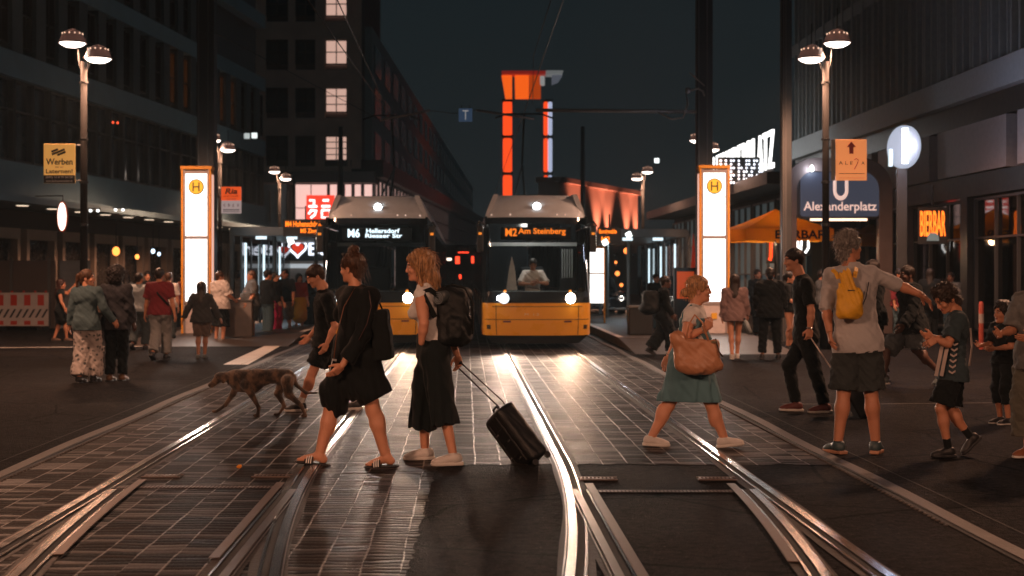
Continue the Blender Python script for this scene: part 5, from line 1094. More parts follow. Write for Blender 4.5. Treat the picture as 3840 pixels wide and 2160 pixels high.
# red banner strip and orange box by the right pillar
t = thing('flag', 'narrow red flag behind the right stop pillar', 'flag', Vp(1736, 650, 39)); mb = MB()
for j in range(9): mb.v += [(.0 + .01 * j, .03 * math.sin(j), .16 * j - .6), (.17 - .015 * abs(j - 3), -.03 * math.sin(j), .16 * j - .6)]
mb.f = [(2 * j, 2 * j + 1, 2 * j + 3, 2 * j + 2) for j in range(8)]; mb.build('cloth', mat('flag_red', (.7, .06, .02), .7), t); MB().tube([(.16, .03, -1.8), (.16, .03, .8)], .015, 6).build('pole', M_BLK, t)
t = thing('ticket_machine', 'orange lit ticket machine left of the right stop pillar', 'ticket machine', Vp(1722, HZ * .6708, 37) - Vector((0, 0, CH))); MB().box(-.28, .28, -.2, .2, 0, 1.75).build('case', M_BLK, t, bevel=.02); MB().box(-.22, .22, -.215, -.201, .95, 1.65).build('screen', emit('ticket_orange', (1, .12, .02), .3), t)
# ------------------------------------------------------------------ trams
M_TY = mat('tram_yellow', (.85, .40, .03), .28, 0, .06, 3, .04, coat=.5); M_TS = mat('tram_silver', (.56, .60, .64), .42, .05, .12, 8, .12, 200); M_TB = mat('tram_black', (.012, .015, .018), .12, 0, .2, 3, .0, spec=.6); M_SKIRT = mat('tram_skirt', (.012, .012, .013), .7)
M_TG = glass('tram_windscreen', (.70, .80, .82), .8, .02); M_TIN = mat('tram_inside', (.16, .19, .20), .6); HLC = emit('headlight_cold', (.86, .93, 1), 45); HLW = emit('headlight_warm', (1, .80, .62), 60); TOPL = emit('top_light', (.92, 1, 1), 9)
def sect(z):     # half width, nose distance ahead of the body, corner sharpness
    K = [(.20, 1.02, .10), (.30, 1.13, .05), (.55, 1.15, .02), (.98, 1.15, .0), (1.10, 1.145, .02), (1.25, 1.14, .08), (1.7, 1.12, .20), (2.2, 1.10, .36), (2.62, 1.085, .52), (2.80, 1.08, .60), (2.9, 1.06, .66), (3.1, .99, .84), (3.25, .93, 1.05), (3.31, .90, 1.35)]
    for a, b in zip(K, K[1:]):
        if z <= b[0]: t_ = (z - a[0]) / (b[0] - a[0]); return a[1] + (b[1] - a[1]) * t_, a[2] + (b[2] - a[2]) * t_
    return K[-1][1:]
def front_patch(z0, z1, u0, u1, off=0, nz=10, nu=22, ret=False):
    """piece of the curved nose; u from -1 to 1 across the front"""
    mb = MB()
    for i in range(nz + 1):
        z = z0 + (z1 - z0) * i / nz; w_, rk = sect(z)
        for j in range(nu + 1):
            u = u0 + (u1 - u0) * j / nu; a = abs(u)
            x = math.copysign(min(a, 1) * w_ * .999, u) if a < .0001 else math.copysign(w_ * math.sin(min(1, a) * math.pi / 2) ** .92, u)
            y = rk + .62 * (1 - math.cos(min(1, a) * math.pi / 2) ** .55) 
            mb.v.append((x, y - off, z))
    for i in range(nz):
        for j in range(nu): k = i * (nu + 1) + j; mb.f.append((k, k + 1, k + nu + 2, k + nu + 1))
    return mb
def uof(x, z): w_ = sect(z)[0]; return math.copysign((2 / math.pi) * math.asin(min(1, (abs(x) / w_) ** (1 / .92))), x)
def ny(x, z):
    u = uof(x, z); return sect(z)[1] + .62 * (1 - math.cos(abs(u) * math.pi / 2) ** .55)
def tram(loc, label, lit_int):
    t = thing('tram', label, 'tram', loc, math.atan(TD), 'yellow and silver trams'); LEN = 30
    front_patch(.30, .98, -1, 1).build('bumper', M_TY, t, True); front_patch(.98, 1.22, -1, 1).build('headlight_band', M_TB, t, True)
    front_patch(2.80, 3.31, -1, 1).build('roof_cap', M_TS, t, True); front_patch(.12, .30, -.97, .97, -.10).build('skirt', M_SKIRT, t, True)
    gw = front_patch(1.22, 2.80, -.80, .80, 0, 14); gw.build('windscreen', M_TG, t, True)
    for sg in (-1, 1): front_patch(1.22, 2.80, .80 * sg, 1.0 * sg, 0, 10, 5).build('pillar', M_TB, t, True)
    front_patch(2.66, 2.80, -.80, .80, .004, 2).build('windscreen_band', M_TB, t, True)
    # seams and details on the bumper
    M_SEAM = mat('seam_dark', (.05, .03, .01), .6)
    front_patch(.628, .642, -.80, .80, .004, 1).build('seam', M_SEAM, t); front_patch(.90, .912, -.60, .60, .004, 1).build('seam', M_SEAM, t)
    for sg in (-1, 1): 
        u = uof(.86, .6); front_patch(.31, .93, sg * u, sg * (u + .012), .004, 6, 1).build('seam', M_SEAM, t)
        front_patch(.43, .52, sg * uof(.98, .5), sg * uof(1.06, .5), .005, 1, 2).build('vent_grille', M_SEAM, t); front_patch(.575, .61, sg * uof(.56, .6), sg * uof(.72, .6), .005, 1, 2).build('side_reflector', mat('reflector_plum', (.10, .03, .06), .3), t)
    text('M  1:2', 'lettering', mat('tram_text', (.9, .75, .5), .5), t, .30, .05, (-.12, ny(0, .74) - .02, .72), ext=.002)
    # headlights
    for sg in (-1, 1):
        x = .69 * sg; y = ny(.69, 1.08); o = MB().lathe([(.0, 0), (.10, 0), (.115, .03)], (0, 0, 0), 20).build('headlight', mat('lamp_housing', (.05, .05, .05), .3, .5), t, True, loc=(x, y - .02, 1.08)); o.rotation_euler = (R(90), 0, R(22 * sg))
        q = MB().lathe([(0, .05), (.055, .045), (.068, .02), (.072, 0)], (0, 0, 0), 16).build('headlight_lens', HLC if sg < 0 else HLW, o, True); q.location = (.0, 0, .01); q.scale = (1, 1, 1) if sg < 0 else (1.5, 1.5, 1)
        if sg < 0: q2 = MB().lathe([(0, .04), (.04, .03), (.05, .0)], (-.12, 0, 0), 12).build('headlight_lens', HLC, o, True)
        MB().lathe([(0, .03), (.03, .02), (.03, 0)], (0, 0, 0), 10).build('indicator', emit('indicator', (1, .3, .03), .8), o, True, loc=(-.02 * sg, .15, .02))
    o = MB().lathe([(0, .03), (.075, .025), (.085, 0)], (0, 0, 0), 20).build('top_light', TOPL, t, True, loc=(.02, ny(0, 3.04) - .03, 3.04)); o.rotation_euler = (R(90), 0, 0); MB().lathe([(.10, -.02), (.11, .01), (.09, .02)], (0, 0, 0), 20).build('rim', M_GFR, o, True)
    for x in (-.95, -.55, .45, .62, .93): MB().lathe([(0, .012), (.018, .008), (.02, 0)], (0, 0, 0), 8).build('rivet', emit('rivet', (1, .75, .6), .6), t, loc=(x, ny(x, 2.86) - .006, 2.86)).rotation_euler = (R(90), 0, 0)  # rivets glow by themselves; their glint is put into the colour
    # wiper, mirrors
    MB().tube([(.1, ny(.1, 1.26) - .03, 1.26), (-.45, ny(-.45, 1.36) - .03, 1.36)], .010, 6).build('wiper', M_BLK, t)
    for sg in (-1, 1):
        o = MB().tube([(1.05 * sg, .75, 2.62), (1.22 * sg, .45, 2.70), (1.28 * sg, .42, 2.6)], .022, 6).build('mirror_arm', M_BLK, t); MB().box(1.20 * sg - .07, 1.20 * sg + .07, .36, .46, 2.05, 2.62).build('mirror', M_BLK, o, bevel=.03); MB().box(1.20 * sg - .035, 1.20 * sg + .035, .352, .359, 2.42, 2.47).build('side_indicator', emit('indicator', (1, .3, .03), .8), o)
    # body sides, roof
    B0 = 1.15; yb = .66
    for sg in (-1, 1):
        X = lambda a, b: (min(a * sg, b * sg), max(a * sg, b * sg)); 
        MB().box(*X(1.09, 1.15), yb, LEN, .30, .985).build('lower_side', M_TY, t); MB().box(*X(1.10, 1.14), yb, LEN, .987, 1.16).build('waist_side', M_TB, t); MB().box(*X(1.05, 1.10), yb, LEN, 2.60, 2.82).build('upper_side', M_TB, t)
        MB().prism([(1.07 * sg, 2.825), (1.05 * sg, 2.95), (.90 * sg, 3.31), (.8 * sg, 3.31), (.98 * sg, 2.825)], yb + .3, LEN).build('roof_side', M_TS, t)
        for k in range(12):
            y0 = yb + .02 + k * 2.42; door = k % 3 == 1; z0 = .40 if door else 1.17
            o = MB().box(*X(1.08, 1.10), y0 + .08, y0 + 2.30, 1.18, 2.58).build('side_window', M_TG, t); MB().box(*X(1.07, 1.155), y0 - .03, y0 + .05, .42 if door else 1.18, 2.58).build('window_post', M_TB, o)
            if door: MB().box(*X(1.151, 1.157), y0 + .1, y0 + 1.5, .36, .97).build('door_leaf', M_TB, o)
    MB().box(-.86, .86, yb + .8, LEN, 3.22, 3.30).build('roof', M_TS, t); MB().box(-.55, .55, 6, 9, 3.31, 3.46).build('roof_equipment', M_BLK, t, bevel=.04); MB().box(-.5, .5, 12, 15, 3.31, 3.46).build('roof_equipment', M_BLK, t, bevel=.04)
    MB().box(-1.04, 1.04, yb + .3, LEN, .30, .36).build('floor', M_TIN, t); MB().box(-1.0, 1.0, 28.9, 29, .4, 3.2).build('rear_wall', M_TIN, t); MB().box(-1.02, 1.02, 1.0, LEN, 2.83, 2.88).build('ceiling', M_TIN, t)
    # cab: dash, partition, display box, seat
    MB().prism([(-.95, 1.22), (.95, 1.22), (.90, 1.05), (-.90, 1.05)], .75, 1.25).build('dashboard', M_TIN, t, bevel=.03); MB().box(-.75, .75, .78, .95, 2.32, 2.60).build('display_box', M_BLK, t)
    o = MB().box(-.98, -.12, 2.35, 2.40, .4, 2.8).box(.62, .98, 2.35, 2.4, .4, 2.8).build('cab_partition', M_TB, t); MB().box(-1.0, 1.0, 2.33, 2.41, 2.22, 2.30).build('partition_rail', mat('rail_grey', (.35, .36, .36), .4), o)
    MB().box(-.32, .22, 1.75, 1.9, .95, 1.75).box(-.3, .2, 1.35, 1.8, .85, .98).build('driver_seat', M_TB, t, bevel=.04)
    for k in range(5): MB().box(.66 + .055 * k, .685 + .055 * k, 2.30, 2.33, 1.5, 2.15).build('cab_grab_rail', mat('rail_grey', (.35, .36, .36), .4), t) if lit_int else None
    # pantograph
    pg = MB(); pg.tube([(0, 6.5, 3.6), (0, 8.3, 4.5), (0, 6.9, 5.68)], .03, 6).tube([(-.25, 6.6, 3.6), (0, 8.25, 4.45)], .02, 6).tube([(-.75, 6.9, 5.6), (-.45, 6.9, 5.71), (.45, 6.9, 5.71), (.75, 6.9, 5.6)], .022, 6); pg.build('pantograph', M_BLK, t)
    MB().box(-.95, .95, 2.2, 4.4, .10, .34).box(-.95, .95, 12, 14.4, .10, .34).build('bogie', M_SKIRT, t)
    for y in (2.7, 3.9):
        for x in (-.72, .72): q = MB().lathe([(.0, -.06), (.30, -.06), (.32, .0), (.30, .06), (0, .06)], (0, 0, 0), 20).build('wheel', M_STEELR, t, True, loc=(x, y, .33)); q.rotation_euler = (0, R(90), 0)
    return t
rt = tram(U(1.50, 29.75) + Vector((0, 0, 0)), 'right hand yellow tram showing M2 Am Steinberg with its driver visible', True)
lt = copy_tree(rt, U(-1.93, 30.1), math.atan(TD), 'left hand yellow tram with white display, partly hidden by the walkers')
M_LED = emit('led_tram', (1, .19, .012), 2.0); M_LEDW = emit('led_white', (.85, .93, 1), 3.0)
def disp(t, items, m):
    o = MB().box(-.70, .70, .742, .748, 2.36, 2.59).build('display_board', mat('display_board', (.01, .012, .014), .4), t)
    for s_, x, w_, z, h in items: text(s_, 'lettering', m, o, w_, h, (x, .735, z), ext=.003, bold=.022)
disp(rt, (('M2', -.53, .25, 2.40, .17), ('Am Steinberg', .13, 1.02, 2.41, .165)), M_LED)
disp(lt, (('M6', -.50, .26, 2.38, .19), ('Hellersdorf', .13, .72, 2.475, .10), ('Riesaer Str', .15, .80, 2.375, .09)), M_LEDW)
for t, e in ((rt, 1.0), (lt, 1.0)):
    for sg in (-1, 1): lamp('headlight_beam', 'SPOT', t, (.69 * sg, ny(.69, 1.08) - .14, 1.08), 560 * e, (1, .68, .50) if sg < 0 else (1, .62, .40), .09, (R(-81), 0, 0), 52, .9)
    lamp('top_beam', 'SPOT', t, (.02, ny(0, 3.04) - .12, 3.04), 620, (1, .82, .70), .09, (R(-76), 0, 0), 80, .8)
lamp('cab_light', 'POINT', rt, (-.1, 1.45, 2.72), 55, (1, .85, .75), .12)
for k, x in enumerate((-.72, -.66, -.60, -.54, -.48, -.42)): pass
# pale shape hung in the cab stands in for the windscreen's lamp reflections
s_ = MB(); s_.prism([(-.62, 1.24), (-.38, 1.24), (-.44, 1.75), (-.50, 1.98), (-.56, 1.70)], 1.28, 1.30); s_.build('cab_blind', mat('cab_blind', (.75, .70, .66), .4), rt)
# ------------------------------------------------------------------ vehicles beyond
M_CARD = mat('car_dark', (.03, .03, .034), .25, .4, .2, 3, .03, coat=.6)
def carm(x, Y, label, head):
    p = Vp(x, HZ * .6708, Y); p.z = 0; t = thing('parked_car', label, 'car', p, R(4)); 
    prof = [(-.86, .35), (-.88, .75), (-.80, .98), (-.66, 1.42), (-.55, 1.50), (.55, 1.50), (.66, 1.42), (.80, .98), (.88, .75), (.86, .35)]
    mb = MB(); P1 = [(x_, z) for x_, z in prof]; n = len(P1); 
    secs = [(0, 1, .0), (.08, 1, 0), (1.1, 1, 0), (1.9, 1, 1), (3.4, 1, 1), (4.2, 1, 0)]
    for (y, s_, rf) in secs:
        for x_, z in P1:
            if not rf and z > .98: z = .98 if y > .5 else .82; x_ *= 1.0
            if y == 0: z = .4 + (z - .4) * .85; x_ *= .96
            mb.v.append((x_, y, z))
    for i in range(len(secs) - 1):
        for k in range(n): a = i * n + k; b = i * n + (k + 1) % n; mb.f.append((a, b, b + n, a + n))
    mb.f.append(tuple(range(n))[::-1]); mb.f.append(tuple((len(secs) - 1) * n + k for k in range(n))); mb.build('body', M_CARD, t, False, bevel=.04)
    MB().add([(-.66, 1.24, 1.02), (.66, 1.24, 1.02), (.56, 1.83, 1.44), (-.56, 1.83, 1.44)], [(0, 1, 2, 3)]).build('windscreen', M_TB, t)
    for x_ in (-.66, .66):
        o = MB().box(x_ - .17, x_ + .17, -.03, .02, .66, .80).build('headlight', M_GFR, t, bevel=.03); 
        MB().lathe([(0, -.03), (.075, -.02), (.08, 0)], (0, 0, 0), 14).build('lens', head, o, True, loc=(x_, -.035, .73)).rotation_euler = (R(90), 0, 0)
        for y in (.8, 3.3): q = MB().lathe([(0, -.1), (.30, -.1), (.32, 0), (.30, .1), (0, .1)], (0, 0, 0), 18).build('wheel', M_SKIRT, t, True, loc=(x_ * 1.18, y, .32)); q.rotation_euler = (0, R(90), 0)
    MB().box(-.25, .25, -.02, -.005, .45, .56).build('number_plate', M_WB, t); return t
carm(1516, 50, 'dark car facing us with a bright headlight, between the right tram and the shelter', emit('car_head', (1, .97, .85), 14))
p = Vp(1163, HZ * .6708, 66); p.z = 0; t = thing('bus', 'dark vehicle with red tail lamps seen between the two trams', 'bus', p); MB().box(-1.05, 1.05, 0, 8, .3, 2.95).build('body', M_CARD, t, bevel=.08); MB().box(-.9, .9, -.02, -.003, 1.7, 2.6).build('rear_window', M_TB, t); RL = emit('tail_red', (1, .055, .02), 2.4)
for (x, z, w_, h) in ((-.32, 2.05, .20, .34), (.42, 2.08, .12, .32), (-.2, 2.55, .5, .05), (-.15, 1.35, .10, .2)): MB().box(x, x + w_, -.06, -.021, z, z + h).build('tail_light', RL, t, bevel=.03)
MB().box(-.9, -.5, -.06, -.021, 2.2, 2.32).build('marker_light', emit('marker', (1, .8, .65), 2.2), t, bevel=.03)
for x in (-.8, .8): MB().lathe([(0, -.12), (.42, -.12), (.42, .12), (0, .12)], (0, 0, 0), 16).build('wheel', M_SKIRT, t, True, loc=(x, 1.4, .42)).rotation_euler = (0, R(90), 0)
for k, (x, y, Y, r_) in enumerate(((1576, 631, 60, .13), (1553, 688, 75, .13), (1563, 717, 75, .10), (1549, 660, 75, .08))):
    t = thing('orange_lamp', ['large orange lamp at the head of the right shelter post', 'orange lamp among the lights beyond the right platform, upper', 'orange lamp beyond the right platform, lowest of the group', 'dim orange lamp beyond the right platform, topmost'][k], 'lamp', Vp(x, y, Y), 0, 'orange lamps beyond the right platform')
    s = S(.02); s.ell((0, 0, 0), (r_, r_, r_)); v, f = s.mesh(.04); mesh_obj('globe', v, f, emit('far_orange', (1, .25, .05), 2.4), t, True); MB().box(-r_ * .4, r_ * .4, -.03, .03, -r_ - .12, -r_).build('holder', M_BLK, t)
# white box lamps high on the buildings
for k, (x, y, Y) in enumerate(((1652, 404, 90), (640, 341, 72), (621, 342, 72))):
    t = thing('wall_light', ['tiny white light hanging in the dark right of the farther street lamp', 'brighter of the two small white lights on the grey facade', 'dimmer of the two small white lights on the grey facade'][k], 'lamp', Vp(x, y, Y), 0, 'small white wall lights'); MB().box(-.14, .14, -.05, .05, -.14, .14).build('lens', emit('wl%d' % k, (.9, 1, .98), (2.5, 1.2, .5)[k]), t, bevel=.03); MB().box(-.17, .17, .051, .09, -.17, .17).build('housing', M_BLK, t)
# ------------------------------------------------------------------ the people
BLKC = cloth('black', (.0058, .0085, .0095)); WHT = mat('shoe_white', (.62, .58, .55), .5, 0, .08, 20, .15); SOLW = mat('sole_white', (.60, .56, .52), .6, 0, .1, 20, .1); BLKS = mat('shoe_black', (.02, .02, .022), .5, 0, .2, 20, .1)
DEN = cloth('denim', (.055, .095, .11), .85, .15); DENL = cloth('denim_jacket', (.07, .11, .12), .85, .15)
HB = (.07, .030, .014); HD = (.018, .011, .008); HBL = (.42, .22, .095); HG = (.20, .18, .165)
def bits(name, verts_fn): pass
def strap(t, B, pts, w_, m, name='strap', nrm=None):
    """flat belt through world points"""
    mb = MB(); pts = [Vector(p) for p in pts]; n = len(pts)
    for i, p in enumerate(pts):
        d = (pts[min(i + 1, n - 1)] - pts[max(i - 1, 0)]).normalized(); nn = nrm[i] if isinstance(nrm, list) else (nrm or Vector((0, -1, 0))); s_ = d.cross(Vector(nn)).normalized() * w_ / 2; mb.v += [tuple(p - s_ - Vector(B)), tuple(p + s_ - Vector(B))]
    mb.f = [(2 * i, 2 * i + 1, 2 * i + 3, 2 * i + 2) for i in range(n - 1)]; o = mb.build(name, m, t); q = o.modifiers.new('t', 'SOLIDIFY'); q.thickness = .006; return o
# ---- woman with the bun, black dress, slides (walking left)
Y0 = 11.78; p = pose_px(Y0, {'head': (1321, 1008, 0), 'neck': (1331, 1075, 0), 'shR': (1300, 1108, .17), 'shL': (1385, 1112, -.12), 'elR': (1330, 1232, .24), 'wrR': (1300, 1340, .22), 'elL': (1362, 1250, -.22), 'wrL': (1282, 1372, -.27),
    'hipR': (1318, 1322, .09), 'hipL': (1352, 1322, -.08), 'knR': (1243, 1530, .06), 'anR': (1198, 1706, .04), 'knL': (1400, 1540, -.08), 'anL': (1448, 1707, -.06), 'toeR': (-1, -.05, .13), 'toeL': (-1, .06, -.06)}, (-1, .25), (-.80, .55, -.08), 1.0)
p.an['L'].z = .087; p.hd = {'R': (-.25, -.2, -1), 'L': (-.75, 0, -.7)}
DRESS = cloth('dress_black', (.005, .0075, .0085), .85, .12, .06)
def dress(t, p, B):
    s = S(.05); P, C, up = torso(s, p, .035, .98, 0, .02); f = p.f
    for sd in 'LR':
        s.cone(p.sh[sd], p.el[sd], .072, .062, k=.04); s.cone(p.el[sd], lerp(p.el[sd], p.wr[sd], .80), .062, .072, cap='b', k=.03)
    k = p.kn; a = lerp(p.hip['R'], k['R'], .80); b = lerp(p.hip['L'], k['L'], .72) + Vector((.02, 0, 0))
    s.cone(P + Vector((0, 0, .05)), a, .155, .115, k=.09); s.cone(P + Vector((0, 0, .05)), b, .155, .13, k=.09); s.cone(P, (a + b) / 2 + Vector((0, 0, .10)), .15, .13, k=.08)
    s.cone(P, b + Vector((.115, 0, .02)), .12, .055, k=.07); s.cone(a + Vector((-.03, 0, .05)), a + Vector((.02, 0, -.10)), .11, .075, k=.06)
    s.cut(b + Vector((0, 0, -.055)), (.52, 0, -1)) ; s.disp = lambda X: .011 * wr(X, 17, 1) + .006 * np.sin(X[:, 0] * 95 + 2 * np.sin(X[:, 2] * 9)) * np.clip((1.0 - X[:, 2]) * 2, 0, 1); s.dm = .02
    v, f_ = s.mesh(.009); mesh_obj('dress', v - B, f_, DRESS, t, True)
    # neckline sequins, sunglasses on the head, bun and loose ends
    mb = MB(); cx = p.neck
    for k_ in range(26):
        q = 2 * math.pi * k_ / 26; c = cx + Vector((.075 * math.cos(q), .075 * math.sin(q), -.012 + .01 * math.cos(q))) - Vector(B); mb.lathe([(0, -.005), (.006, 0), (0, .005)], c, 6)
    mb.build('neckline_studs', mat('stud_silver', (.6, .6, .6), .2, .9), t)
    h = p.head; Z = Vector((0, 0, 1)); hs_ = Vector((p.hf.y, -p.hf.x, 0)); s = S(.02); c = h + Vector((.0, 0, .158)) - p.hf * .018; s.ell(c, (.046, .044, .040)); s.ell(c + Vector((-.02, 0, -.018)), (.035, .035, .03)); s.disp = lambda X: .004 * np.sin(X[:, 0] * 200 + X[:, 2] * 160) + .003 * wr(X, 90); s.dm = .009
    v, f_ = s.mesh(.005); bn = mesh_obj('hair_bun', v - B, f_, hairmat('auburn', HB), t, True)
    mb = MB(); random.seed(5)
    for i in range(26):
        a0 = h - p.hf * .105 + hs_ * random.uniform(-.06, .06) + Z * random.uniform(-.02, .06); r_ = random.uniform; mb.tube([a0 - Vector(B), a0 - p.hf * r_(.01, .04) + Vector((0, 0, -.06)) - Vector(B), a0 - p.hf * r_(.0, .05) + Vector((r_(-.02, .03), 0, -.16 * r_(.6, 1.2))) - Vector(B)], [.0022, .0018, .0008], 4)
    mb.build('loose_strands', hairmat('auburn', HB), t)
    g_ = MB(); c = h + p.hf * .045 + Z * .125 - Vector(B); g_.tube([c + hs_ * .07, c + p.hf * .015 + hs_ * .035, c + hs_ * .0, c + p.hf * .015 - hs_ * .035, c - hs_ * .07], .012, 6); g_.tube([c + hs_ * .07, c + hs_ * .08 - p.hf * .02 - Z * .05, c + hs_ * .082 - Z * .10], .003, 5); g_.tube([c - hs_ * .07, c - hs_ * .08 - p.hf * .02 - Z * .05, c - hs_ * .082 - Z * .10], .003, 5); g_.build('sunglasses', BLKS, t)
SL = mat('slide_black', (.015, .016, .018), .5); SLS = mat('slide_stripe', (.75, .73, .70), .5)
w1 = person('woman in loose black dress and striped slides, hair in a high bun, walking left', p, 'fair', ('bun', HB, 'auburn'), True, shoes=('slide', SL, SL, SLS), lod=0, hands=(.35, .9), leg=1.12, extras=dress)
# phone on its lanyard
c = Wp(1247, 1378, 11.62); t = thing('phone', 'phone in pale case hanging from a beaded lanyard at the black dress', 'phone', c); Mp = Matrix.Rotation(R(14), 4, 'Y') @ Matrix.Rotation(R(35), 4, 'Z')
MB().box(-.020, .020, -.005, .005, -.072, .072, Mp).build('case', mat('phone_case', (.62, .66, .68), .3), t, bevel=.003); MB().box(-.017, .017, -.0075, -.0052, -.055, .055, Mp).build('screen', M_TB, t)
pts = [Wp(1331, 1080, 11.66), Wp(1290, 1150, 11.55), Wp(1262, 1260, 11.5), Wp(1252, 1345, 11.58)]; mb = MB(); mb.tube([q - c for q in pts], .004, 6)
for i in range(22): q = lerp(pts[2], pts[3], i / 22) - c; mb.lathe([(0, -.005), (.0065, 0), (0, .005)], q, 6)
mb.build('lanyard', mat('bead_amber', (.16, .06, .025), .35, .1), t, True)
# black tote behind her
c = Wp(1432, 1255, 11.72); t = thing('tote_bag', 'flat black tote bag hanging behind the woman in the black dress', 'bag', c); s = S(.02); s.box((0, 0, 0), (.075, .14, .205), .02, M=np.array(Matrix.Rotation(R(7), 3, 'Y'))); s.disp = lambda X: .006 * wr(X, 24); s.dm = .01
v, f_ = s.mesh(.009); mesh_obj('bag_body', v, f_, BLKC, t, True); MB().tube([(-.05, -.10, .19), (-.09, -.10, .33), (-.13, -.06, .40)], .008, 6).tube([(.0, .10, .19), (-.06, .12, .33), (-.12, .08, .40)], .008, 6).build('handle', BLKC, t, True)
MB().tube([Wp(1383, 1090, 11.55) - c, Wp(1392, 1150, 11.49) - c, Wp(1376, 1215, 11.47) - c, Wp(1345, 1275, 11.47) - c], .0035, 6).build('cord', mat('cord_red', (.06, .02, .015), .6), t, True)
# ---- blonde woman with backpack and trolley
Y0 = 12.0; p = pose_px(Y0, {'head': (1572, 1003, 0), 'neck': (1592, 1070, 0), 'shL': (1578, 1104, -.17), 'shR': (1604, 1102, .17), 'elL': (1590, 1212, -.26), 'wrL': (1580, 1285, -.22), 'elR': (1672, 1205, .28), 'wrR': (1716, 1335, .20),
    'hipL': (1628, 1326, -.09), 'hipR': (1628, 1324, .09), 'knL': (1652, 1480, -.09), 'anL': (1700, 1712, -.17), 'knR': (1585, 1465, .10), 'anR': (1594, 1690, .19), 'toeL': (-1, -.12, -.02), 'toeR': (-1, -.05, -.03)}, (-1, -.12), (-.99, -.10, -.10), 1.0)
p.an['L'].z = .088; p.an['R'].z = .088; p.hd = {'R': (.15, 0, -1)}; CUL = cloth('culottes', (.007, .012, .0135), .85, .12, .06); TANK = cloth('tank_white', (.72, .70, .68), .8, .12)
def cul(t, p, B):
    s = S(.04); P = (p.hip['L'] + p.hip['R']) / 2
    s.cone(P, P + Vector((-.02, 0, .15)), .155, .125, flat=((0, 1, 0), 1), k=.05)
    for sd, q, r1 in (('L', .50, .115), ('R', .62, .118)):
        e = lerp(p.kn[sd], p.an[sd], q); s.cone(p.hip[sd], lerp(p.hip[sd], p.kn[sd], .9), .118, .108, k=.04); s.cone(lerp(p.hip[sd], p.kn[sd], .6), e + Vector((-.012, 0, 0)), .108, r1, cap='b', k=.03)
    s.cut(P + Vector((0, 0, .17)), (0, 0, 1)); s.disp = lambda X: .010 * np.sin(X[:, 0] * 60 + 3 * np.sin(X[:, 1] * 22)) * np.clip((1.05 - X[:, 2]) * 1.6, 0, 1) + .007 * wr(X, 20, 4); s.dm = .02
    v, f_ = s.mesh(.009); mesh_obj('culottes', v - B, f_, CUL, t, True)
    mb = MB(); random.seed(9); h = p.head; hs_ = Vector((0, 1, 0)); r_ = random.uniform
    for i in range(70):
        a0 = h - p.hf * r_(.02, .11) + Vector((0, r_(-.085, .06), r_(-.02, .09))); e = Vector((r_(.0, .07), r_(-.02, .02), -r_(.16, .27)))
        mb.tube([a0 - Vector(B), a0 + e * .5 + Vector((.03, 0, .01)) - Vector(B), a0 + e - Vector(B)], [.003, .0025, .0008], 4)
    mb.build('loose_strands', hairmat('blonde', HBL), t)
person('blonde woman in white tank top and dark culottes with white trainers, pulling a trolley case', p, 'fair', ('bob', HBL, 'blonde'), True, top=('tank_top', TANK, 0, -.03, .010), shoes=('sneaker', WHT, SOLW, None), lod=0, hands=(None, 1.15), bust=.02, bw=.92, extras=cul)
# backpack
c = Wp(1700, 1185, 12.0); t = thing('backpack', 'big black hiking backpack with a rolled mat strapped on top, on the blonde woman\'s back', 'backpack', c); BP = mat('backpack_nylon', (.007, .010, .0115), .6, 0, .2, 8, .4, 90, .4)
s = S(.04); s.box((0, 0, -.02), (.135, .17, .23), .07); s.box((.06, 0, -.11), (.10, .13, .11), .05); s.ell((-.03, 0, .19), (.11, .15, .06)); s.box((.02, -.15, -.10), (.06, .05, .09), .03); s.disp = lambda X: .007 * wr(X, 25, 3) + .003 * wr(X, 70); s.dm = .014; v, f_ = s.mesh(.009); mesh_obj('pack_body', v, f_, BP, t, True)
s = S(.01); s.cone((-.115, -.20, .155), (.12, .10, .19), .055, .055, cap='ab'); s.disp = lambda X: .003 * wr(X, 60); s.dm = .006; v, f_ = s.mesh(.007); MATM = mat('mat_grey', (.06, .075, .08), .6, 0, .2, 10, .3); o = mesh_obj('rolled_mat', v, f_, MATM, t, True)
d_ = (Vector((-.235, -.30, -.035))).normalized(); Mq = Vector((0, 0, 1)).rotation_difference(d_).to_matrix().to_4x4(); Mq.translation = Vector((-.117, -.203, .155))
for r_ in (.048, .033, .018): mb = MB(); mb.tube([Mq @ Vector((r_ * math.cos(a), r_ * math.sin(a), .002)) for a in [2 * math.pi * k / 16 for k in range(17)]], .0035, 5); mb.build('mat_coil', mat('mat_edge', (.20, .23, .25), .5), o)
for yy in (-.10, .06): MB().tube([(-.06, yy, .25), (.0, yy, .262), (.10, yy, .235), (.16, yy, .12), (.165, yy, -.15)], .008, 6).build('strap', BLKC, t, True)
st = strap(t, c, [Wp(1645, 1110, 11.80), Wp(1612, 1086, 11.80), Wp(1584, 1094, 11.79), Wp(1600, 1130, 11.76), Wp(1632, 1190, 11.80)], .045, BLKC, 'shoulder_strap')
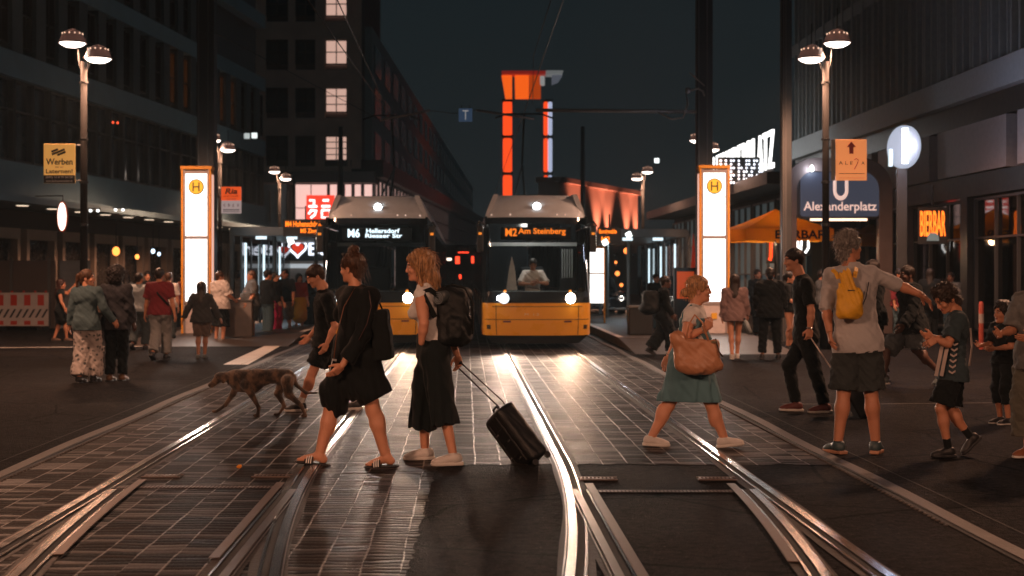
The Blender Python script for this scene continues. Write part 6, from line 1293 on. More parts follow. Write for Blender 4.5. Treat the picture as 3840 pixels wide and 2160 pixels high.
# trolley case
top_ = Wp(1870, 1551, 12.05); bot = Wp(2000, 1728, 11.95); ax = (top_ - bot); Ls = ax.length; ax.normalize(); t = thing('suitcase', 'small black wheeled suitcase tilted on its telescopic handle behind the blonde woman', 'suitcase', Vector((bot.x, bot.y, 0)))
wd = Vector((.60, -.80, 0)); wd = (wd - ax * wd.dot(ax)).normalized(); dp = ax.cross(wd).normalized(); Ms = np.array([list(wd), list(dp), list(ax)]); cc = (top_ + bot) / 2 - Vector((bot.x, bot.y, 0)); s = S(.02); s.box(cc, (.165, .095, Ls / 2 + .02), .045, M=Ms); s.disp = lambda X: .002 * wr(X, 40); s.dm = .004
v, f_ = s.mesh(.007); CASE = mat('case_black', (.010, .011, .012), .36, 0, .3, 20, .3, 150, .5); mesh_obj('shell', v, f_, CASE, t, True)
M4 = Matrix(((wd.x, dp.x, ax.x, cc.x), (wd.y, dp.y, ax.y, cc.y), (wd.z, dp.z, ax.z, cc.z), (0, 0, 0, 1))); PIP = mat('case_piping', (.035, .033, .032), .3); h_ = Ls / 2 + .02
sdp = -1 if (dp.y > 0) else 1
for e in (.16, .09, -.09, -.16): 
    yy = sdp * .098 * (1 if abs(e) < .12 else .80); MB().tube([M4 @ Vector((e, yy, -h_ + .05)), M4 @ Vector((e, yy * 1.01, 0)), M4 @ Vector((e, yy, h_ - .05))], .0055, 6).build('piping', PIP, t)
MB().box(-.10, .10, sdp * .096 - .006, sdp * .096 + .006, -.14, -.02, M4).box(-.10, .10, sdp * .096 - .006, sdp * .096 + .006, .02, .12, M4).build('front_pocket', CASE, t, bevel=.004)
for (a_, b_) in ((.05, .0), (-.06, .10), (.03, -.17), (-.10, -.12)): MB().box(a_ - .02, a_ + .02, sdp * .106 - .003, sdp * .106 + .003, b_ - .006, b_ + .006, M4).build('zip_pull', mat('zip_silver', (.35, .33, .32), .3, .9), t)
MB().tube([M4 @ Vector((-.05, 0, h_)), M4 @ Vector((-.04, 0, h_ + .035)), M4 @ Vector((.04, 0, h_ + .035)), M4 @ Vector((.05, 0, h_))], .009, 6).build('grip', BLKC, t)
hand = Wp(1722, 1368, 12.2) - Vector((bot.x, bot.y, 0))
for e in (-.055, .055): MB().tube([M4 @ Vector((e, -sdp * .07, h_ - .05)), M4 @ Vector((e, -sdp * .07, h_ + .05)), hand + wd * e * .8], .0065, 6).build('handle_rod', mat('rod_dark', (.10, .09, .085), .3, .8), t)
MB().tube([hand + wd * -.055, hand + wd * .055], .012, 8).build('handle_grip', BLKS, t)
for e in (-.13, .13):
    for q in (-.07, .07):
        c_ = M4 @ Vector((e, q, -h_ - .015)); c_.z = max(c_.z, .028); MB().tube([c_ - wd * .012, c_ + wd * .012], .027, 12).build('wheel', BLKS, t)
# ---- man walking behind them, looking down
Y0 = 16.5; p = pose_px(Y0, {'head': (1184, 1038, 0), 'neck': (1212, 1092, 0), 'shL': (1225, 1118, -.19), 'shR': (1232, 1112, .19), 'elL': (1256, 1222, -.24), 'wrL': (1225, 1290, -.26), 'elR': (1205, 1215, .2), 'wrR': (1160, 1262, .2), 'hipL': (1218, 1290, -.09), 'hipR': (1218, 1290, .09), 'knL': (1172, 1398, -.05), 'anL': (1126, 1500, -.03), 'knR': (1262, 1405, .06), 'anR': (1335, 1510, .05), 'toeL': (-1, -.05, -.03), 'toeR': (-1, 0, -.05)}, (-1, -.05), (-.86, -.22, -.46), .98)
p.an['L'].z = .087; p.an['R'].z = .10
person('short haired man in black T-shirt and black shorts looking down as he walks left', p, 'fair', ('short', (.045, .022, .012), 'brown'), False, ('tshirt', BLKC, .85, .03, .022), ('shorts', BLKC, .72, .02, .02), ('sneaker', BLKS, SOLW, None, WHT, .09), lod=0, hands=(.5, .5))
# ---- woman with the tan bag
Y0 = 13.1; p = pose_px(Y0, {'head': (2622, 1090, 0), 'neck': (2608, 1150, 0), 'shR': (2592, 1176, -.16), 'shL': (2608, 1172, .16), 'elR': (2570, 1262, -.25), 'wrR': (2648, 1232, -.30), 'elL': (2545, 1262, .24), 'wrL': (2505, 1340, .26), 'hipR': (2588, 1358, -.09), 'hipL': (2590, 1356, .09), 'knR': (2668, 1520, -.06), 'anR': (2716, 1646, -.05), 'knL': (2505, 1522, .05), 'anL': (2442, 1642, .04), 'toeR': (1, -.05, .10), 'toeL': (1, -.05, -.05)}, (1, -.05), (.995, -.06, .02), .93)
p.an['R'].z = .085; p.an['L'].z = .085; p.hd = {'R': (.4, 0, .9), 'L': (-.4, 0, -.9)}
DRD = cloth('dress_denim', (.10, .21, .25), .8, .15)
def skirt(t, p, B):
    s = S(.06); P = (p.hip['L'] + p.hip['R']) / 2; torso(s, p, .022, 1.14, .02, .0); a = lerp(p.hip['R'], p.kn['R'], .88); b = lerp(p.hip['L'], p.kn['L'], .88)
    s.cone(P, a, .165, .125, k=.10); s.cone(P, b, .165, .125, k=.10); s.cone(P, (a + b) / 2, .15, .14, k=.1); zc = min(a.z, b.z); s.cut((0, 0, zc), (0, 0, -1)); s.cut(p.neck + Vector((0, 0, -.10)), (0, 0, 1))
    s.disp = lambda X: .010 * np.sin(X[:, 0] * 52 + 2.5 * np.sin(X[:, 1] * 18)) * np.clip((.95 - X[:, 2]) * 2, 0, 1) + .006 * wr(X, 22, 2); s.dm = .018
    v, f_ = s.mesh(.009); mesh_obj('pinafore_dress', v - B, f_, DRD, t, True)
    for sd, dy in (('R', -1), ('L', 1)):
        q = p.sh[sd]; strap(t, B, [q + Vector((-.09, dy * -.02, -.16)), q + Vector((-.055, dy * -.02, .0)), q + Vector((.0, dy * -.03, .062)), q + Vector((.07, dy * -.03, -.02)), q + Vector((.10, dy * -.03, -.16))], .05, DRD, 'dress_strap', Vector((0, 1, 0)).cross(Vector((0, 0, 1))) if 0 else Vector((.2, dy, .3)))
    for sd in 'RL': 
        d = (p.wr[sd] - p.el[sd]).normalized(); a_ = d.orthogonal().normalized(); b_ = d.cross(a_); c = p.wr[sd] - d * .03 - Vector(B); MB().tube([c + (a_ * math.cos(q) + b_ * math.sin(q)) * .034 for q in [2 * math.pi * k / 16 for k in range(17)]], .007, 6).build('bracelet', mat('bracelet', (.7, .6, .5), .2, .5), t, True)
person('blonde woman in denim pinafore dress and white trainers striding right', p, 'fair', ('lowbun', (.50, .26, .11), 'gold'), True, ('tshirt', cloth('tee_pale', (.72, .70, .68)), .45, -.12, .012), None, ('sneaker', WHT, SOLW, None), bw=1.15, belly=.01, lod=0, hands=(.5, 1.2), leg=1.15, extras=skirt)
c = Wp(2612, 1318, 12.78); t = thing('shoulder_bag', 'large tan leather shoulder bag on the arm of the woman in the denim dress', 'bag', c); TAN = mat('leather_tan', (.50, .23, .12), .42, 0, .25, 7, .35, 35, .5)
s = S(.05); s.box((0, 0, -.02), (.20, .075, .155), .06); s.ell((.03, 0, -.13), (.20, .09, .085)); s.ell((-.17, 0, .10), (.07, .06, .09)); s.ell((.05, 0, .14), (.12, .04, .05), sub=True, k=.06); s.disp = lambda X: .012 * wr(X, 16, 2) + .004 * wr(X, 45); s.dm = .02; v, f_ = s.mesh(.007); mesh_obj('bag_body', v, f_, TAN, t, True)
MB().tube([(-.10, -.05, .10), (-.08, -.06, .24), (-.02, -.03, .33), (.05, -.02, .26), (.10, -.05, .10)], .009, 8).build('handle', TAN, t, True); MB().tube([(.16, -.08, .12), (.19, -.10, .0), (.22, -.10, -.04)], .007, 6).build('tassel', mat('leather_dark', (.05, .03, .025), .5), t, True); MB().box(.12, .165, -.095, -.085, .08, .10).build('buckle', mat('brass', (.8, .6, .35), .2, 1), t)
# ---- man with the yellow drawstring bag, pointing
Y0 = 12.64; p = pose_px(Y0, {'head': (3184, 930, 0), 'neck': (3192, 995, 0), 'shL': (3118, 1030, .02), 'shR': (3266, 1026, .0), 'elL': (3098, 1150, -.03), 'wrL': (3110, 1246, -.10), 'elR': (3362, 1066, .04), 'wrR': (3458, 1108, .0), 'hipL': (3180, 1280, 0), 'hipR': (3252, 1280, 0), 'knL': (3164, 1470, .0), 'anL': (3142, 1664, .0), 'knR': (3266, 1470, .0), 'anR': (3284, 1664, .0), 'toeL': (-.35, .9, -.03), 'toeR': (.38, .9, -.03)}, (.12, 1), (.86, .35, .10), 1.10)
p.an['L'].z = .092; p.an['R'].z = .092; p.hd = {'R': (.72, 0, -.65)}; SHIRT = cloth('shirt_grey', (.42, .40, .40), .85, .06)
def esh(t, p, B):
    s = S(.02)
    for sd, q0, q1 in (('L', .86, 1.0), ('R', .9, 1.0)):
        s = S(.02); s.cone(lerp(p.sh[sd], p.el[sd], q0), p.el[sd] + (p.el[sd] - p.sh[sd]) * .10, .062, .060, cap='ab'); s.disp = lambda X: .004 * wr(X, 70); s.dm = .006; v, f_ = s.mesh(.007); mesh_obj('rolled_cuff', v - B, f_, SHIRT, t, True)
    s = S(.02); s.cone(p.neck + Vector((0, 0, -.03)), p.neck + Vector((0, 0, .03)), .082, .070, cap='ab'); v, f_ = s.mesh(.008); mesh_obj('collar', v - B, f_, SHIRT, t, True)
person('tall grey haired man in pale shirt and dark shorts, pointing to the right', p, 'tan', ('curly', HG, 'grey'), False, ('shirt', SHIRT, 1.05, .09, .012), ('shorts', cloth('shorts_grey', (.035, .042, .043)), .95, .028, .02), ('sneaker', mat('shoe_petrol', (.045, .075, .085), .5), mat('sole_orange', (.45, .22, .13), .6), None), lod=0, hands=(.6, .5), bw=1.05, leg=1.05, extras=esh)
c = Wp(3186, 1118, 12.40); t = thing('drawstring_bag', 'yellow drawstring bag worn on the back of the grey haired man', 'bag', c); YB = mat('bag_yellow', (.75, .38, .02), .55, 0, .2, 9, .5, 60); s = S(.04); s.box((.0, 0, -.05), (.115, .045, .13), .05); s.cone((-.005, 0, .04), (-.02, .01, .185), .085, .06, flat=((0, 1, 0), .5)); s.ell((.0, -.02, -.08), (.10, .06, .10)); s.disp = lambda X: .006 * np.sin(X[:, 0] * 150 + 5 * X[:, 2] * 10) * np.clip(X[:, 2] * 4 + .3, 0, 1) + .008 * wr(X, 22, 5); s.dm = .016
v, f_ = s.mesh(.006); mesh_obj('bag_body', v, f_, YB, t, True)
for a_, b_ in (((-.09, .03, .17), (-.125, .12, .25)), ((.05, .03, .18), (.085, .10, .27))): strap(t, (0, 0, 0), [a_, lerp(Vector(a_), Vector(b_), .5) + Vector((0, -.02, .01)), b_], .035, YB, 'shoulder_strap')
MB().tube([(.09, .02, -.12), (.155, .06, .0), (.19, .09, .14)], .005, 6).build('cord', BLKS, t); MB().box(-.03, .03, -.062, -.055, .065, .073).build('label', M_BLK, t)
# ---- boy in dark jersey, looking down
Y0 = 12.4; p = pose_px(Y0, {'head': (3548, 1122, 0), 'neck': (3588, 1172, 0), 'shR': (3598, 1196, .13), 'shL': (3592, 1200, -.13), 'elL': (3556, 1290, -.20), 'wrL': (3508, 1272, -.20), 'elR': (3545, 1280, .18), 'wrR': (3496, 1262, .12), 'hipL': (3572, 1395, -.07), 'hipR': (3574, 1395, .07), 'knL': (3528, 1532, -.07), 'anL': (3556, 1674, -.05), 'knR': (3560, 1535, .07), 'anR': (3640, 1640, .07), 'toeL': (-1, -.15, 0), 'toeR': (-1, -.1, -.75)}, (-1, -.15), (-.80, -.25, -.55), .84)
p.an['L'].z = .075; p.hd = {'L': (-.8, 0, -.5), 'R': (-.9, .1, .1)}; JER = cloth('jersey_navy', (.035, .055, .065)); JW = mat('jersey_white', (.42, .34, .31), .7, 0, .1, 10, .1)
def jer(t, p, B):
    for k in range(6):
        q = k / 6; z = lerp(1290, 1400, q); c = Wp(3580 - 2 * k, 1290 + 21 * k, Y0 - .17) - Vector(B); MB().prism([(-.028, 0), (0, -.018), (.028, 0), (.028, .016), (0, -.002), (-.028, .016)], -.004, .004, 'y', Matrix.Translation(c)).build('chevron', JW, t)
    for x in (3538, 3518): strap(t, B, [Wp(x + 16, 1290, Y0 - .12), Wp(x + 4, 1350, Y0 - .15), Wp(x - 8, 1410, Y0 - .13)], .030, JW, 'jersey_stripe', Vector((-.4, -1, 0)))
    strap(t, B, [Wp(3640, 1230, Y0 - .05), Wp(3646, 1300, Y0 - .06), Wp(3636, 1372, Y0 - .04)], .05, JW, 'jersey_stripe', Vector((1, -.6, 0))); strap(t, B, [Wp(3552, 1432, Y0 - .13), Wp(3545, 1478, Y0 - .14)], .012, mat('piping_orange', (.7, .13, .03), .6), 'shorts_piping')
person('boy with tousled hair in navy jersey with pale chevrons, looking at his hands', p, 'tan', ('curly', (.035, .020, .013), 'darkbrown'), False, ('jersey', JER, .8, .09, .03), ('shorts', BLKC, .88, .025, .03), ('sneaker', BLKS, BLKS, None, BLKC, .10), lod=0, hands=(.8, .8), bw=.86, hs=1.03, extras=jer)
# ---- man in black pulling a case, walking left
Y0 = 16.4; p = pose_px(Y0, {'head': (2976, 978, 0), 'neck': (3006, 1036, 0), 'shL': (3024, 1062, -.18), 'shR': (3022, 1058, .18), 'elL': (3042, 1165, -.25), 'wrL': (3036, 1236, -.24), 'elR': (2998, 1160, .24), 'wrR': (2975, 1235, .2), 'hipL': (3022, 1262, -.09), 'hipR': (3022, 1262, .09), 'knR': (2958, 1370, .08), 'anR': (2985, 1512, .10), 'knL': (3058, 1395, -.08), 'anL': (3092, 1528, -.10), 'toeL': (-1, -.05, -.03), 'toeR': (-1, 0, .02)}, (-1, -.05), (-.97, -.12, -.10), 1.03)
p.an['L'].z = .089; p.an['R'].z = .089
def watch(t, p, B):
    d = (p.wr['L'] - p.el['L']).normalized(); a_ = d.orthogonal().normalized(); b_ = d.cross(a_); c = p.wr['L'] - d * .02 - Vector(B); MB().tube([c + (a_ * math.cos(q) + b_ * math.sin(q)) * .031 for q in [2 * math.pi * k / 16 for k in range(17)]], .009, 6).build('wristwatch', mat('watch_silver', (.5, .5, .5), .25, 1), t, True)
person('dark haired man in black T-shirt and tight black trousers leaning forward, towing a case', p, 'fair', ('short', HD, 'black'), False, ('tshirt', BLKC, .8, .03, .014), ('pants', BLKC, 1.93, .012, .0), ('sneaker', mat('shoe_maroon', (.12, .03, .025), .6), SOLW, None), lod=0, hands=(1.1, .6), extras=watch)
a = Wp(3041, 1268, 16.15); b = Wp(3140, 1416, 15.9); t = thing('suitcase', 'black wheeled suitcase behind the tall grey haired man\'s legs, towed on a pale rod', 'suitcase', Vector((b.x, b.y, 0))); o0 = Vector((b.x, b.y, 0)); MB().tube([a - o0, b - o0], .008, 8).build('handle_rod', mat('rod_pale', (.5, .42, .38), .3, .7), t)
cc = Wp(3205, 1480, 15.85) - o0; axs = (Wp(3150, 1400, 15.9) - Wp(3245, 1560, 15.8)).normalized(); wd = Vector((0, 1, 0)); dp = axs.cross(wd); s = S(.02); s.box(cc, (.17, .10, .27), .03, M=np.array([list(wd), list(dp), list(axs)])); v, f_ = s.mesh(.010); mesh_obj('shell', v, f_, CASE, t, True)
for q in (-.13, .13): c_ = cc - axs * .29 + wd * q; c_.z = .03; MB().tube([c_ - wd * .012, c_ + wd * .012], .03, 10).build('wheel', BLKS, t)
# ---- dog
def dog():
    Y0 = 15.9; q = lambda x, y, d=0: Wp(x, y, Y0 + d); c0 = Vector((q(980, 1500).x, Y0, 0)); t = thing('dog', 'brindled brown dog with long tail and lowered head trotting left across the rails', 'dog', c0); s = S(.05)
    s.cone(q(892, 1428), q(960, 1425), .098, .095, flat=((0, 1, 0), .8)); s.cone(q(905, 1440), q(950, 1450), .085, .075, flat=((0, 1, 0), .75)); s.cone(q(960, 1422), q(1035, 1412), .094, .066, flat=((0, 1, 0), .8)); s.cone(q(1035, 1412), q(1085, 1420), .068, .078, flat=((0, 1, 0), .85)); s.cone(q(880, 1400), q(1080, 1398), .035, .035)
    s.cone(q(895, 1418), q(850, 1412), .075, .055, k=.05); s.ell(q(826, 1412), (.062, .048, .050), k=.04); s.cone(q(815, 1420), q(788, 1444), .036, .023, k=.03); s.cone(q(818, 1432), q(795, 1450), .022, .015, k=.015); s.ell(q(784, 1442), (.012, .014, .011), k=.008)
    s.ell(q(838, 1424, -.048), (.028, .012, .045), k=.01); s.ell(q(836, 1422, .048), (.028, .012, .045), k=.01)
    def leg(P, r_): 
        for a_, b_, ra, rb in zip(P, P[1:], r_, r_[1:]): s.cone(a_, b_, ra, rb, k=.02)
    leg([q(892, 1435, .07), q(873, 1478, .07), q(846, 1518, .07), q(818, 1538, .07)], [.055, .033, .021, .018]); leg([q(918, 1440, -.07), q(943, 1478, -.07), q(970, 1526, -.07), q(968, 1560, -.07)], [.055, .036, .021, .018])
    leg([q(1062, 1432, .07), q(1042, 1475, .07), q(1066, 1522, .07), q(1046, 1553, .07)], [.070, .042, .020, .017]); leg([q(1078, 1430, -.07), q(1082, 1478, -.07), q(1130, 1520, -.07), q(1146, 1560, -.07)], [.075, .045, .022, .018])
    for P in (q(806, 1543, .07), q(960, 1566, -.07), q(1036, 1560, .07), q(1140, 1566, -.07)): P.z = max(P.z, .02) if P.z < .1 else P.z; s.ell(P, (.034, .022, .019), k=.015)
    for a_, b_, ra, rb in zip((q(1092, 1402), q(1112, 1445), q(1148, 1473)), (q(1112, 1445), q(1148, 1473), q(1190, 1473)), (.030, .022, .017), (.022, .017, .009)): s.cone(a_, b_, ra, rb, k=.015)
    s.disp = lambda X: .003 * wr(X, 60); s.dm = .006; v, f_ = s.mesh(.007)
    m, nt, b = nodes_of('dog_fur'); tc_ = N(nt, 'TexCoord'); mp = N(nt, 'Mapping'); mp.inputs['Scale'].default_value = (6, 5, 4); L(nt, tc_.outputs['Object'], mp.inputs[0]); n = N(nt, 'TexNoise'); n.inputs['Scale'].default_value = 2.2; n.inputs['Detail'].default_value = 6; L(nt, mp.outputs[0], n.inputs['Vector']); r = N(nt, 'ValToRGB'); e = r.color_ramp.elements; e[0].position = .42; e[0].color = (.030, .020, .015, 1); e[1].position = .60; e[1].color = (.165, .098, .060, 1); L(nt, n.outputs['Fac'], r.inputs[0]); L(nt, r.outputs[0], b.inputs['Base Color']); b.inputs['Roughness'].default_value = .75; b.inputs['Sheen Weight'].default_value = .3
    n2 = N(nt, 'TexNoise'); n2.inputs['Scale'].default_value = 160; L(nt, tc_.outputs['Object'], n2.inputs['Vector']); bp = N(nt, 'Bump'); bp.inputs['Strength'].default_value = .6; bp.inputs['Distance'].default_value = .01; L(nt, n2.outputs['Fac'], bp.inputs['Height']); L(nt, bp.outputs[0], b.inputs['Normal'])
    mesh_obj('body', v - np.array(list(c0)), f_, m, t, True); c = q(860, 1420) - c0; MB().tube([c + Vector((.02 * math.sin(a) * .5, .058 * math.cos(a), .066 * math.sin(a))) for a in [2 * math.pi * k / 18 for k in range(19)]], .008, 6).build('collar', BLKS, t, True)
    for d in (-.036, .036): s = S(.01); s.ell(q(812, 1415, d * 1.1), (.007, .006, .007)); v, f_ = s.mesh(.003); mesh_obj('eye', v - np.array(list(c0)), f_, M_TB, t, True)
dog()
# ---- mid distance and background people
PINK = cloth('magenta', (.42, .02, .10)); GRY = cloth('grey_tee', (.12, .13, .135)); WTE = cloth('white_tee', (.55, .49, .46)); MAR = cloth('maroon', (.16, .02, .025)); GPT = cloth('grey_pants', (.22, .22, .215)); DSH = cloth('dark_shorts', (.05, .065, .07)); ROSE = cloth('rose_jacket', (.26, .17, .16)); BRN = cloth('brown_skirt', (.09, .065, .055)); CHK = cloth('check_shorts', (.17, .17, .17), .8, .6)
def P2(x, y, H, face, **k): b = G(x / .6708, y / .6708); return pose_std(b, H, face, **k)
SB = ('sneaker', BLKS, BLKS, None); SW = ('sneaker', WHT, SOLW, None); SD = lambda c='black': ('short', HD, 'black')
# floral trousers
m, nt, b = nodes_of('floral'); tc_ = N(nt, 'TexCoord'); vo = N(nt, 'TexVoronoi'); vo.inputs['Scale'].default_value = 16; L(nt, tc_.outputs['Object'], vo.inputs['Vector']); r = N(nt, 'ValToRGB'); r.color_ramp.interpolation = 'EASE'; e = r.color_ramp.elements; e[0].position = .22; e[0].color = (.07, .075, .075, 1); e[1].position = .42; e[1].color = (.42, .36, .33, 1); L(nt, vo.outputs['Distance'], r.inputs[0]); L(nt, r.outputs[0], b.inputs['Base Color']); b.inputs['Roughness'].default_value = .8; FLO = m
p = P2(218, 962, 1.70, 165, arms=((-.1, .18, .2), (.1, .35, .5)), stride=.22, headyaw=-70)
person('woman in denim jacket and long patterned trousers standing back to us at the left', p, 'fair', ('pony', (.12, .055, .025), 'brownlight'), True, ('denim_jacket', DENL, 2, .12, .025), ('pants', FLO, 1.93, .03, .05), SB, lod=1)
p = P2(292, 958, 1.72, 172, arms=((.2, .1, .9), (0, .12, .3)), stride=.10, spread=.13)
person('person with huge dark curly hair in dark patterned blouse and black trousers, back to us', p, 'dark', ('afro', HD, 'black'), True, ('blouse', cloth('dark_pattern', (.03, .03, .035), .8, .9), 1.9, .14, .035), ('pants', BLKC, 1.93, .020, 0), ('sneaker', mat('shoe_brown', (.14, .07, .03), .5), BLKS, None), lod=1)
p = P2(401, 905, 1.78, 176, arms=((.05, .18, .1), (-.1, .20, .15)), stride=.45)
person('man in maroon T-shirt and grey trousers walking away with a dark strap across his back', p, 'tan', SD(), False, ('tshirt', MAR, .8, .06, .03), ('pants', GPT, 1.9, .02, .02), SB, lod=1, extras=lambda t, p, B: strap(t, B, [p.sh['L'] + Vector((.04, -.02, .06)), p.neck + Vector((.02, -.16, -.22)), p.hip['R'] + Vector((.10, -.10, .12))], .035, BLKC, 'cross_strap'))
p = P2(349, 880, 1.68, 168, arms=((-.1, .2, .2), (.3, .15, .8)), stride=.4)
person('person in pale grey T-shirt and dark trousers walking away left of the man in maroon', p, 'tan', SD(), False, ('tshirt', cloth('pale_grey', (.30, .33, .34)), .8, .05, .03), ('pants', DSH, 1.9, .02, .02), SB, lod=2)
p = P2(424, 862, 1.66, 180, stride=.2); person('person in light T-shirt half hidden behind the man in maroon', p, 'fair', ('short', HB, 'auburn'), False, ('tshirt', WTE, .8, .05, .03), ('pants', DSH, 1.9, .02, .02), SB, lod=2)
p = P2(371, 852, 1.70, 20, stride=.2); person('person with dark hair facing us between the pale shirt and the maroon shirt', p, 'tan', SD(), False, ('tshirt', BLKC, .8, .05, .03), ('pants', BLKC, 1.9, .02, .02), SB, lod=2)
p = P2(507, 902, 1.46, 178, arms=((-.1, .42, .15), (.1, .42, .15)), stride=.12)
person('woman with long black hair in dark jacket and shorts before the left lit pillar', p, 'mid', ('long', HD, 'black'), True, ('jacket', cloth('jacket_char', (.032, .033, .034)), 2, .10, .035), ('shorts', BRN, .98, .03, .01), ('sneaker', mat('shoe_grey', (.10, .12, .12), .6), BLKS, None), lod=1, bw=1.1)
p = P2(552, 862, 1.68, 150, arms=((.5, .15, 1.2), (.2, .3, .9)), spread=.11, headyaw=-30)
person('stout woman in white T-shirt and knee length black trousers beside the left pillar', p, 'fair', ('bun', HB, 'auburn'), True, ('tshirt', WTE, .9, .10, .05), ('pants', BLKC, 1.25, .04, .05), ('plain', mat('shoe_sandal', (.10, .05, .03), .5), BLKS, None), lod=1, bw=1.3, belly=.04)
p = P2(634, 858, 1.70, -62, arms=((.15, .18, .5), (.3, .2, .7)), headyaw=-20)
person('stout bald man in grey T-shirt and dark shorts facing left, holding his wrist', p, 'fair', ('buzz', (.16, .08, .05), 'sandy'), False, ('tshirt', GRY, .9, .06, .04), ('shorts', DSH, .98, .05, .02), ('plain', mat('shoe_sandal', (.10, .05, .03), .5), BLKS, None), lod=1, bw=1.22, belly=.10)
p = P2(672, 850, 1.72, 130, arms=((0, .1, .2), (.2, .1, .4))); person('person in black top and blue trousers behind the stout man', p, 'fair', SD(), False, ('jacket', BLKC, 2, .06, .03), ('pants', DEN, 1.9, .02, .02), SB, lod=2)
p = P2(690, 845, 1.66, 60, arms=((.1, .1, .3), (.1, .1, .3))); person('person in magenta trousers between the stout man and the man shading his eyes', p, 'tan', ('long', HD, 'black'), True, ('top', BLKC, 1.2, .03, .03), ('pants', PINK, 1.85, .04, .04), SB, lod=2)
p = P2(718, 842, 1.74, -12, arms=((.1, .15, .3), (1.3, .35, 2.25)), spread=.13, headyaw=-10); p.el['R'] = p.sh['R'] + Vector((-.16, -.14, -.12)); p.wr['R'] = p.head + Vector((-.09, -.11, .0))
person('bearded man in black polo and grey shorts holding one hand up to his face', p, 'tan', ('buzz', HD, 'black'), False, ('polo', BLKC, .9, .06, .03), ('shorts', CHK, 1.1, .05, .02), ('sneaker', mat('shoe_grey', (.10, .12, .12), .6), BLKS, None), lod=1, bw=1.1)
p = P2(776, 832, 1.70, 100, arms=((.3, .1, .8), (.3, .1, .8)), stride=.2); person('dark dressed person left of the left tram, partly behind the walking man', p, 'tan', SD(), False, ('hoodie', BLKC, 2, .08, .05), ('pants', BLKC, 1.9, .03, .02), SB, lod=2)
p = P2(752, 836, 1.62, 30, arms=((.1, .1, .3), (.1, .1, .3))); person('person in yellow skirt standing left of the left tram', p, 'tan', ('long', HD, 'black'), True, ('top', cloth('red_top', (.25, .03, .02)), 1.3, .03, .03), ('skirt', cloth('yellow_skirt', (.55, .25, .02)), 1.1, .03, .02), SB, lod=2)
p = P2(152, 858, 1.50, 100, arms=((.9, .2, .4), (.2, .25, .3)), stride=.3, headpitch=.05); p.el['L'] = p.sh['L'] + Vector((.16, -.05, -.05)); p.wr['L'] = p.el['L'] + Vector((.15, 0, .17))
person('slim woman in short black dress raising her arm beside the striped barrier', p, 'tan', ('long', (.04, .012, .008), 'darkred'), True, ('top', BLKC, .3, .05, .015), ('skirt', BLKC, .75, .02, .0), ('plain', mat('shoe_sandal', (.10, .05, .03), .5), BLKS, None), lod=1, bw=.9)
p = P2(1663, 893, 1.62, 95, arms=((.2, .15, .4), (.1, .15, .4)), stride=.42, lean=.12)
person('dark clothed person in flared trousers walking right under a big pack', p, 'dark', SD(), False, ('jacket', BLKC, 2, .05, .03), ('pants', BLKC, 1.93, .03, .06), SB, lod=1)
c = p.neck + Vector((-.27, -.02, -.26)); t = thing('duffel_bag', 'bulging dark pack on the walker left of the woman with the tan bag', 'bag', c); s = S(.04); s.box((0, 0, .0), (.16, .20, .22), .08); s.ell((-.06, -.06, -.12), (.17, .2, .13)); s.disp = lambda X: .012 * wr(X, 18); s.dm = .02; v, f_ = s.mesh(.014); mesh_obj('bag_body', v, f_, BP, t, True); MB().tube([(.12, -.12, .18), (.26, -.12, .22), (.32, -.1, .0), (.14, -.1, -.16)], .014, 6).build('strap', BLKC, t, True)
p = P2(1848, 902, 1.62, 172, arms=((0, .12, .2), (.1, .15, .35)), stride=.30)
person('girl with long dark hair in rose jacket and short black skirt, back to us', p, 'fair', ('long', (.03, .016, .010), 'darkb'), True, ('jacket', ROSE, 2, .14, .035), ('skirt', BLKC, .55, .02, .02), SW, lod=1)
c = Vp(1880, 820, 25.0); t = thing('water_bottle', 'pale bottle swinging from the hand of the girl in the rose jacket', 'bottle', c); Mb = Matrix.Rotation(R(-22), 4, 'Y'); mb = MB().lathe([(0, -.13), (.04, -.13), (.043, .06), (.02, .10), (.018, .13), (0, .13)], (0, 0, 0), 14); mb.v = [tuple(Mb @ Vector(v)) for v in mb.v]; mb.build('body', mat('bottle_pale', (.32, .36, .37), .3), t, True); mb = MB().lathe([(0, .12), (.02, .12), (.02, .15), (0, .15)], (0, 0, 0), 12); mb.v = [tuple(Mb @ Vector(v)) for v in mb.v]; mb.build('cap', BLKS, t, True)
p = P2(1937, 903, 1.74, 176, arms=((.2, .2, .7), (.2, .2, .6)), spread=.15)
person('person in black hooded top and black leggings with back to us beside the lit pillar', p, 'tan', ('lowbun', HD, 'black'), True, ('hoodie', BLKC, 2, .14, .05), ('pants', BLKC, 1.9, .022, 0), SB, lod=1, bw=1.1)
p = P2(1985, 880, 1.66, 60, arms=((.2, .2, .9), (.2, .2, .9)), spread=.12); person('person with a blue bag half hidden behind the leaning man in black', p, 'fair', ('pony', HD, 'black'), True, ('top', BLKC, 1.2, .08, .03), ('skirt', BLKC, .7, .03, .02), SB, lod=2)
p = P2(2296, 966, 1.92, -80, arms=((.2, .15, .5), (-.3, .2, .5)), stride=.85, lean=.10, headyaw=10)
person('tall man in black jacket and grey shorts striding left behind the pointing arm', p, 'dark', ('short', HD, 'black'), False, ('jacket', BLKC, 2, .10, .05), ('shorts', cloth('shorts_steel', (.09, .10, .105)), .95, .04, .02), ('sneaker', mat('shoe_grey', (.10, .12, .12), .6), SOLW, None), lod=1, bw=1.1)
p = P2(2196, 958, 1.86, -85, arms=((.1, .12, .3), (.1, .12, .3)), stride=.3); person('dark clothed man just behind the grey haired man', p, 'dark', ('short', HD, 'black'), False, ('jacket', BLKC, 2, .12, .05), ('pants', BLKC, 1.9, .03, .01), SB, lod=1, bw=1.1)
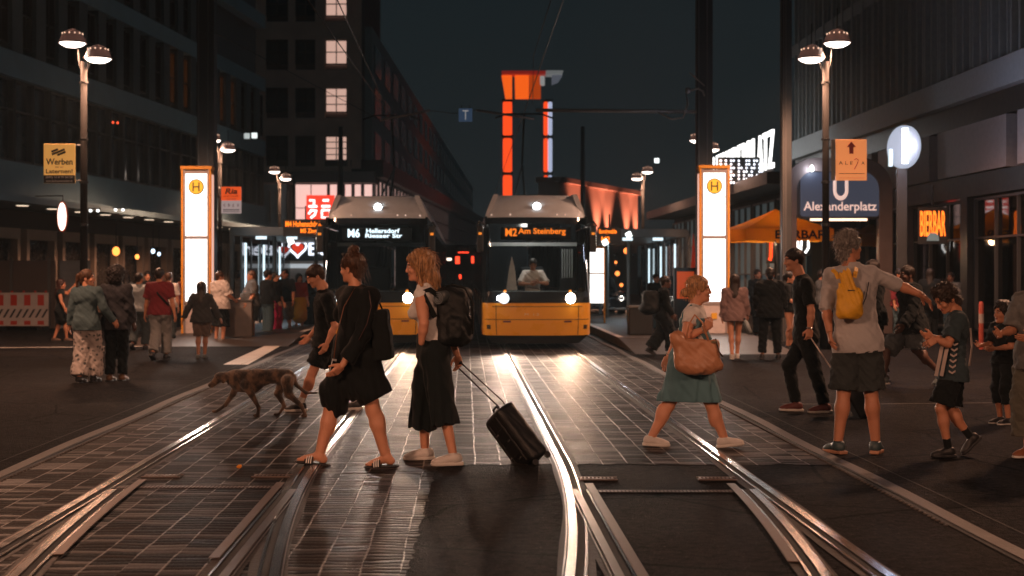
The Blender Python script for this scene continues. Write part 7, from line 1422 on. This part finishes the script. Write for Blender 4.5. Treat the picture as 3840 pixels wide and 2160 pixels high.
p = P2(2526, 1066, 1.30, -70, arms=((.2, .1, 1.2), (.3, .1, 1.3)), spread=.09); person('child in black T-shirt and black trousers at the right edge, hands held together', p, 'tan', ('curly', HD, 'black'), False, ('tshirt', BLKC, .8, .06, .03), ('pants', BLKC, 1.5, .02, .01), ('sneaker', BLKS, SOLW, None), lod=1, hs=1.05, bw=.85)
p = P2(2612, 1152, 1.72, -60, arms=((.1, .1, 1.2), (.3, .1, 1.2)), spread=.11); person('person in grey patterned top cut off by the right edge, reaching forward', p, 'tan', ('short', HG, 'grey'), True, ('blouse', cloth('blouse_mix', (.14, .14, .135), .8, .9), .9, .14, .04), ('pants', cloth('olive_pants', (.10, .095, .075)), 1.7, .04, .04), ('sneaker', mat('shoe_rust', (.25, .09, .04), .6), SOLW, None), lod=1)
bgp = [(2262, 862, 1.74, 30, 'MAR', 'person in dark red cap area standing behind the striding tall man'), (2340, 860, 1.78, 160, 'BLK', 'dark figure in the bar doorway behind the boy'), (2392, 850, 1.66, -40, 'GRY', 'figure in grey at the bar door under the neon'), (2066, 850, 1.72, 100, 'GRY', 'figure in grey seated zone under the orange parasol'), (2440, 842, 1.70, 200, 'BLK', 'dark figure by the shopfront right of the bar neon'), (1905, 848, 1.74, 20, 'BLK', 'dark figure under the orange parasol left of the hooded person'), (1650, 842, 1.62, 15, 'BLK', 'dark figure waiting inside the right shelter'), (318, 842, 1.66, 200, 'GRY', 'grey clad figure far behind the curly haired person'), (600, 826, 1.72, 170, 'GRY', 'grey clad figure inside the left shelter'), (452, 838, 1.6, 160, 'MAR', 'dark red clad figure just left of the yellow pillar')]
for i, (x, y, H, fc, c_, lb) in enumerate(bgp):
    p = P2(x, y, H, fc, stride=(.0, .35, .1)[i % 3], arms=((.1 * (i % 3), .12, .3 + .2 * (i % 4)), (.1, .12, .2 + .25 * (i % 3)))); person(lb, p, ('tan', 'fair', 'mid')[i % 3], (('short', 'long', 'pony')[i % 3], HD, 'black'), i % 3 > 0, ('jacket', {'MAR': MAR, 'BLK': BLKC, 'GRY': GRY}[c_], 1.5 + .3 * (i % 2), .08, .03), ('pants', BLKC if i % 2 else DEN, 1.9, .02, .01), SB, lod=2, bw=(1, 1.1, .95)[i % 3])
# tram driver
a = math.atan(TD); ctr = U(1.50, 29.75); loc = lambda x, y, z: ctr + Vector((x * math.cos(a) - y * math.sin(a), x * math.sin(a) + y * math.cos(a), z))
p = Pose(); p.g = 1.0; p.f = (loc(0, -1, 0) - ctr).normalized(); p.r = Vector((-1, 0, 0)); p.hip = {'R': loc(-.14, 1.55, 1.02), 'L': loc(.06, 1.55, 1.02)}; p.neck = loc(-.03, 1.42, 1.66); p.sh = {'R': loc(-.21, 1.43, 1.60), 'L': loc(.15, 1.43, 1.60)}; p.head = loc(-.03, 1.36, 1.79); p.hf = (loc(0, -1, -.35) - ctr).normalized()
p.el = {'R': loc(-.32, 1.30, 1.38), 'L': loc(.27, 1.30, 1.38)}; p.wr = {'R': loc(-.10, 1.12, 1.37), 'L': loc(.08, 1.14, 1.40)}; p.kn = {'R': loc(-.14, 1.12, 1.0), 'L': loc(.06, 1.12, 1.0)}; p.an = {'R': loc(-.14, 1.1, .55), 'L': loc(.06, 1.1, .55)}; p.toe = {'R': (p.f, 0), 'L': (p.f, 0)}; p.base = loc(-.03, 1.5, .4); p.base.z = .36
person('tram driver in white short sleeved shirt sitting with arms folded behind the windscreen', p, 'tan', ('short', HD, 'black'), False, ('shirt', cloth('driver_white', (.72, .66, .62)), .9, .03, .02), ('pants', BLKC, 1.9, .02, .01), SB, lod=1, hands=(.7, .7))
# ------------------------------------------------------------------ thin added haze through the whole scene, lifting its dark tones
o = MB().box(-70, 70, -12, 240, -1, 45).build('haze', None); o.data.materials.clear()
m = bpy.data.materials.new('haze'); m.use_nodes = True; nt = m.node_tree; nt.nodes.clear(); out = N(nt, 'OutputMaterial'); v = N(nt, 'VolumePrincipled')
v.inputs['Density'].default_value = .00045; v.inputs['Anisotropy'].default_value = .45; v.inputs['Color'].default_value = (.62, .86, 1, 1); L(nt, v.outputs[0], out.inputs['Volume']); o.data.materials.append(m); tag(o, kind='stuff')
